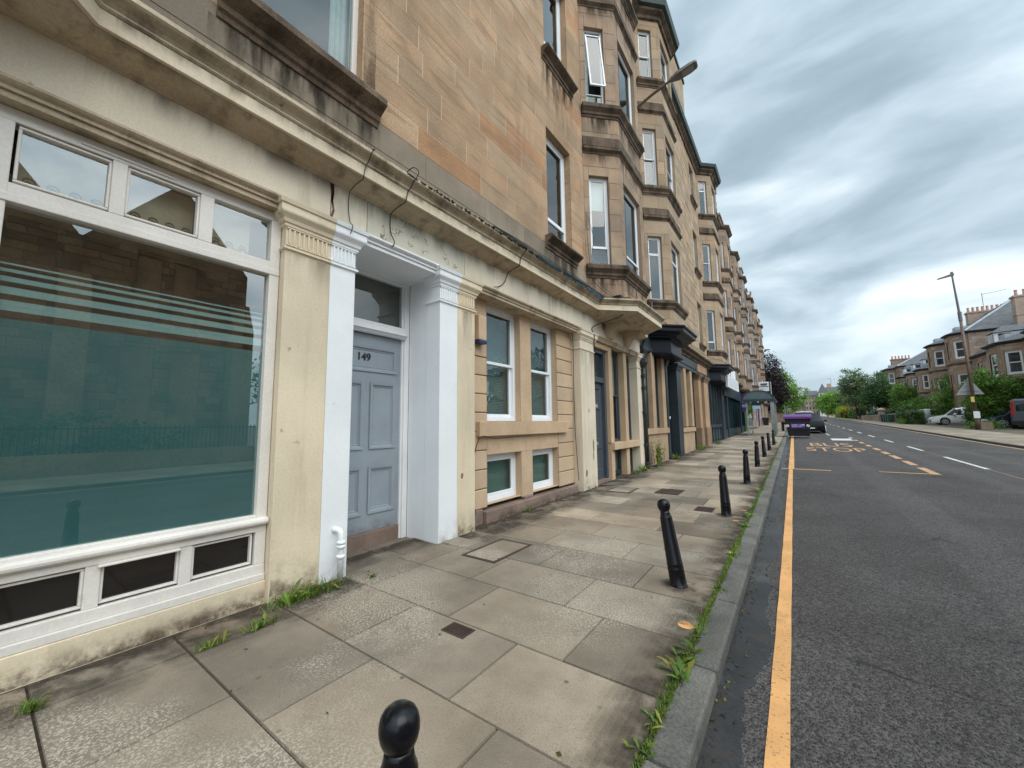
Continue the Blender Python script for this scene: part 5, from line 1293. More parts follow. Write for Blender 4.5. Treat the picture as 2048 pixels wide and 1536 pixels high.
cable(drape((2.44, 2.36)) + [(XE + .013, 2.37, 4.1), (XE + .03, 2.385, 3.93), (XE + .13, 2.36, 3.84), (XE + .12, 2.34, 3.74)], 'thin cable over the cornice by the crack above the white pier', .005)
cable([(XE + .2, 2.98, 4.74), (XE + .36, 3.0, 4.80), (XE + .40, 3.06, 4.77)] + drape((3.06, 2.93))[1:] + [(XE + .013, 2.95, 4.05), (XE + .07, 2.97, 3.9), (XE + .072, 2.93, 3.82)], 'black cable hanging down the frieze above the grey door', .0065)
cable(drape((5.55, 5.42)) + [(XE + .013, 5.36, 4.1), (XE + .02, 5.2, 3.98), (XE + .12, 4.93, 3.87)], 'black cable curving down the frieze left of the paired windows', .008)
for i, dyz in enumerate((0, .02, .045, .07)):
    cable([(XC + .005, 4.6, 4.70 + dyz * .3), (XC + .02, 5.5 + dyz, 4.68 + dyz), (XC + .015, 6.4, 4.65 + dyz * 1.4), (XC + .03, 7.4, 4.69 + dyz), (XC + .01, 8.6, 4.70 + dyz * .6), (XC + .1, 9.15, 4.68 + dyz), (XC + .42, 9.6, 4.72 + dyz)],
          ['black cable sagging along the cornice top, lowest of the bunch', 'second cable of the bunch along the cornice top', 'third cable of the bunch along the cornice top', 'uppermost cable of the bunch along the cornice top'][i], .006)
cable([(-3.98, 8.9, 7.0), (-3.97, 8.93, 6.3), (-3.95, 8.95, 5.8), (-3.93, 9.0, 5.3), (-3.7, 9.2, 4.95), (-3.45, 9.45, 4.75)], 'black cable down the stone corner left of the near bay window')
cable([(-3.99, 8.98, 7.02), (-3.9, 9.12, 6.4), (-3.92, 9.02, 5.75), (-3.8, 9.1, 5.2), (-3.4, 9.5, 4.72)], 'second looping cable down the stone corner left of the near bay window', .005)
cable([(-3.3, 9.6, 4.80), (-3.25, 9.9, 4.85), (-3.2, 10.8, 4.86), (-3.2, 11.9, 4.78), (-3.4, 12.6, 4.9), (-3.3, 13.6, 5.1)], 'black cable strung round the foot of the near bay window')
cable([(-3.3, 9.62, 4.72), (-3.28, 9.6, 4.5), (-3.4, 9.5, 4.3), (-3.96, 9.1, 4.05), (-3.90, 8.98, 3.8), (-3.97, 9.12, 3.6), (-4.02, 9.3, 3.2), (-4.05, 9.38, 2.95)], 'black cable dropping past the third pilaster to the slate door', .012)
cable([(-4.13, 8.22, 3.75), (-4.14, 8.28, 3.4), (-4.15, 8.27, 2.4), (-4.14, 8.27, 1.4), (-4.1, 8.30, .3)], 'brown cable down the edge of the third pilaster', .008)
cable([(-4.19, 4.70, .02), (-4.12, 4.72, .25), (-4.16, 4.66, .6), (-4.1, 4.78, 1.36), (-4.05, 5.2, 1.37), (-4.09, 6.3, 1.385)], 'black cable from the pavement to the stone sill of the paired windows', .008)
cable([(-3.32, 9.92, 12.9), (-3.31, 9.93, 10.0), (-3.30, 9.93, 7.0), (-3.31, 9.90, 5.6), (-3.25, 9.82, 4.8), (-3.28, 10.3, 4.2)], 'thin cable running down the corner of the near bay window', .005)
cable([(-3.55, 13.2, 5.1), (-3.6, 16.0, 5.3), (-3.7, 20.0, 5.22), (-3.68, 24.0, 5.25), (-3.3, 26.8, 5.3), (-3.2, 29.0, 5.05), (-3.6, 33.0, 4.7)], 'black cable slung along the front above the black shops', .014)
cb = MB()
for i in range(60):
    c = Vector((-3.38, 9.42, 4.68)); a = Vector((R.uniform(-.15, .12), R.uniform(-.2, .15), R.uniform(-.08, .12))); cb.tube([c + a * .3, c + a, c + a * 1.2 + Vector((R.uniform(-.05, .05), R.uniform(-.05, .05), R.uniform(-.08, .03)))], .006, 4)
cb.box(-3.5, -3.3, 9.3, 9.52, 4.66, 4.80); tag(cb.build('cable_junction', 'cable_black', origin=(-3.38, 9.42, 4.6)), 'dark tangle of cable ends at the corner of the near bay', 'junction box')
wl = thing('wall_lamp', (-4.1, 13.55, 13.1), 'street lamp on a long arm fixed to the wall between two bays', 'street lamp')
m = MB(); m.tube([(-4.1, 13.55, 13.1), (-3.4, 13.55, 13.38), (-2.62, 13.55, 13.62)], [.055, .05, .042], 10); m.box(-4.1, -4.06, 13.45, 13.65, 12.95, 13.3); m.build('arm', 'brown_post', wl, smooth=False)
m = MB(); hd = [(-2.72, .05, .05), (-2.62, .10, .06), (-2.45, .17, .075), (-2.05, .19, .07), (-1.86, .17, .05), (-1.82, .12, .03)]; P = []
for x, wdt, th_ in hd:
    z = 13.62 + (x + 2.62) * .16; P += [(x, 13.55 - wdt, z - th_), (x, 13.55 + wdt, z - th_), (x, 13.55 + wdt * .85, z + th_), (x, 13.55 - wdt * .85, z + th_)]
m.idx(P, [(4 * i + k, 4 * i + (k + 1) % 4, 4 * i + 4 + (k + 1) % 4, 4 * i + 4 + k) for i in range(len(hd) - 1) for k in range(4)] + [(3, 2, 1, 0), (20, 21, 22, 23)]); m.build('lamp_head', 'lamp_post_paint', wl, bevel=.015)
m = MB(); m.hexa([(-2.3, 13.41, 13.585), (-1.93, 13.42, 13.66), (-1.93, 13.68, 13.66), (-2.3, 13.69, 13.585), (-2.3, 13.41, 13.60), (-1.93, 13.42, 13.67), (-1.93, 13.68, 13.67), (-2.3, 13.69, 13.60)]); m.build('lens', 'led_lens', wl)
cr = MB()
pts = [(2.175, 4.31), (2.19, 4.2), (2.178, 4.1), (2.20, 4.0), (2.172, 3.89)]
for (a, b), (c, d) in zip(pts[:-1], pts[1:]): cr.face([(XE + .0015, a - .012, b), (XE + .0015, a + .016, b), (XE + .0015, c + .012, d), (XE + .0015, c - .010, d)])
cr.face([(XE + .0015, 2.15, 4.30), (XE + .0015, 2.2, 4.30), (XE + .0015, 2.19, 4.05), (XE + .0015, 2.17, 4.1)])
for i in range(16):                                     # crazed paint above the door
    y, z = R.uniform(2.75, 4.3), R.uniform(3.93, 4.22)
    for k in range(5):
        a = R.uniform(0, 6.28); L = R.uniform(.02, .06); y2, z2 = y + math.cos(a) * L, max(3.91, min(4.28, z + math.sin(a) * L)); n_ = (-(z2 - z), y2 - y); l_ = math.hypot(*n_) or 1; s = .0028 / l_
        cr.face([(XE + .0012, y - n_[0] * s, z - n_[1] * s), (XE + .0012, y2 - n_[0] * s, z2 - n_[1] * s), (XE + .0012, y2 + n_[0] * s, z2 + n_[1] * s), (XE + .0012, y + n_[0] * s, z + n_[1] * s)]); y, z = y2, z2
cr.build('paint_crack', 'joint_brown', A)

# ------------------------------------------------------------------ far left street furniture
hb = thing('hoarding_sign', (-3.45, 32.5, 4.3), 'white printed hoarding board on the front beyond the black shops', 'sign')
m = MB(); m.box(-3.52, -3.38, 29.35, 35.6, 3.93, 4.74); m.build('board', 'sign_white', hb)
m = MB()
for i, z in enumerate((4.58, 4.47, 4.36, 4.26, 4.16, 4.06)):
    y = 30.0
    while y < 34.8:
        L = R.uniform(.2, .6); m.box(-3.382, -3.375, y, y + L, z - .014, z + .02); y += L + .12
m.build('printed_line', 'print_grey', hb)
h2 = MB(); h2.box(-3.55, -3.45, 30.6, 34.6, 4.84, 5.45); tag(h2.build('upper_board', 'sign_white', origin=(-3.95, 38, 5.15)), 'smaller pale board above the white hoarding', 'sign')
pb = thing('projecting_sign', (-3.9, 43.2, 3.0), 'purple and white banner sign projecting from the dark shop', 'sign')
m = MB(); m.box(-3.95, -3.35, 43.15, 43.25, 2.55, 4.35); m.build('banner', 'sign_purple', pb); m = MB(); m.box(-3.93, -3.37, 43.13, 43.15, 3.42, 3.66); m.box(-3.93, -3.37, 43.13, 43.15, 3.12, 3.2); m.box(-3.93, -3.37, 43.13, 43.15, 2.98, 3.04); m.build('band', 'sign_cyan', pb)
m = MB(); pts = [(-3.6 + .12 * math.cos(t), 43.14, 3.95 + .2 * math.sin(t)) for t in [i * .35 for i in range(12)]]; m.tube(pts, .02, 5); m.build('emblem', 'sign_white', pb)
aw = thing('shop_awning', (-3.9, 49, 3.4), 'cream awning over the green shopfront', 'awning')
m = MB(); m.idx([(-4.0, 47.7, 4.45), (-4.0, 52.2, 4.45), (-3.1, 52.2, 3.95), (-3.1, 47.7, 3.95), (-3.1, 47.7, 3.72), (-3.1, 52.2, 3.72), (-4.0, 47.7, 3.72)], [(0, 1, 2, 3), (3, 2, 5, 4), (0, 3, 4, 6)]); m.build('canopy', 'awning_cream', aw)
m = MB(); m.idx([(-4.0, 47.69, 4.0), (-3.1, 47.69, 3.9), (-3.1, 47.69, 3.74), (-4.0, 47.69, 3.74)], [(0, 1, 2, 3)]); m.build('fringe', 'shop_green', aw)
s2 = thing('projecting_sign', (-3.9, 54.5, 3.0), 'teal and pale blue board projecting beyond the green shopfront', 'sign')
m = MB(); m.box(-3.98, -3.0, 54.4, 54.5, 3.5, 3.95); m.build('board', 'teal_paint', s2); m = MB(); m.box(-3.9, -3.1, 54.38, 54.4, 3.1, 3.45); m.build('lower_panel', 'sign_cyan', s2)
bb = MB(); z = zg(72); bb.hexa([(-3.85, 71.7, z), (-3.2, 71.7, z), (-3.2, 72.4, z), (-3.85, 72.4, z), (-3.95, 71.6, z + 1.1), (-3.1, 71.6, z + 1.1), (-3.1, 72.5, z + 1.1), (-3.95, 72.5, z + 1.1)]); bb.hexa([(-3.98, 71.55, z + 1.1), (-3.05, 71.55, z + 1.1), (-3.05, 72.55, z + 1.1), (-3.98, 72.55, z + 1.1), (-3.9, 71.6, z + 1.22), (-3.1, 71.6, z + 1.18), (-3.1, 72.5, z + 1.18), (-3.9, 72.5, z + 1.22)])
tag(bb.build('wheelie_bin', 'bin_black', origin=(-3.5, 72, z)), 'black bin against the last brown tenement', 'bin')

sh = thing('bus_shelter', (-2.1, 38, zg(38)), 'dark bus shelter with an arched roof', 'bus shelter'); z = zg(37.5)
m = MB()
for y in (36.4, 40.6): m.cut(); m.box(-1.42, -1.16, y, y + .12, z - .1, z + 2.85); m.cut(); m.box(-3.05, -2.95, y, y + .1, z, z + 2.7)
m.build('post', 'galv', sh, bevel=.01)
m = MB(); n = 12
for i in range(n):
    a0, a1 = [pi - pi * k / n for k in (i, i + 1)]; f = lambda a, r: (-2.2 + 1.08 * math.cos(a) * r, z + 2.86 + .72 * math.sin(a) * r)
    (xa, za), (xb, zb), (xc, zc), (xd, zd) = f(a0, 1), f(a1, 1), f(a1, .93), f(a0, .93)
    m.hexa([(xa, 36.3, za), (xb, 36.3, zb), (xb, 40.9, zb), (xa, 40.9, za), (xd, 36.3, zd), (xc, 36.3, zc), (xc, 40.9, zc), (xd, 40.9, zd)])
    m.face([(xd, 36.34, zd), (xc, 36.34, zc), (xc, 36.34, z + 2.86), (xd, 36.34, z + 2.86)], 1)
m.build('arched_roof', ['shelter_paint', 'shelter_roof'], sh)
m = MB(); m.box(-3.3, -1.1, 36.28, 36.42, z + 2.68, z + 2.88); m.box(-3.3, -3.16, 36.42, 40.9, z + 2.7, z + 2.86); m.box(-1.2, -1.06, 36.42, 40.9, z + 2.66, z + 2.9); m.build('roof_beam', 'shelter_paint', sh, bevel=.01)
m = MB(); m.box(-2.99, -2.97, 36.5, 40.6, z + .3, z + 2.5); m.build('back_glass', 'clear_glass', sh)
m = MB(); m.box(-2.9, -2.5, 37, 40, z + .55, z + .6); m.build('perch_seat', 'shelter_paint', sh)
bs = thing('bus_stop_sign', (-1.5, 41.8, zg(41.8)), 'white bus stop flag on a grey pole behind the shelter', 'sign'); z = zg(41.8)
m = MB(); m.tube([(-1.48, 41.8, z), (-1.48, 41.8, z + 4.6)], .06, 10); m.build('pole', 'galv', bs)
m = MB(); m.box(-2.38, -1.6, 41.77, 41.83, z + 3.75, z + 4.6); m.build('flag', 'sign_white', bs, bevel=.02)
m = MB()
for a, b, c, d in ((-2.2, -1.75, 4.28, 4.34), (-2.36, -1.63, 4.15, 4.21), (-2.3, -2.0, 3.92, 3.95)): m.box(a, b, 41.755, 41.768, z + c, z + d)
m.box(-2.25, -1.72, 41.755, 41.768, z + 4.36, z + 4.46); m.build('printed_line', 'print_dark', bs)
for i, (x, y, h, lab) in enumerate(((-.97, 70, 2.9, 'pale post at the kerb beyond the purple lidded bin, nearest of three'), (-.75, 78, 3.0, 'second pale post at the kerb beyond the shelter'), (-.45, 82, 2.7, 'pale post with a small plate, nearest the parked cars'))):
    m = MB(); m.tube([(x, y, zg(y)), (x, y, zg(y) + h)], .05, 8)
    if i == 2: m.box(x - .2, x + .2, y - .03, y + .03, zg(y) + h - .5, zg(y) + h)
    tag(m.build('sign_post', 'galv', origin=(x, y, zg(y))), lab, 'post', 'pale posts at the kerb')
cab = thing('utility_cabinet', (-.9, 74, zg(74)), 'green cabinet at the kerb between pale posts', 'cabinet')
m = MB(); m.box(-1.15, -.7, 73.8, 74.6, zg(74), zg(74) + 1.7); m.build('casing', 'bin_green', cab, bevel=.02); m = MB(); m.box(-1.18, -.67, 73.77, 74.63, zg(74) + 1.7, zg(74) + 1.76); m.build('cap', 'galv', cab)
gw = thing('garden_wall', (-3, 93, zg(93)), 'stone boundary wall under the purple beech with mossy coping', 'wall'); z = zg(96)
m = MB(); stones(m, Fr((0, 96, 0), (1, 0, 0), (0, -1, 0)), -5.0, -1.5, z - .2, z + 1.9, [], (.3, .4), (.4, .9), .01, .01, tintfn(.7, 1)); stones(m, Fr((-1.49, 0, 0), (0, 1, 0), (1, 0, 0)), 96, 150, z - .2, z + 1.9, [], (.3, .4), (.8, 1.6), .01, .01, tintfn(.7, 1)); m.build('wall_face', ['brown_stone', 'mortar_dark'], gw)
m = MB(); m.box(-5, -1.4, 95.9, 96.5, z + 1.9, z + 2.1); m.box(-1.9, -1.4, 96.5, 150, z + 1.9, z + 2.1); m.build('coping', 'moss_dark', gw)
# ------------------------------------------------------------------ the big bin
z = zg(36) - .1
cbn = thing('communal_bin', (.27, 35.9, z), 'large black communal bin with a purple lid standing in the road', 'bin')
m = MB()
m.hexa([(-.38, 35.2, z + .16), (.86, 35.2, z + .16), (.86, 36.6, z + .16), (-.38, 36.6, z + .16), (-.56, 35.1, z + 1.38), (.98, 35.1, z + 1.38), (.98, 36.7, z + 1.38), (-.56, 36.7, z + 1.38)])
m.box(-.58, 1.0, 35.05, 36.75, z + 1.05, z + 1.12); m.box(-.49, .93, 35.10, 35.2, z + .62, z + .68); m.box(-.60, 1.02, 35.02, 36.78, z + 1.36, z + 1.46)
m.build('body', 'bin_black', cbn, bevel=.03)
m = MB(); n = 8; prev = None
for i in range(n + 1):
    t = pi * i / n; y = 35.9 - .86 * math.cos(t); h = z + 1.46 + .26 * math.sin(t) ** .7
    cur = [(-.62, y, h - .03), (1.05, y, h - .03), (1.05, y, h), (-.62, y, h)]
    if prev:
        for k in range(4): m.face([prev[k], prev[(k + 1) % 4], cur[(k + 1) % 4], cur[k]])
    prev = cur
for x in (-.62, 1.05): m.face([(x, 35.9 - .86 * math.cos(pi * i / n), z + 1.46 + .26 * math.sin(pi * i / n) ** .7 - .015) for i in range(n + 1)])
m.box(-.64, 1.07, 35.0, 35.06, z + 1.40, z + 1.52)
m.build('lid', 'bin_purple', cbn)
m = MB(); m.face([(-.20, 35.085, z + .76), (.62, 35.085, z + .76), (.62, 35.07, z + 1.04), (-.20, 35.07, z + 1.04)]); st_ = m.build('sticker', 'sticker_purple', cbn)
m = MB()
for a, b, c, d in ((-.14, .2, .93, .97), (-.14, .12, .85, .875), (-.14, .3, .80, .825), (.50, .59, .92, 1.0)): m.face([(a, 35.07, z + c), (b, 35.07, z + c), (b, 35.06, z + d), (a, 35.06, z + d)])
m.tube([(.40 + .08 * math.cos(t), 35.065, z + .88 + .08 * math.sin(t)) for t in [i * .5 for i in range(11)]], .014, 4); m.build('sticker_print', 'sign_white', st_)
m = MB(); q = MB()
for x in (-.40, .80):
    m.lathe([(.0, 0), (.10, 0), (.10, .008), (0, .008)], (0, 0, 0), 14); 
    for i in range(len(m.v) - 56, len(m.v)): vx, vy, vz = m.v[i]; m.v[i] = (x + vx, 35.055 - vz, z + .9 + vy)
    q.idx([(x - .07, 35.04, z + .85), (x - .03, 35.04, z + .83), (x + .07, 35.04, z + .95), (x + .03, 35.04, z + .97)], [(0, 1, 2, 3)])
rf = m.build('reflector', 'sign_white', cbn); q.build('stripe', 'lamp_red', rf)
m = MB()
for x in (-.3, .78):
    for y in (35.35, 36.45): m.tube([(x - .03, y, z + .1), (x + .03, y, z + .1)], .1, 12); m.box(x - .04, x + .04, y - .05, y + .05, z + .12, z + .3)
m.build('castor', 'galv', cbn)
m = MB(); m.box(-.78, -.62, 35.4, 36.4, z + .5, z + 1.2); m.box(-.64, -.5, 35.5, 36.3, z + 1.0, z + 1.15); m.build('lifting_arm', 'bin_black', cbn, bevel=.03)

# ------------------------------------------------------------------ vehicles
def car(name, label, loc, rz, paint, L=5.2, Wd=2.1, H=1.9, tail=True, hatch=.5, plate=None, roofm=None):
    """front along +x, built about the middle of the car on the ground"""
    o = local(name, label, 'car'); h = Wd / 2
    st = [(-L / 2, .78, .46 * H, .60 * H), (-L / 2 + .06, .90, .48 * H, .64 * H), (-L * .46, .97, .53 * H, .78 * H), (-L * .40, 1, .55 * H, .93 * H), (-L * .28, 1, .56 * H, .985 * H), (-L * .08, 1, .555 * H, 1.0 * H), (L * .06, 1, .55 * H, .985 * H), (L * .13, 1, .545 * H, .94 * H), (L * .27, 1, .53 * H, .58 * H), (L * .40, .97, .46 * H, .50 * H), (L * .46, .92, .40 * H, .43 * H), (L / 2 - .04, .80, .34 * H, .36 * H), (L / 2, .70, .28 * H, .30 * H)]
    b = MB(); gl = MB(); rings = []
    for i, (x, k, zb, zt) in enumerate(st):
        hw = h * k; cab = max(0, min(1, (zt - zb) / (.4 * H))); wr = hw * (1 - .24 * cab)
        lo = .2 * H * .55
        rings.append([(x, -hw * .93, lo), (x, -hw, lo + .2), (x, -hw, zb * .8), (x, -hw * .975, zb), (x, -wr - (hw - wr) * .18, zb + (zt - zb) * .80), (x, -wr * .86, zt - .015 * H), (x, 0, zt), (x, wr * .86, zt - .015 * H), (x, wr + (hw - wr) * .18, zb + (zt - zb) * .80), (x, hw * .975, zb), (x, hw, zb * .8), (x, hw, lo + .2), (x, hw * .93, lo)])
    n = 13
    bv = [p for r in rings for p in r]; bf = []; gf = []
    for i in range(len(st) - 1):
        for j in range(n - 1):
            f = (i * n + j, i * n + j + 1, (i + 1) * n + j + 1, (i + 1) * n + j)
            side = j in (3, 8) and 2 <= i <= 7 and i != 5; screen = (i == 7 and j in (4, 5, 6, 7)) or (i in (1, 2) and j in (4, 5, 6, 7))
            (gf if side or screen else bf).append(f)
        bf.append((i * n, (i + 1) * n, (i + 1) * n + n - 1, i * n + n - 1))
    bf += [tuple(range(n)), tuple(range(12 * n + n - 1, 12 * n - 1, -1))]
    b.idx(bv, bf); gl.idx(bv, gf)
    body = b.build('body', paint, o, smooth=True, bevel=.02); gl.build('window', 'car_glass', o, smooth=True)
    d = MB()
    for s in (-1, 1):
        for x in (-L * .31, L * .31): d.lathe([(0, 0), (.43, 0), (.43, .012), (0, .012)], (0, 0, 0), 20)
    k = 0
    for s in (-1, 1):
        for x in (-L * .31, L * .31):
            for i in range(k, k + 80): vx, vy, vz = d.v[i]; d.v[i] = (x + vx, s * (h + .004 - vz * .5), .43 + vy)
            k += 80
    d.build('wheel_arch', 'rubber', o)
    for s in (-1, 1):
        for x in (-L * .31, L * .31):
            w = MB(); w.tube([(x, s * (h - .2), .37), (x, s * (h + .02), .37)], .37, 22); wo = w.build('wheel', 'rubber', o, bevel=.03)
            r = MB(); r.tube([(x, s * (h + .021), .37), (x, s * (h + .03), .37)], .10, 12)
            for a in range(7):
                t = a * 2 * pi / 7; r.tube([(x + .05 * math.cos(t), s * (h + .027), .37 + .05 * math.sin(t)), (x + .25 * math.cos(t), s * (h + .027), .37 + .25 * math.sin(t))], [.035, .05], 5)
            r.tube([(x + .265 * math.cos(t), s * (h + .025), .37 + .265 * math.sin(t)) for t in [i * 2 * pi / 20 for i in range(21)]], .022, 5); r.build('rim', 'alloy', wo)
    for s in (-1, 1):
        q = MB(); x0 = L / 2; q.hexa([(x0 - .5, s * h * .97, .36 * H), (x0 - .16, s * h * .84, .33 * H), (x0 - .06, s * h * .52, .30 * H), (x0 - .1, s * h * .5, .33 * H), (x0 - .52, s * h * .965, .42 * H), (x0 - .22, s * h * .82, .40 * H), (x0 - .10, s * h * .52, .355 * H), (x0 - .14, s * h * .5, .36 * H)]); q.build('headlight', 'lamp_clear', o)
        q = MB(); q.hexa([(-x0 - .01, s * h * .45, .45 * H), (-x0 - .01, s * h * .78, .45 * H), (-x0 + .3, s * h * .97, .45 * H), (-x0 + .3, s * h * .6, .45 * H), (-x0 + .01, s * h * .45, .55 * H), (-x0 + .01, s * h * .78, .55 * H), (-x0 + .3, s * h * .985, .55 * H), (-x0 + .3, s * h * .6, .55 * H)]); q.build('tail_light', 'lamp_red', o)
        q = MB(); q.hexa([(L * .15, s * h * .98, .56 * H), (L * .19, s * h * .98, .56 * H), (L * .19, s * (h + .22), .57 * H), (L * .15, s * (h + .22), .57 * H), (L * .15, s * h * .98, .62 * H), (L * .18, s * h * .98, .62 * H), (L * .18, s * (h + .2), .65 * H), (L * .14, s * (h + .2), .65 * H)]); q.build('wing_mirror', paint, o, bevel=.02)
        q = MB(); q.hexa([(L / 2 - .12, s * h * .42, .17 * H), (L / 2 - .26, s * h * .86, .17 * H), (L / 2 - .5, s * h * .80, .17 * H), (L / 2 - .3, s * h * .4, .17 * H), (L / 2 - .05, s * h * .42, .23 * H), (L / 2 - .20, s * h * .87, .22 * H), (L / 2 - .5, s * h * .80, .23 * H), (L / 2 - .3, s * h * .4, .23 * H)]); q.build('fog_lamp', 'rubber', o)
    q = MB(); q.hexa([(L / 2 - .05, -h * .4, .20 * H), (L / 2 + .015, -h * .4, .20 * H), (L / 2 + .015, h * .4, .20 * H), (L / 2 - .05, h * .4, .20 * H), (L / 2 - .05, -h * .46, .31 * H), (L / 2 + .005, -h * .46, .31 * H), (L / 2 + .005, h * .46, .31 * H), (L / 2 - .05, h * .46, .31 * H)]); q.build('grille', 'rubber', o)
    q = MB(); q.box(L / 2 + .016, L / 2 + .03, -.3, .3, .22 * H, .27 * H); q.build('number_plate', 'sign_white', o)
    o.location = loc; o.rotation_euler = (0, 0, rz); return o
car('parked_car', 'black car parked in the road behind the purple lidded bin', (1.15, 46.2, zg(46) - .1), -pi / 2, 'car_black', H=1.82)
car('parked_car', 'silver roofed car parked behind the black car', (.95, 53.5, zg(53) - .1), -pi / 2, 'car_silver', H=2.05)
car('parked_car', 'white car in the driveway seen from its left side, nose to the street', (15.8, 66.6, zg(66) + .05), pi, 'car_white', L=5.5, H=2.0)
car('parked_car', 'dark navy hatchback in the garden between the holly and the van', (16.75, 55.5, zg(55) + .08), pi, 'car_navy', L=4.7, H=1.9)
car('parked_car', 'silver car behind the cut hedge of the driveway, only its roof showing', (15.2, 79.5, zg(79) + .05), pi, 'car_silver', L=5.0, H=1.95)
vn = local('parked_van', 'dark grey van at the right edge, its tail light showing', 'van')
m = MB(); P = []
for y, k, zt in ((0, .95, 2.3), (.08, 1, 2.42), (1.0, 1, 2.48), (4.2, 1, 2.45), (4.9, .98, 2.2), (5.5, .97, 1.5), (6.1, .9, 1.25), (6.3, .8, .9)):
    h = 1.08 * k; P += [(-h * .95, y, .32), (-h, y, .5), (-h, y, min(1.3, zt * .6)), (-h * .93, y, zt - .12), (-h * .8, y, zt), (h * .8, y, zt), (h * .93, y, zt - .12), (h, y, min(1.3, zt * .6)), (h, y, .5), (h * .95, y, .32)]
m.idx(P, [(10 * i + j, 10 * i + (j + 1) % 10, 10 * i + 10 + (j + 1) % 10, 10 * i + 10 + j) for i in range(7) for j in range(10)] + [tuple(range(9, -1, -1)), tuple(range(70, 80))]); m.build('body', 'van_grey', vn, smooth=False, bevel=.04)
for s in (-1, 1):
    m = MB(); m.hexa([(s * 1.04, -.03, 1.05), (s * .86, -.04, 1.05), (s * .86, .2, 1.05), (s * 1.09, .2, 1.05), (s * .98, -.02, 2.25), (s * .84, -.03, 2.25), (s * .84, .2, 2.25), (s * 1.02, .2, 2.25)]); m.build('tail_light', 'lamp_red', vn, bevel=.02)
    m = MB(); m.tube([(s * .9, 1.0, .38), (s * 1.1, 1.0, .38)], .38, 18); m.tube([(s * .9, 5.0, .38), (s * 1.1, 5.0, .38)], .38, 18); m.build('wheel', 'rubber', vn)
    m = MB(); m.hexa([(s * .06, -.03, 1.45), (s * .78, -.02, 1.45), (s * .78, .1, 1.45), (s * .06, .1, 1.45), (s * .06, -.0, 2.15), (s * .74, .01, 2.15), (s * .74, .1, 2.15), (s * .06, .1, 2.15)]); m.build('rear_window', 'car_glass', vn)
m = MB(); m.box(-1.02, 1.02, -.1, .1, .42, .66); m.build('bumper', 'rubber', vn, bevel=.03); m = MB(); m.box(-.32, .32, -.05, .05, 1.05, 1.2); m.build('number_plate', 'plate_yellow', vn)
vn.location = (15.53, 49.75, zg(50) + .08); vn.rotation_euler = (0, 0, -.30)

# ------------------------------------------------------------------ vegetation
def treegen(name, label, cat, base, crown, leafm, n, size, trunk=None, seed=1, group=None, squash=.75, clump=1.0, fill=.35, branch=True, fingers=0.0):
    """crown: list of (centre offset, radii). Leaves sit in clumps of differing shade through the crown's volume"""
    rr = random.Random(seed); t = thing(name, base, label, cat, group); bx, by, bz = base
    m = MB(); tot = sum(r[0] * r[1] * r[2] for _, r in crown) ** .0 * sum((r[0] * r[1] * r[2]) ** .67 for _, r in crown)
    for (c, r) in crown:
        k = int(n * (r[0] * r[1] * r[2]) ** .67 / tot); cl = max(6, k // 28)
        for q in range(cl):
            while True:
                d = Vector((rr.gauss(0, 1), rr.gauss(0, 1), rr.gauss(0, 1)))
                if d.length > .1: break
            d.normalize(); u = rr.random(); rad = (1 - fill) + fill * u if rr.random() < .8 else rr.uniform(.2, .8); rad *= rr.uniform(.86, 1.14)
            cc = Vector((bx + c[0] + d.x * r[0] * rad, by + c[1] + d.y * r[1] * rad, bz + c[2] + d.z * r[2] * rad))
            if cc.z < bz + .1: continue
            s = rr.uniform(.5, 1.3) * clump * size * 2.6; kk = rr.uniform(.55, 1.45); ww = rr.uniform(-.15, .15); dr = rr.uniform(.0, 1) * fingers
            for e in range(28):
                o = Vector((rr.gauss(0, s * .55), rr.gauss(0, s * .55), rr.gauss(0, s * .4 * squash) - (dr * rr.random() * s * 2)))
                p = cc + o; L = size * rr.uniform(.6, 1.3)
                a = Vector((rr.gauss(0, 1), rr.gauss(0, 1), rr.gauss(0, .6))).normalized(); b_ = a.cross(Vector((rr.gauss(0, 1), rr.gauss(0, 1), rr.gauss(0, 1)))).normalized()
                k3 = kk * rr.uniform(.8, 1.2); tt = (k3 * (1 + ww), k3, k3 * (1 - ww * .5))
                m.face([p - a * L * .5, p + b_ * L * .28, p + a * L * .5, p - b_ * L * .28], 0, tt)
    m.build('crown' if cat == 'tree' else 'foliage', leafm, t)
    if trunk:
        th_, tr = trunk; w = MB(); w.tube([(bx, by, bz - .2), (bx + tr * .3, by, bz + th_ * .5), (bx, by + tr * .2, bz + th_)], [tr, tr * .75, tr * .6], 9)
        for (c, r) in crown:
            for i in range(5 if branch else 2):
                d = Vector((rr.gauss(0, 1), rr.gauss(0, 1), abs(rr.gauss(.4, .6)))).normalized(); e = Vector((bx + c[0] + d.x * r[0] * .8, by + c[1] + d.y * r[1] * .8, bz + c[2] + d.z * r[2] * .8)); s0 = Vector((bx, by, bz + th_ * rr.uniform(.6, 1))); mid = s0.lerp(e, .5) + Vector((0, 0, .1 * r[2])); w.tube([s0, mid, e], [tr * .4, tr * .22, tr * .06], 6)
        w.build('trunk', 'bark', t)
    return t
def B3(x, y, dz=0): return (x, y, zg(y) + dz)
treegen('copper_beech_tree', 'tall purple leaved beech overhanging the pavement end', 'tree', B3(-6.0, 103), [((0, 0, 11), (5.2, 5.5, 5.6)), ((2.4, -2, 7.0), (3.6, 4.5, 3.8)), ((.5, 0, 4.4), (4.2, 4.5, 2.6))], 'leaf_purple', 26000, .34, (6, .5), 4, fingers=.6)
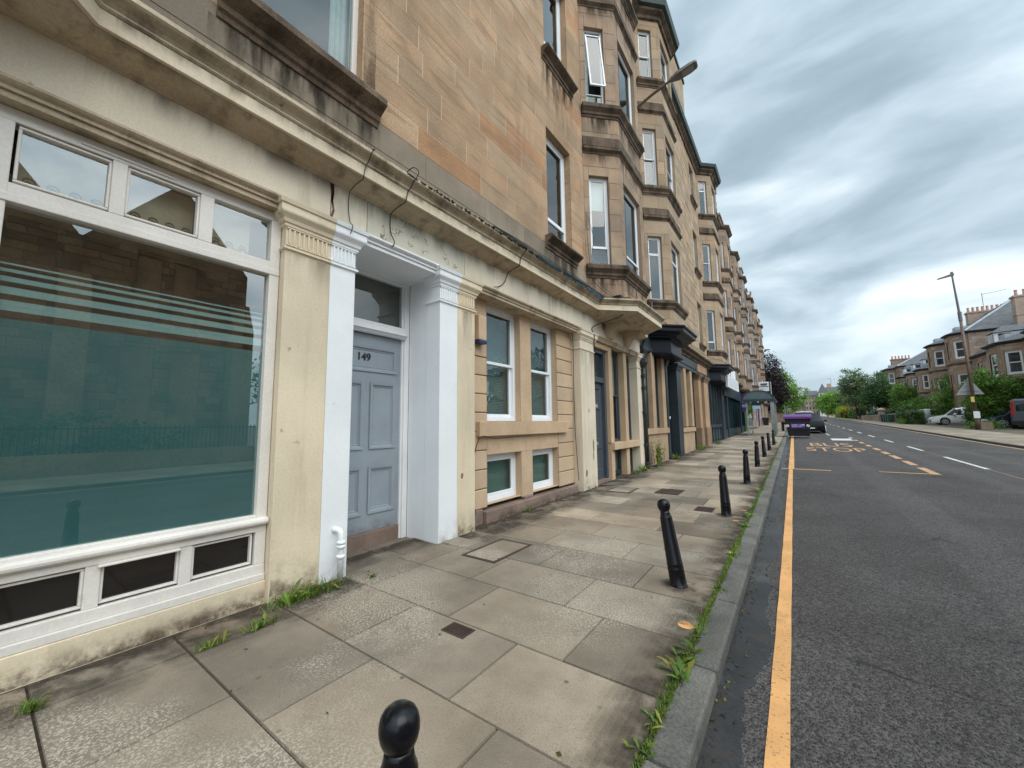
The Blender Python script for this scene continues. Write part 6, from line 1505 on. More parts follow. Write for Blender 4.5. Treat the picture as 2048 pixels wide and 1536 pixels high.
treegen('street_tree', 'bright green tree leaning over the road beyond the purple beech', 'tree', B3(-2.6, 142), [((0, 0, 9.5), (4.0, 5, 5.5)), ((2.0, 0, 6.5), (4.2, 4.5, 4.0)), ((0, 0, 3.5), (3.5, 4, 2.5))], 'leaf_bright', 17000, .42, (5, .4), 5)
treegen('garden_tree', 'grey green tree with loose branches, leftmost of the right side trees', 'tree', B3(12.4, 125), [((0, 0, 8.6), (3.1, 3.5, 3.8)), ((-.6, 0, 5.2), (2.9, 3.5, 2.6))], 'leaf_olive', 12000, .34, (4.5, .22), 6, fill=.6)
treegen('garden_tree', 'dark green spreading tree in front of the grey green one', 'tree', B3(14.1, 106), [((0, 0, 6.4), (2.5, 3, 3.4)), ((1.5, 0, 4.2), (2.4, 2.6, 2.2)), ((-1.6, 0, 3.8), (2, 2.2, 1.8))], 'leaf_dark', 11000, .30, (3.2, .2), 7, fill=.5)
treegen('garden_tree', 'yellowish green small tree right of the dark spreading tree', 'tree', B3(16.3, 98), [((0, 0, 4.6), (2.0, 2.4, 2.2)), ((.4, 0, 2.6), (2.4, 2.4, 1.8))], 'leaf_green', 8000, .26, (2.2, .12), 8)
treegen('street_tree', 'distant bright green tree at the far right of the road', 'tree', B3(12.8, 188), [((0, 0, 6.2), (3.6, 4, 3.8)), ((-1.5, 0, 3.5), (3, 3, 2.4))], 'leaf_bright', 7000, .5, (3, .25), 9)
treegen('street_tree', 'distant mid green tree closing the right side of the street', 'tree', B3(12.5, 225), [((0, 0, 6), (4.2, 5, 4))], 'leaf_green', 5000, .6, (3, .25), 10)
treegen('garden_shrub', 'large rounded weeping shrub behind the white car', 'shrub', B3(18.0, 77), [((0, 0, 4.4), (2.1, 2.2, 2.4)), ((-1.0, -.4, 3.0), (1.6, 1.8, 1.9)), ((1.3, 0, 3.6), (1.8, 2, 2.2)), ((0, 0, 1.6), (2.6, 2.2, 1.4))], 'leaf_green', 22000, .20, (2, .15), 11, fingers=1.2)
treegen('garden_shrub', 'broad weeping shrub above the dark hedge at the right', 'shrub', B3(15.5, 58.2), [((0, 0, 4.2), (1.4, 1.2, 1.6)), ((1.5, 0, 3.5), (1.6, 1.2, 1.5)), ((.5, 0, 2.4), (2.4, 1.2, 1.3))], 'leaf_green', 16000, .19, (2, .15), 12, fingers=1.0)
treegen('holly_bush', 'dark holly bush between the white car and the lamp post', 'shrub', B3(15.5, 62.6), [((0, 0, 1.1), (.62, .62, 1.1))], 'leaf_dark', 2600, .15, (1, .06), 13)
treegen('golden_shrub', 'golden yellow shrub by the far right footway', 'shrub', B3(12.6, 150), [((0, 0, 1.9), (1.5, 1.5, 1.8))], 'leaf_yellow', 2600, .3, (1, .1), 14)
treegen('garden_shrub', 'dark green bush left of the cut hedge', 'shrub', B3(12.9, 76), [((0, 0, 1.3), (1.0, 1.2, 1.3))], 'leaf_dark', 3000, .18, (1, .06), 15)
treegen('garden_shrub', 'low bright green plants at the pavement edge by the cut hedge', 'shrub', B3(12.3, 73), [((0, 0, .3), (.7, 2.4, .5))], 'leaf_bright', 2200, .14, None, 16)
treegen('garden_shrub', 'green verge plants at the foot of the lamp post', 'shrub', B3(13.6, 52.2), [((0, 0, .25), (1.2, .9, .5))], 'leaf_bright', 2000, .12, None, 17)
treegen('garden_shrub', 'row of bushes beside the far right footway', 'shrub', B3(13.6, 172), [((0, 0, 1.6), (1.6, 14, 2.0))], 'leaf_bright', 4500, .34, None, 18)
treegen('garden_shrub', 'olive green bushes before the villa bays left of the weeping shrub', 'shrub', B3(16.5, 88), [((0, 0, 2.0), (2.0, 5, 2.0))], 'leaf_green', 8000, .22, None, 19)
def hedge(label, x0, x1, y0, y1, h, leafm, n, size, seed, name='hedge'):
    rr = random.Random(seed); z0 = zg((y0 + y1) / 2); m = MB()
    for i in range(n):
        f = rr.random(); p = [rr.uniform(x0, x1), rr.uniform(y0, y1), z0 + h * rr.random()]
        if f < .3: p[1] = y0 + rr.gauss(0, .07)
        elif f < .6: p[0] = x0 + rr.gauss(0, .07)
        elif f < .9: p[2] = z0 + h + rr.gauss(0, .08) + .12 * math.sin(p[0] * 2 + p[1])
        p = Vector(p); a = Vector((rr.gauss(0, 1), rr.gauss(0, 1), rr.gauss(0, 1))).normalized(); b_ = a.orthogonal().normalized(); L = size * rr.uniform(.6, 1.3); k = rr.uniform(.55, 1.4) * (.8 + .35 * math.sin(p.x * 3.1 + p.z * 2) * math.sin(p.y * 1.3))
        m.face([p - a * L * .5, p + b_ * L * .3, p + a * L * .5, p - b_ * L * .3], 0, (k * rr.uniform(.9, 1.3), k, k * .8))
    t = thing(name, ((x0 + x1) / 2, (y0 + y1) / 2, z0), label, 'hedge'); m.build('foliage', leafm, t)
    c = MB(); c.box(x0 + .12, x1 - .12, y0 + .12, y1 - .12, z0, z0 + h - .15); c.build('hedge_core', 'moss_dark', t)
hedge('tall green hedge behind the navy car and the van', 15.2, 21, 60.2, 61.2, 2.9, 'leaf_green', 9000, .2, 31)
hedge('cut hedge end with bare brown side left of the white car', 12.05, 13.1, 68.5, 78.5, 1.55, 'leaf_dark', 6500, .15, 32)
hedge('dark clipped hedge along the gardens beyond the bins', 13.6, 15.2, 92, 118, 1.7, 'leaf_dark', 5000, .24, 33)
hedge('green hedge along the far right gardens', 12.8, 14.4, 128, 186, 2.2, 'leaf_green', 5000, .4, 34)

# garden walls, gate pier, domestic bins
gw2 = thing('garden_wall', (12.6, 86, zg(86)), 'low stone wall with a pier in front of the right gardens', 'wall'); z = zg(92)
m = MB(); F2 = Fr((12.5, 0, 0), (0, 1, 0), (-1, 0, 0)); stones(m, F2, 80, 126, z - .6, z + 1.15, [], (.3, .4), (.6, 1.2), .012, .01, tintfn(.7, 1.05)); m.build('wall_face', ['pink_stone', 'mortar_dark'], gw2)
m = MB(); m.box(12.44, 12.85, 80, 126, z + 1.15, z + 1.28); m.build('coping', 'lead', gw2)
m = MB(); m.box(12.4, 13.2, 95, 95.8, z - .4, z + 2.0); m.box(12.2, 13.4, 94.8, 96, z + 2.0, z + 2.2); m.idx([(12.2, 94.8, z + 2.2), (13.4, 94.8, z + 2.2), (13.4, 96, z + 2.2), (12.2, 96, z + 2.2), (12.8, 95.4, z + 2.5)], [(0, 1, 4), (1, 2, 4), (2, 3, 4), (3, 0, 4)]); m.build('gate_pier', 'pink_stone', gw2)
m = MB(); m.box(12.5, 13.0, 70.2, 71.0, zg(70) - .1, zg(70) + 1.0); tag(m.build('stump_wall', 'brown_stone', origin=(12.7, 70.5, zg(70))), 'stub of stone wall under the cut hedge end', 'wall')
m = MB(); m.box(13.1, 13.8, 51.2, 51.9, zg(51) - .1, zg(51) + .62); tag(m.build('stone_block', 'brown_stone', origin=(13.4, 51.5, zg(51))), 'small stone wall end right of the lamp post foot', 'wall')
for i, (x, y) in enumerate(((12.0, 88.0), (12.05, 86.2), (12.1, 84.6), (12.1, 83.0))):
    zz = zg(y) + .06; m = MB(); m.hexa([(x - .3, y - .3, zz), (x + .3, y - .3, zz), (x + .3, y + .35, zz), (x - .3, y + .35, zz), (x - .36, y - .36, zz + 1.15), (x + .36, y - .36, zz + 1.15), (x + .36, y + .42, zz + 1.15), (x - .36, y + .42, zz + 1.15)])
    m.hexa([(x - .4, y - .4, zz + 1.15), (x + .4, y - .4, zz + 1.15), (x + .4, y + .46, zz + 1.15), (x - .4, y + .46, zz + 1.15), (x - .36, y - .36, zz + 1.28), (x + .36, y - .36, zz + 1.24), (x + .36, y + .42, zz + 1.24), (x - .36, y + .42, zz + 1.28)])
    tag(m.build('wheelie_bin', 'bin_green', origin=(x, y, zz)), ['green wheelie bin by the low stone wall, farthest from the viewer', 'second farthest green wheelie bin by the low stone wall', 'second nearest green wheelie bin by the low stone wall', 'nearest green wheelie bin by the low stone wall'][i], 'bin', 'green bins by the garden wall')
# lamp post with the back of a triangular sign
lp = thing('street_lamp', (12.55, 49.7, zg(50)), 'tall brown and grey lamp post on the right footway', 'street lamp'); z = zg(50)
tx = -.35
m = MB(); m.tube([(12.55, 49.7, z), (12.55 + tx * .08, 49.7, z + 1.6)], [.18, .16], 12); m.tube([(12.55 + tx * .08, 49.7, z + 1.6), (12.55 + tx * .55, 49.7, z + 9.6)], [.12, .10], 12); m.build('column', 'brown_post', lp, smooth=True)
m = MB(); m.tube([(12.55 + tx * .55, 49.7, z + 9.6), (12.55 + tx, 49.7, z + 13.6)], [.09, .06], 10); m.tube([(12.55 + tx * .53, 49.7, z + 9.4), (12.55 + tx * .56, 49.7, z + 10.2)], .13, 10); m.build('upper_column', 'lamp_post_paint', lp)
m = MB(); x = 12.55 + tx; m.hexa([(x + .12, 49.6, z + 13.5), (x + .12, 49.8, z + 13.5), (x - .9, 49.84, z + 13.35), (x - .9, 49.56, z + 13.35), (x + .12, 49.6, z + 13.72), (x + .12, 49.8, z + 13.72), (x - .9, 49.84, z + 13.42), (x - .9, 49.56, z + 13.42)]); m.box(x - .08, x + .08, 49.62, 49.78, z + 13.7, z + 13.85); m.build('lamp_head', 'lamp_post_paint', lp, bevel=.02)
m = MB(); xs_ = 12.4; m.face([(xs_ - .82, 49.95, z + 3.0), (xs_ + .82, 49.95, z + 3.0), (xs_ + .06, 49.95, z + 4.35), (xs_ - .06, 49.95, z + 4.35)]); m.box(xs_ - .5, xs_ + .5, 49.9, 49.95, z + 3.3, z + 3.36); m.box(xs_ - .3, xs_ + .3, 49.9, 49.95, z + 3.8, z + 3.86); m.build('warning_sign_back', 'galv', lp)
m = MB(); m.box(12.30, 12.5, 49.5, 49.56, z + 2.35, z + 2.8); m.build('yellow_notice', 'plate_yellow', lp); m = MB(); m.box(12.34, 12.70, 49.48, 49.52, z + 1.0, z + 1.55); m.build('white_notice', 'sign_white', lp)

# ------------------------------------------------------------------ people
def person(label, loc, rz, H=2.0):
    s = H / 1.8
    V = {'pel': (0, 0, .95, .15), 'waist': (0, .01, 1.08, .135), 'chest': (0, .0, 1.30, .165), 'neck0': (0, .0, 1.47, .07), 'neck': (0, .01, 1.53, .055), 'head': (0, .03, 1.64, .095), 'crown': (0, .02, 1.73, .075), 'nose': (0, .125, 1.645, .018),
         'shl': (-.17, 0, 1.42, .07), 'ell': (-.23, -.05, 1.15, .05), 'wrl': (-.24, .06, .92, .035), 'hal': (-.24, .09, .84, .04), 'shr': (.17, 0, 1.42, .07), 'elr': (.23, -.02, 1.15, .05), 'wrr': (.22, .12, .94, .035), 'har': (.22, .16, .87, .04),
         'hil': (-.09, 0, .90, .11), 'knl': (-.10, .14, .50, .075), 'anl': (-.10, .02, .10, .05), 'tol': (-.10, .18, .05, .04), 'hir': (.09, 0, .90, .11), 'knr': (.10, -.02, .50, .075), 'anr': (.10, -.24, .12, .05), 'tor': (.10, -.12, .04, .04)}
    E_ = [('pel', 'waist'), ('waist', 'chest'), ('chest', 'neck0'), ('neck0', 'neck'), ('neck', 'head'), ('head', 'crown'), ('head', 'nose'), ('chest', 'shl'), ('shl', 'ell'), ('ell', 'wrl'), ('wrl', 'hal'), ('chest', 'shr'), ('shr', 'elr'), ('elr', 'wrr'), ('wrr', 'har'), ('pel', 'hil'), ('hil', 'knl'), ('knl', 'anl'), ('anl', 'tol'), ('pel', 'hir'), ('hir', 'knr'), ('knr', 'anr'), ('anr', 'tor')]
    ks = list(V); me = bpy.data.meshes.new('p'); me.from_pydata([tuple(c * s for c in V[k][:3]) for k in ks], [(ks.index(a), ks.index(b_)) for a, b_ in E_], [])
    o = bpy.data.objects.new('p', me); C.objects.link(o); md = o.modifiers.new('s', 'SKIN'); o.modifiers.new('u', 'SUBSURF').levels = 1
    sv = me.skin_vertices[0].data
    for i, k in enumerate(ks): sv[i].radius = (V[k][3] * s, V[k][3] * s)
    sv[0].use_root = True
    dg = bpy.context.evaluated_depsgraph_get(); dg.update(); m2_ = bpy.data.meshes.new_from_object(o.evaluated_get(dg)); bpy.data.objects.remove(o)
    t = local('person', label, 'person', None); m2_.materials.clear()
    for x in ('cloth_dark', 'skin'): m2_.materials.append(M[x])
    for p in m2_.polygons:
        zc = p.center.z / s; p.material_index = 1 if zc > 1.52 or (zc < .91 and abs(p.center.x) > .18 * s and zc > .78) else 0; p.use_smooth = True
    ob = bpy.data.objects.new('body', m2_); C.objects.link(ob); ob.parent = t
    h = MB(); h.lathe([(.09 * s, -.05 * s), (.105 * s, .02 * s), (.09 * s, .08 * s), (.05 * s, .115 * s), (.001, .125 * s)], (0, .005 * s, 1.66 * s), 12); ORG[t.name] = (0, 0, 0); h.build('hair', 'hair', t, smooth=True)
    t.location = loc; t.rotation_euler = (0, 0, rz)
person('person in dark clothes walking on the right footway by the gate pier', (11.6, 112, zg(112) + .06), 2.9, 2.1); person('distant person in black walking towards the golden shrub', (11.4, 148, zg(148) + .06), 3.3, 2.1)

# ------------------------------------------------------------------ right terrace of villas
def villa(label, y0, y1, ze, rise, bays, wins, stone, xf=18.5, p=1.3, f=3.2, chims=(), dorm=(), sides=True, winh=None, low=None, depth=10, seed=50, porch=None):
    R.seed(seed); ym = (y0 + y1) / 2; g = zg(ym); rt = thing('villa', (xf, ym, g), label, 'house'); tf = tintfn(.72, 1.14, .06)
    F = Fr((xf, 0, 0), (0, 1, 0), (-1, 0, 0)); fl = [(ze - 3.2, ze - .85)]; k = ze - 7.4
    while k > g + 1.0: fl.append((k, k + 2.3)); k -= 4.0
    m = MB(); c = y0; L = 2 * p + f
    holes = [(a, b, q[0], q[1]) for a, b in wins for q in fl]
    for J in list(bays) + [None]:
        e = J if J is not None else y1
        stones(m, F, c, e, g - .3, ze, holes, (.36, .46), (.5, 1.1), .016, .015, tf, .012)
        if J is not None: c = J + L
    FN = Fr((xf, y0, 0), (1, 0, 0), (0, -1, 0)); stones(m, FN, 0, depth, g - .3, ze, [], (.36, .46), (.5, 1.1), .016, .015, tf, .012)
    for h in holes: reveal(m, F, h, .2)
    s = math.sqrt(.5)
    bw_ = []
    for J in bays:
        for (FF, LL, a, b) in ((Fr((xf, J, 0), (-s, s, 0), (-s, -s, 0)), p * math.sqrt(2), .28, p * math.sqrt(2) - .3), (Fr((xf - p, J + p, 0), (0, 1, 0), (-1, 0, 0)), f, .7, f - .7), (Fr((xf - p, J + p + f, 0), (s, s, 0), (-s, s, 0)), p * math.sqrt(2), .3, p * math.sqrt(2) - .28)):
            hs = [(a, b, q[0], q[1]) for q in fl]; stones(m, FF, 0, LL, g - .3, ze, hs, (.36, .46), (.5, 1.0), .016, .015, tf, .01)
            for h in hs: reveal(m, FF, h, .2); bw_.append((FF, h))
    m.build('wall', [stone, 'mortar_dark'], rt)
    for FF, h in bw_ + [(F, h) for h in holes]: window(rt, FF, *h, -.08, 'sash', gm='far_glass', back=None, detail=False, fw=.13)
    mg = MB()
    for FF, h in bw_ + [(F, h) for h in holes]:
        mg.cut()
        for q in ((h[0] - .2, h[0], h[2] - .1, h[3] + .22), (h[1], h[1] + .2, h[2] - .1, h[3] + .22), (h[0], h[1], h[3], h[3] + .22), (h[0] - .25, h[1] + .25, h[2] - .25, h[2] - .02)): mg.obox(FF, q[0], q[1], -.1, .03, q[2], q[3], 0, (.98, .94, .9))
    mg.build('window_margin', 'buff_stone', rt)
    pl = [(xf, y1)]
    for J in reversed(list(bays)): pl += [(xf, J + L), (xf - p, J + p + f), (xf - p, J + p), (xf, J)]
    pl += [(xf, y0)] + ([(xf + depth, y0)] if sides else [])
    e = MB(); e.sweep(pl, [(0, ze - .15), (.1, ze - .12), (.3, ze), (.34, ze + .12), (-.2, ze + .14)]); e.build('gutter', 'pipe_iron', rt)
    sc = MB(); sc.sweep(pl, [(-.05, fl[0][0] - .75), (.1, fl[0][0] - .75), (.1, fl[0][0] - .5), (-.05, fl[0][0] - .45)]); sc.build('string_course', 'sooty_stone', rt)
    r = MB(); z0, z1 = ze + .1, ze + rise; xr = xf + depth / 2; o = .3
    r.face([(xf - o, y0 - o, z0), (xf - o, y1, z0), (xr, y1 - 1, z1), (xr, y0 + depth * .42, z1)])
    r.face([(xf - o, y0 - o, z0), (xr, y0 + depth * .42, z1), (xf + depth, y0 - o, z0)]); r.face([(xf + depth, y0 - o, z0), (xr, y0 + depth * .42, z1), (xr, y1 - 1, z1), (xf + depth, y1, z0)]); r.face([(xf - o, y1, z0), (xf + depth, y1, z0), (xr, y1 - 1, z1)])
    for J in bays:
        a = [(xf + .3, J - .4), (xf - p - o, J + p - .15), (xf - p - o, J + p + f + .15), (xf + .3, J + L + .4)]; ax = (xf + p * .9, J + L / 2, ze + p * 1.05)
        for q in range(3): r.face([(a[q][0], a[q][1], z0 + .02), (a[q + 1][0], a[q + 1][1], z0 + .02), ax])
    ro = r.build('roof', 'slate_roof', rt)
    ld = MB(); ld.tube([(xf - o, y0 - o, z0 + .05), (xr, y0 + depth * .42, z1 + .05)], .12, 6); ld.tube([(xr, y0 + depth * .42, z1 + .05), (xr, y1 - 1, z1 + .05)], .12, 6)
    for J in bays: ld.cut(); ld.box(xf - p * .45, xf + p * .5, J + L / 2 - .8, J + L / 2 + .5, ze + .45, ze + 1.05)
    ld.build('lead_flashing', 'lead', rt)
    for (x0, x1, a, b, zt, n, al) in chims: chimney(rt, x0, x1, a, b, ze - .5, zt, stone, n, al)
    for (yc, x0) in dorm:
        d = MB(); zz = ze + .75; d.box(x0, x0 + 2.6, yc - .8, yc + .8, zz, zz + 1.2); do = d.build('dormer', 'white_joinery', rt); d = MB(); d.idx([(x0 - .2, yc - 1, zz + 1.2), (x0 - .2, yc + 1, zz + 1.2), (x0 + 3, yc + 1, zz + 1.3), (x0 + 3, yc - 1, zz + 1.3), (x0 + .9, yc, zz + 2.0), (x0 + 3, yc, zz + 2.0)], [(0, 1, 4), (1, 2, 5, 4), (0, 4, 5, 3)]); d.build('dormer_roof', 'slate_roof', do)
        d = MB(); d.box(x0 - .03, x0 + .01, yc - .5, yc + .5, zz + .2, zz + 1.05); d.box(x0 + .3, x0 + 1.2, yc - .83, yc - .79, zz + .2, zz + 1.05); d.build('dormer_pane', 'far_glass', do)
    if porch:
        d = MB(); d.box(xf - 1.6, xf + .1, porch, porch + 3.4, g + 3.6, g + 3.9); d.idx([(xf - 1.8, porch - .2, g + 3.9), (xf + .1, porch - .2, g + 3.9), (xf + .1, porch + 3.6, g + 3.9), (xf - 1.8, porch + 3.6, g + 3.9), (xf + .1, porch + 1.7, g + 5)], [(0, 1, 4), (1, 2, 4), (2, 3, 4), (3, 0, 4)]); d.build('porch_roof', 'sooty_stone', rt)
    return rt
villa('nearest pink sandstone villa with canted bays at the right edge', 46.5, 72.4, 9.1, 4.2, [49.5, 58.6], [(47.3, 48.4), (65.6, 66.6), (69.5, 70.6)], 'pink_stone', chims=((22.2, 26.0, 71.3, 72.3, 15.9, 6, 'x'),), dorm=((56.9, 19.3), (66.3, 18.6)), seed=51, depth=11, porch=50)
villa('tall stone villa with a slate hipped roof behind the lamp post', 72.6, 89.0, 12.5, 4.4, [72.7, 81.6], [(79.2, 80.2)], 'pink_stone', f=2.0, chims=((22.2, 26.0, 86.2, 87.2, 17.3, 8, 'x'),), seed=52, depth=11)
villa('lower stone villa with white dormers beyond the tall one', 89.2, 112, 9.8, 3.4, [90.5, 97.5, 104.5], [], 'pink_stone', p=1.1, f=2.4, dorm=((94.6, 18.5), (101.6, 18.5), (108.6, 18.5)), seed=53, chims=((22.5, 24.4, 89.6, 90.6, 14.2, 4, 'x'),))
villa('far tall villa with a red stone chimney behind the garden trees', 112.2, 134, 12.6, 3.4, [116, 126], [(123.4, 124.6)], 'brown_stone', chims=((19.6, 23.0, 126, 127, 15.6, 6, 'x'),), seed=54)
villa('distant stone villas at the far right of the street', 136, 178, 11.0, 3.6, [140, 152, 164], [], 'pink_stone', seed=55, chims=((20, 22.5, 150, 151, 14, 5, 'x'),))
R.seed(77)
an = MB(); an.tube([(24.0, 86.7, 17.4), (24.0, 86.7, 20.2)], .04, 5); an.tube([(23.9, 86.7, 20.0), (26.4, 86.7, 20.3)], .03, 5); tag(an.build('tv_aerial', 'galv', origin=(22, 86.7, 19.2)), 'television aerial on the chimney of the tall villa', 'aerial')

# ------------------------------------------------------------------ the end of the street
def farblock(name, label, x0, x1, y, zb, ze, mat, floors, cols, rise=4, turret=False, roofm='slate_roof', depth=14):
    t = thing(name, ((x0 + x1) / 2, y, zb), label, 'building'); m = MB(); m.box(x0, x1, y, y + depth, zb - 6, ze); m.build('wall', mat, t)
    q = MB(); H = (ze - zb) / floors
    for i in range(floors):
        for j in range(cols):
            a = x0 + (x1 - x0) * (j + .3) / cols; q.box(a, a + (x1 - x0) * .38 / cols, y - .04, y + .02, zb + H * i + H * .3, zb + H * i + H * .82)
    q.build('window', 'far_glass', t)
    r = MB(); xm = (x0 + x1) / 2
    if turret: r.idx([(x0 - .3, y - .3, ze), (x1 + .3, y - .3, ze), (x1 + .3, y + 6, ze), (x0 - .3, y + 6, ze), (xm, y + 2.5, ze + rise)], [(0, 1, 4), (1, 2, 4), (2, 3, 4), (3, 0, 4)])
    else: r.idx([(x0 - .3, y - .4, ze), (x1 + .3, y - .4, ze), (x1 + .3, y + depth / 2, ze + rise), (x0 - .3, y + depth / 2, ze + rise), (x1 + .3, y + depth + .4, ze), (x0 - .3, y + depth + .4, ze)], [(0, 1, 2, 3), (3, 2, 4, 5)])
    r.build('roof', roofm, t)
    if not turret:
        c = MB(); c.box(x0 + .4, x0 + 2.4, y + depth / 2 - .6, y + depth / 2 + .6, ze + rise * .6, ze + rise + 2.2); c.build('chimney', mat, t)
    return t
zb = zg(330)
farblock('tenement_building', 'pale grey tenement at the end of the street, leftmost', 1.0, 6.5, 322, zb, 15.0, 'far_stone', 3, 3, 3); farblock('tenement_building', 'brown far tenement with white gable windows at the street end', 6.8, 13.6, 320, zb, 18.0, 'far_stone', 4, 4, 3.5)
farblock('turret_house', 'white corner turret with a pointed slate roof at the street end', 13.9, 18.6, 316, zb, 19.4, 'far_white', 4, 2, 6.0, True); farblock('tenement_building', 'orange stone tenement right of the white turret', 19.0, 33, 325, zb, 19.8, 'far_orange', 4, 6, 4)
farblock('tenement_building', 'low pale terrace far beyond the road end', -12, 2, 370, zb, 12, 'far_stone', 3, 6, 3); farblock('tenement_building', 'long stone terrace far right beyond the trees', 34, 70, 335, zb, 17, 'far_stone', 3, 12, 4)
hm = MB(); N = 36; row0 = None
for j in range(9):
    row = []
    for i in range(N + 1):
        x = -500 + 1400 * i / N; y = 800 + 90 * j; u = j / 8; row.append((x, y, -10 + 68 * math.sin(min(1, u * 1.25) * pi / 2) * math.exp(-((x - 260) / 420) ** 2) * (1 + .12 * math.sin(x * .02) + .05 * math.sin(x * .09 + j))))
    if row0:
        for i in range(N): hm.face([row0[i], row0[i + 1], row[i + 1], row[i]])
    row0 = row
struct(hm.build('hill', 'hill_green', smooth=True))
for i, (x, y, h) in enumerate(((16.3, 250, 22.5), (24.5, 290, 26.0))):
    m = MB(); m.tube([(x, y, zg(y)), (x, y, h)], .09, 6); m.box(x - 1.2, x + .1, y - .1, y + .1, h - .1, h + .05); tag(m.build('street_lamp', 'galv', origin=(x, y, zg(y))), ['thin far lamp post over the right trees', 'farthest lamp post, a hairline over the far roofs'][i], 'street lamp')
m = MB(); m.tube([(-4.1, 85.5, 14.1), (-3.6, 85.5, 14.5), (-3.05, 85.5, 14.75)], .05, 6); m.box(-3.3, -2.7, 85.3, 85.7, 14.7, 14.85); tag(m.build('wall_lamp', 'brown_post', origin=(-4.1, 85.5, 14.1)), 'far lamp arm on the end of the left terrace', 'street lamp')

# ------------------------------------------------------------------ across the road behind the viewer: what the shop window mirrors
chu = thing('church', (15, 0, 0), 'dark stone church across the road, seen mirrored in the frosted shop window', 'church')
F = Fr((15, 0, 0), (0, 1, 0), (-1, 0, 0)); m = MB(); LZ = [(3.6, 4.7, 1.6, 5.2), (5.3, 6.4, 1.6, 5.2), (3.9, 4.75, 6.4, 9.4), (5.2, 6.05, 6.4, 9.4), (-3.2, -2.3, 2.0, 7.5), (-1.6, -.7, 2.0, 7.5), (-9, -8, 2, 7.5)]
stones(m, F, -14, 8.2, -.2, 9.6, LZ, (.3, .45), (.5, 1.1), .02, .02, tintfn(.6, 1.15, .08), .02)
for h in LZ: reveal(m, F, h, .35)
for (c, w, h) in ((-1.5, 3.6, 4.6), (5.2, 3.0, 3.8), (-9, 4, 4.6)):
    m.idx([(15, c - w, 9.6), (15, c + w, 9.6), (15, c, 9.6 + h), (26, c - w, 9.6), (26, c + w, 9.6), (26, c, 9.6 + h)], [(0, 1, 2), (0, 2, 5, 3), (1, 4, 5, 2)])
for y in (-13.6, -5.6, 2.1, 7.9): m.box(14.2, 15, y - .45, y + .45, -.2, 6.5); m.hexa([(14.2, y - .45, 6.5), (15, y - .45, 6.5), (15, y + .45, 6.5), (14.2, y + .45, 6.5), (14.95, y - .45, 8), (15, y - .45, 8), (15, y + .45, 8), (14.95, y + .45, 8)])
m.box(15.05, 26, -14, 8.2, -.2, 9.6)
m.build('wall', ['church_stone', 'mortar_dark'], chu)
q = MB()
for h in LZ: q.quad(F, *h, -.3)
q.build('window', 'far_glass', chu)
wl_ = thing('garden_wall', (12.2, 0, 0), 'low wall with iron railings before the church, seen only as a reflection', 'wall'); m = MB(); m.box(12.0, 12.35, -14, 12, -.1, .75); m.build('wall_base', 'church_stone', wl_)
m = MB()
for i in range(170): y = -13.9 + i * .152; m.tube([(12.17, y, .75), (12.17, y, 1.75)], .014, 4)
m.box(12.15, 12.19, -14, 12, 1.6, 1.64); m.build('railing', 'black_iron', wl_)
treegen('churchyard_tree', 'green tree right of the church, mirrored at the window edge', 'tree', (17, 12.5, 0), [((0, 0, 4.2), (2.6, 3, 2.6))], 'leaf_green', 3500, .3, (3, .2), 40)
treegen('churchyard_shrub', 'dark shrubs behind the church railings', 'shrub', (13.2, -1, 0), [((0, 0, 1.0), (.7, 7, 1.3))], 'leaf_dark', 4000, .2, None, 41)

# ------------------------------------------------------------------ sky, sun, camera
w = bpy.data.worlds.new('World'); SC.world = w; w.use_nodes = True; nt = w.node_tree; nt.nodes.clear(); t = NT(nt.nodes, nt.links)
SUN = (math.radians(112), math.radians(52))            # bearing from +y towards +x, elevation
sky = t.new('ShaderNodeTexSky', sky_type='NISHITA'); sky.sun_disc = False; sky.sun_elevation = SUN[1]; sky.sun_rotation = SUN[0]; sky.air_density = 1.2; sky.dust_density = 2.0
tc = t.new('ShaderNodeTexCoord').outputs['Generated']
sx = t.new('ShaderNodeSeparateXYZ'); nt.links.new(tc, sx.inputs[0])
den = t.math('ADD', t.math('MAXIMUM', sx.outputs[2], 0.0), .55)
cx = t.new('ShaderNodeCombineXYZ')
for i in range(2): nt.links.new(t.math('DIVIDE', sx.outputs[i], den), cx.inputs[i])
nt.links.new(t.math('MULTIPLY', sx.outputs[2], 1.6), cx.inputs[2])
mp = t.new('ShaderNodeMapping'); nt.links.new(cx.outputs[0], mp.inputs['Vector']); mp.inputs['Rotation'].default_value = (0, 0, math.radians(CLOUD[0])); mp.inputs['Scale'].default_value = CLOUD[1]; mp.inputs['Location'].default_value = CLOUD[2]
n1 = t.noise(mp.outputs['Vector'], 2.6, 9, .50, .35); n2 = t.noise(mp.outputs['Vector'], 1.2, 3, .5, .2)
dens = t.math('ADD', t.math('MULTIPLY', n1, .62), t.math('MULTIPLY', n2, .38))
shade = t.ramp(dens, .38, .56)
low = t.ramp(sx.outputs[2], .02, .30, 1, 0)
cloud = t.mix(shade, rgb(SKYC[0]), rgb(SKYC[1]))
cloud = t.mix(t.ramp(dens, .50, .63), cloud, rgb(SKYC[2]))
cloud = t.mix(t.math('MULTIPLY', low, .35), cloud, rgb(SKYC[3]))
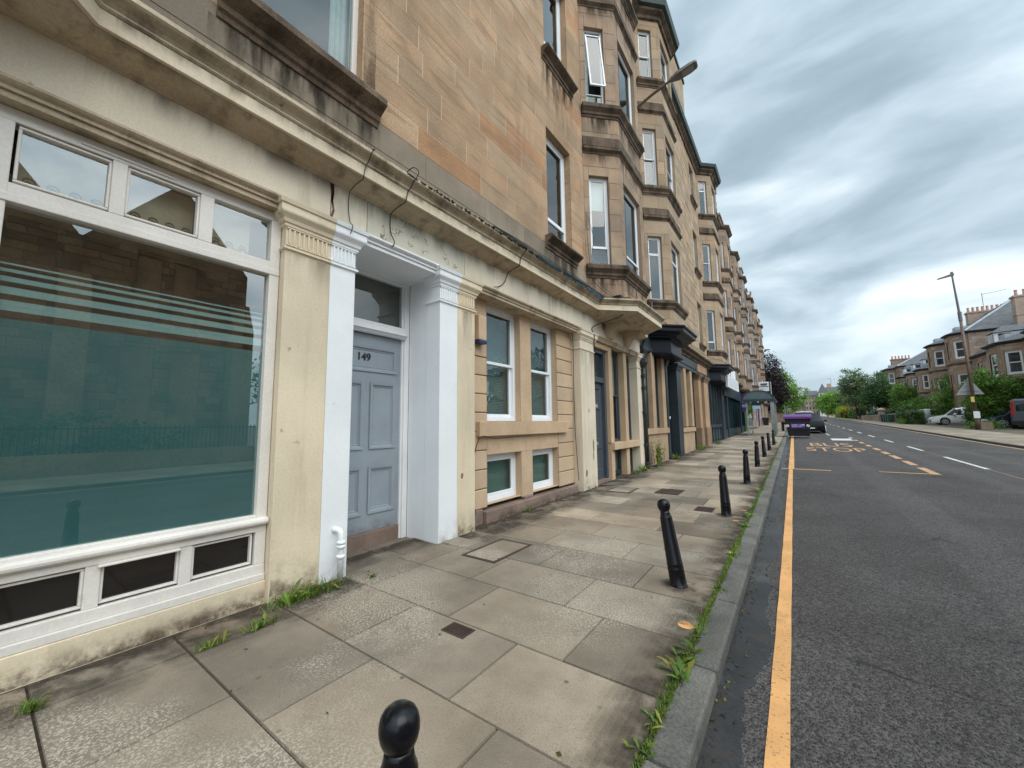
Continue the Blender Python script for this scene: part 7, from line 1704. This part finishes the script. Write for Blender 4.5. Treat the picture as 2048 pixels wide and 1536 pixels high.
# the veiled sun: the overcast is brighter round it, on the viewer's right and behind
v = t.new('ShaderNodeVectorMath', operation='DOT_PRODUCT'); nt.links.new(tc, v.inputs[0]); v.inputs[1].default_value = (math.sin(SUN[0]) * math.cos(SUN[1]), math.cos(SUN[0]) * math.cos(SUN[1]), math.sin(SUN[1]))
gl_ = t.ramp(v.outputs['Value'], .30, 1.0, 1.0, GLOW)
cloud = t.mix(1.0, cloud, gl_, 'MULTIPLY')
bg1 = t.new('ShaderNodeBackground'); nt.links.new(sky.outputs[0], bg1.inputs[0]); bg1.inputs[1].default_value = .08
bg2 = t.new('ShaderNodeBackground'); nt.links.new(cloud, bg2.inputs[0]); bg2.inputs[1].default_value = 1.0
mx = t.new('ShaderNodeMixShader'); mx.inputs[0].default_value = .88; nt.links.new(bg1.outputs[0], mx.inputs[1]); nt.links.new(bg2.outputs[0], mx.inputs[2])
wo = t.new('ShaderNodeOutputWorld'); nt.links.new(mx.outputs[0], wo.inputs[0])
sl = bpy.data.lights.new('sun', 'SUN'); sl.energy = SUNE; sl.angle = math.radians(50); sl.color = (1.0, .93, .84)
so = bpy.data.objects.new('sun', sl); C.objects.link(so)
dirv = Vector((math.sin(SUN[0]) * math.cos(SUN[1]), math.cos(SUN[0]) * math.cos(SUN[1]), math.sin(SUN[1])))
so.rotation_euler = dirv.to_track_quat('Z', 'Y').to_euler(); so.location = dirv * 60

cd = bpy.data.cameras.new('camera'); cam = bpy.data.objects.new('camera', cd); C.objects.link(cam)
cd.sensor_width = 36; cd.lens = 36 * 779.9 / 2048; cd.clip_end = 5000; cd.clip_start = .02
yaw, pit, rol = (math.radians(a) for a in (35.674, 5.911, -.672))
fw = Vector((-math.sin(yaw) * math.cos(pit), math.cos(yaw) * math.cos(pit), math.sin(pit))); rt_ = Vector((math.cos(yaw), math.sin(yaw), 0)); up_ = rt_.cross(fw)
r_ = rt_ * math.cos(rol) + up_ * math.sin(rol); u_ = -rt_ * math.sin(rol) + up_ * math.cos(rol)
from mathutils import Matrix
cam.matrix_world = Matrix(((r_.x, u_.x, -fw.x, 0), (r_.y, u_.y, -fw.y, 0), (r_.z, u_.z, -fw.z, 1.6), (0, 0, 0, 1)))
SC.camera = cam
SC.render.engine = 'CYCLES'; SC.cycles.max_bounces = 8; SC.cycles.transparent_max_bounces = 12
SC.view_settings.view_transform = 'Standard'; SC.view_settings.look = 'None'; SC.view_settings.exposure = EXPO; SC.view_settings.gamma = 1
SC.render.resolution_x, SC.render.resolution_y = 1024, 768
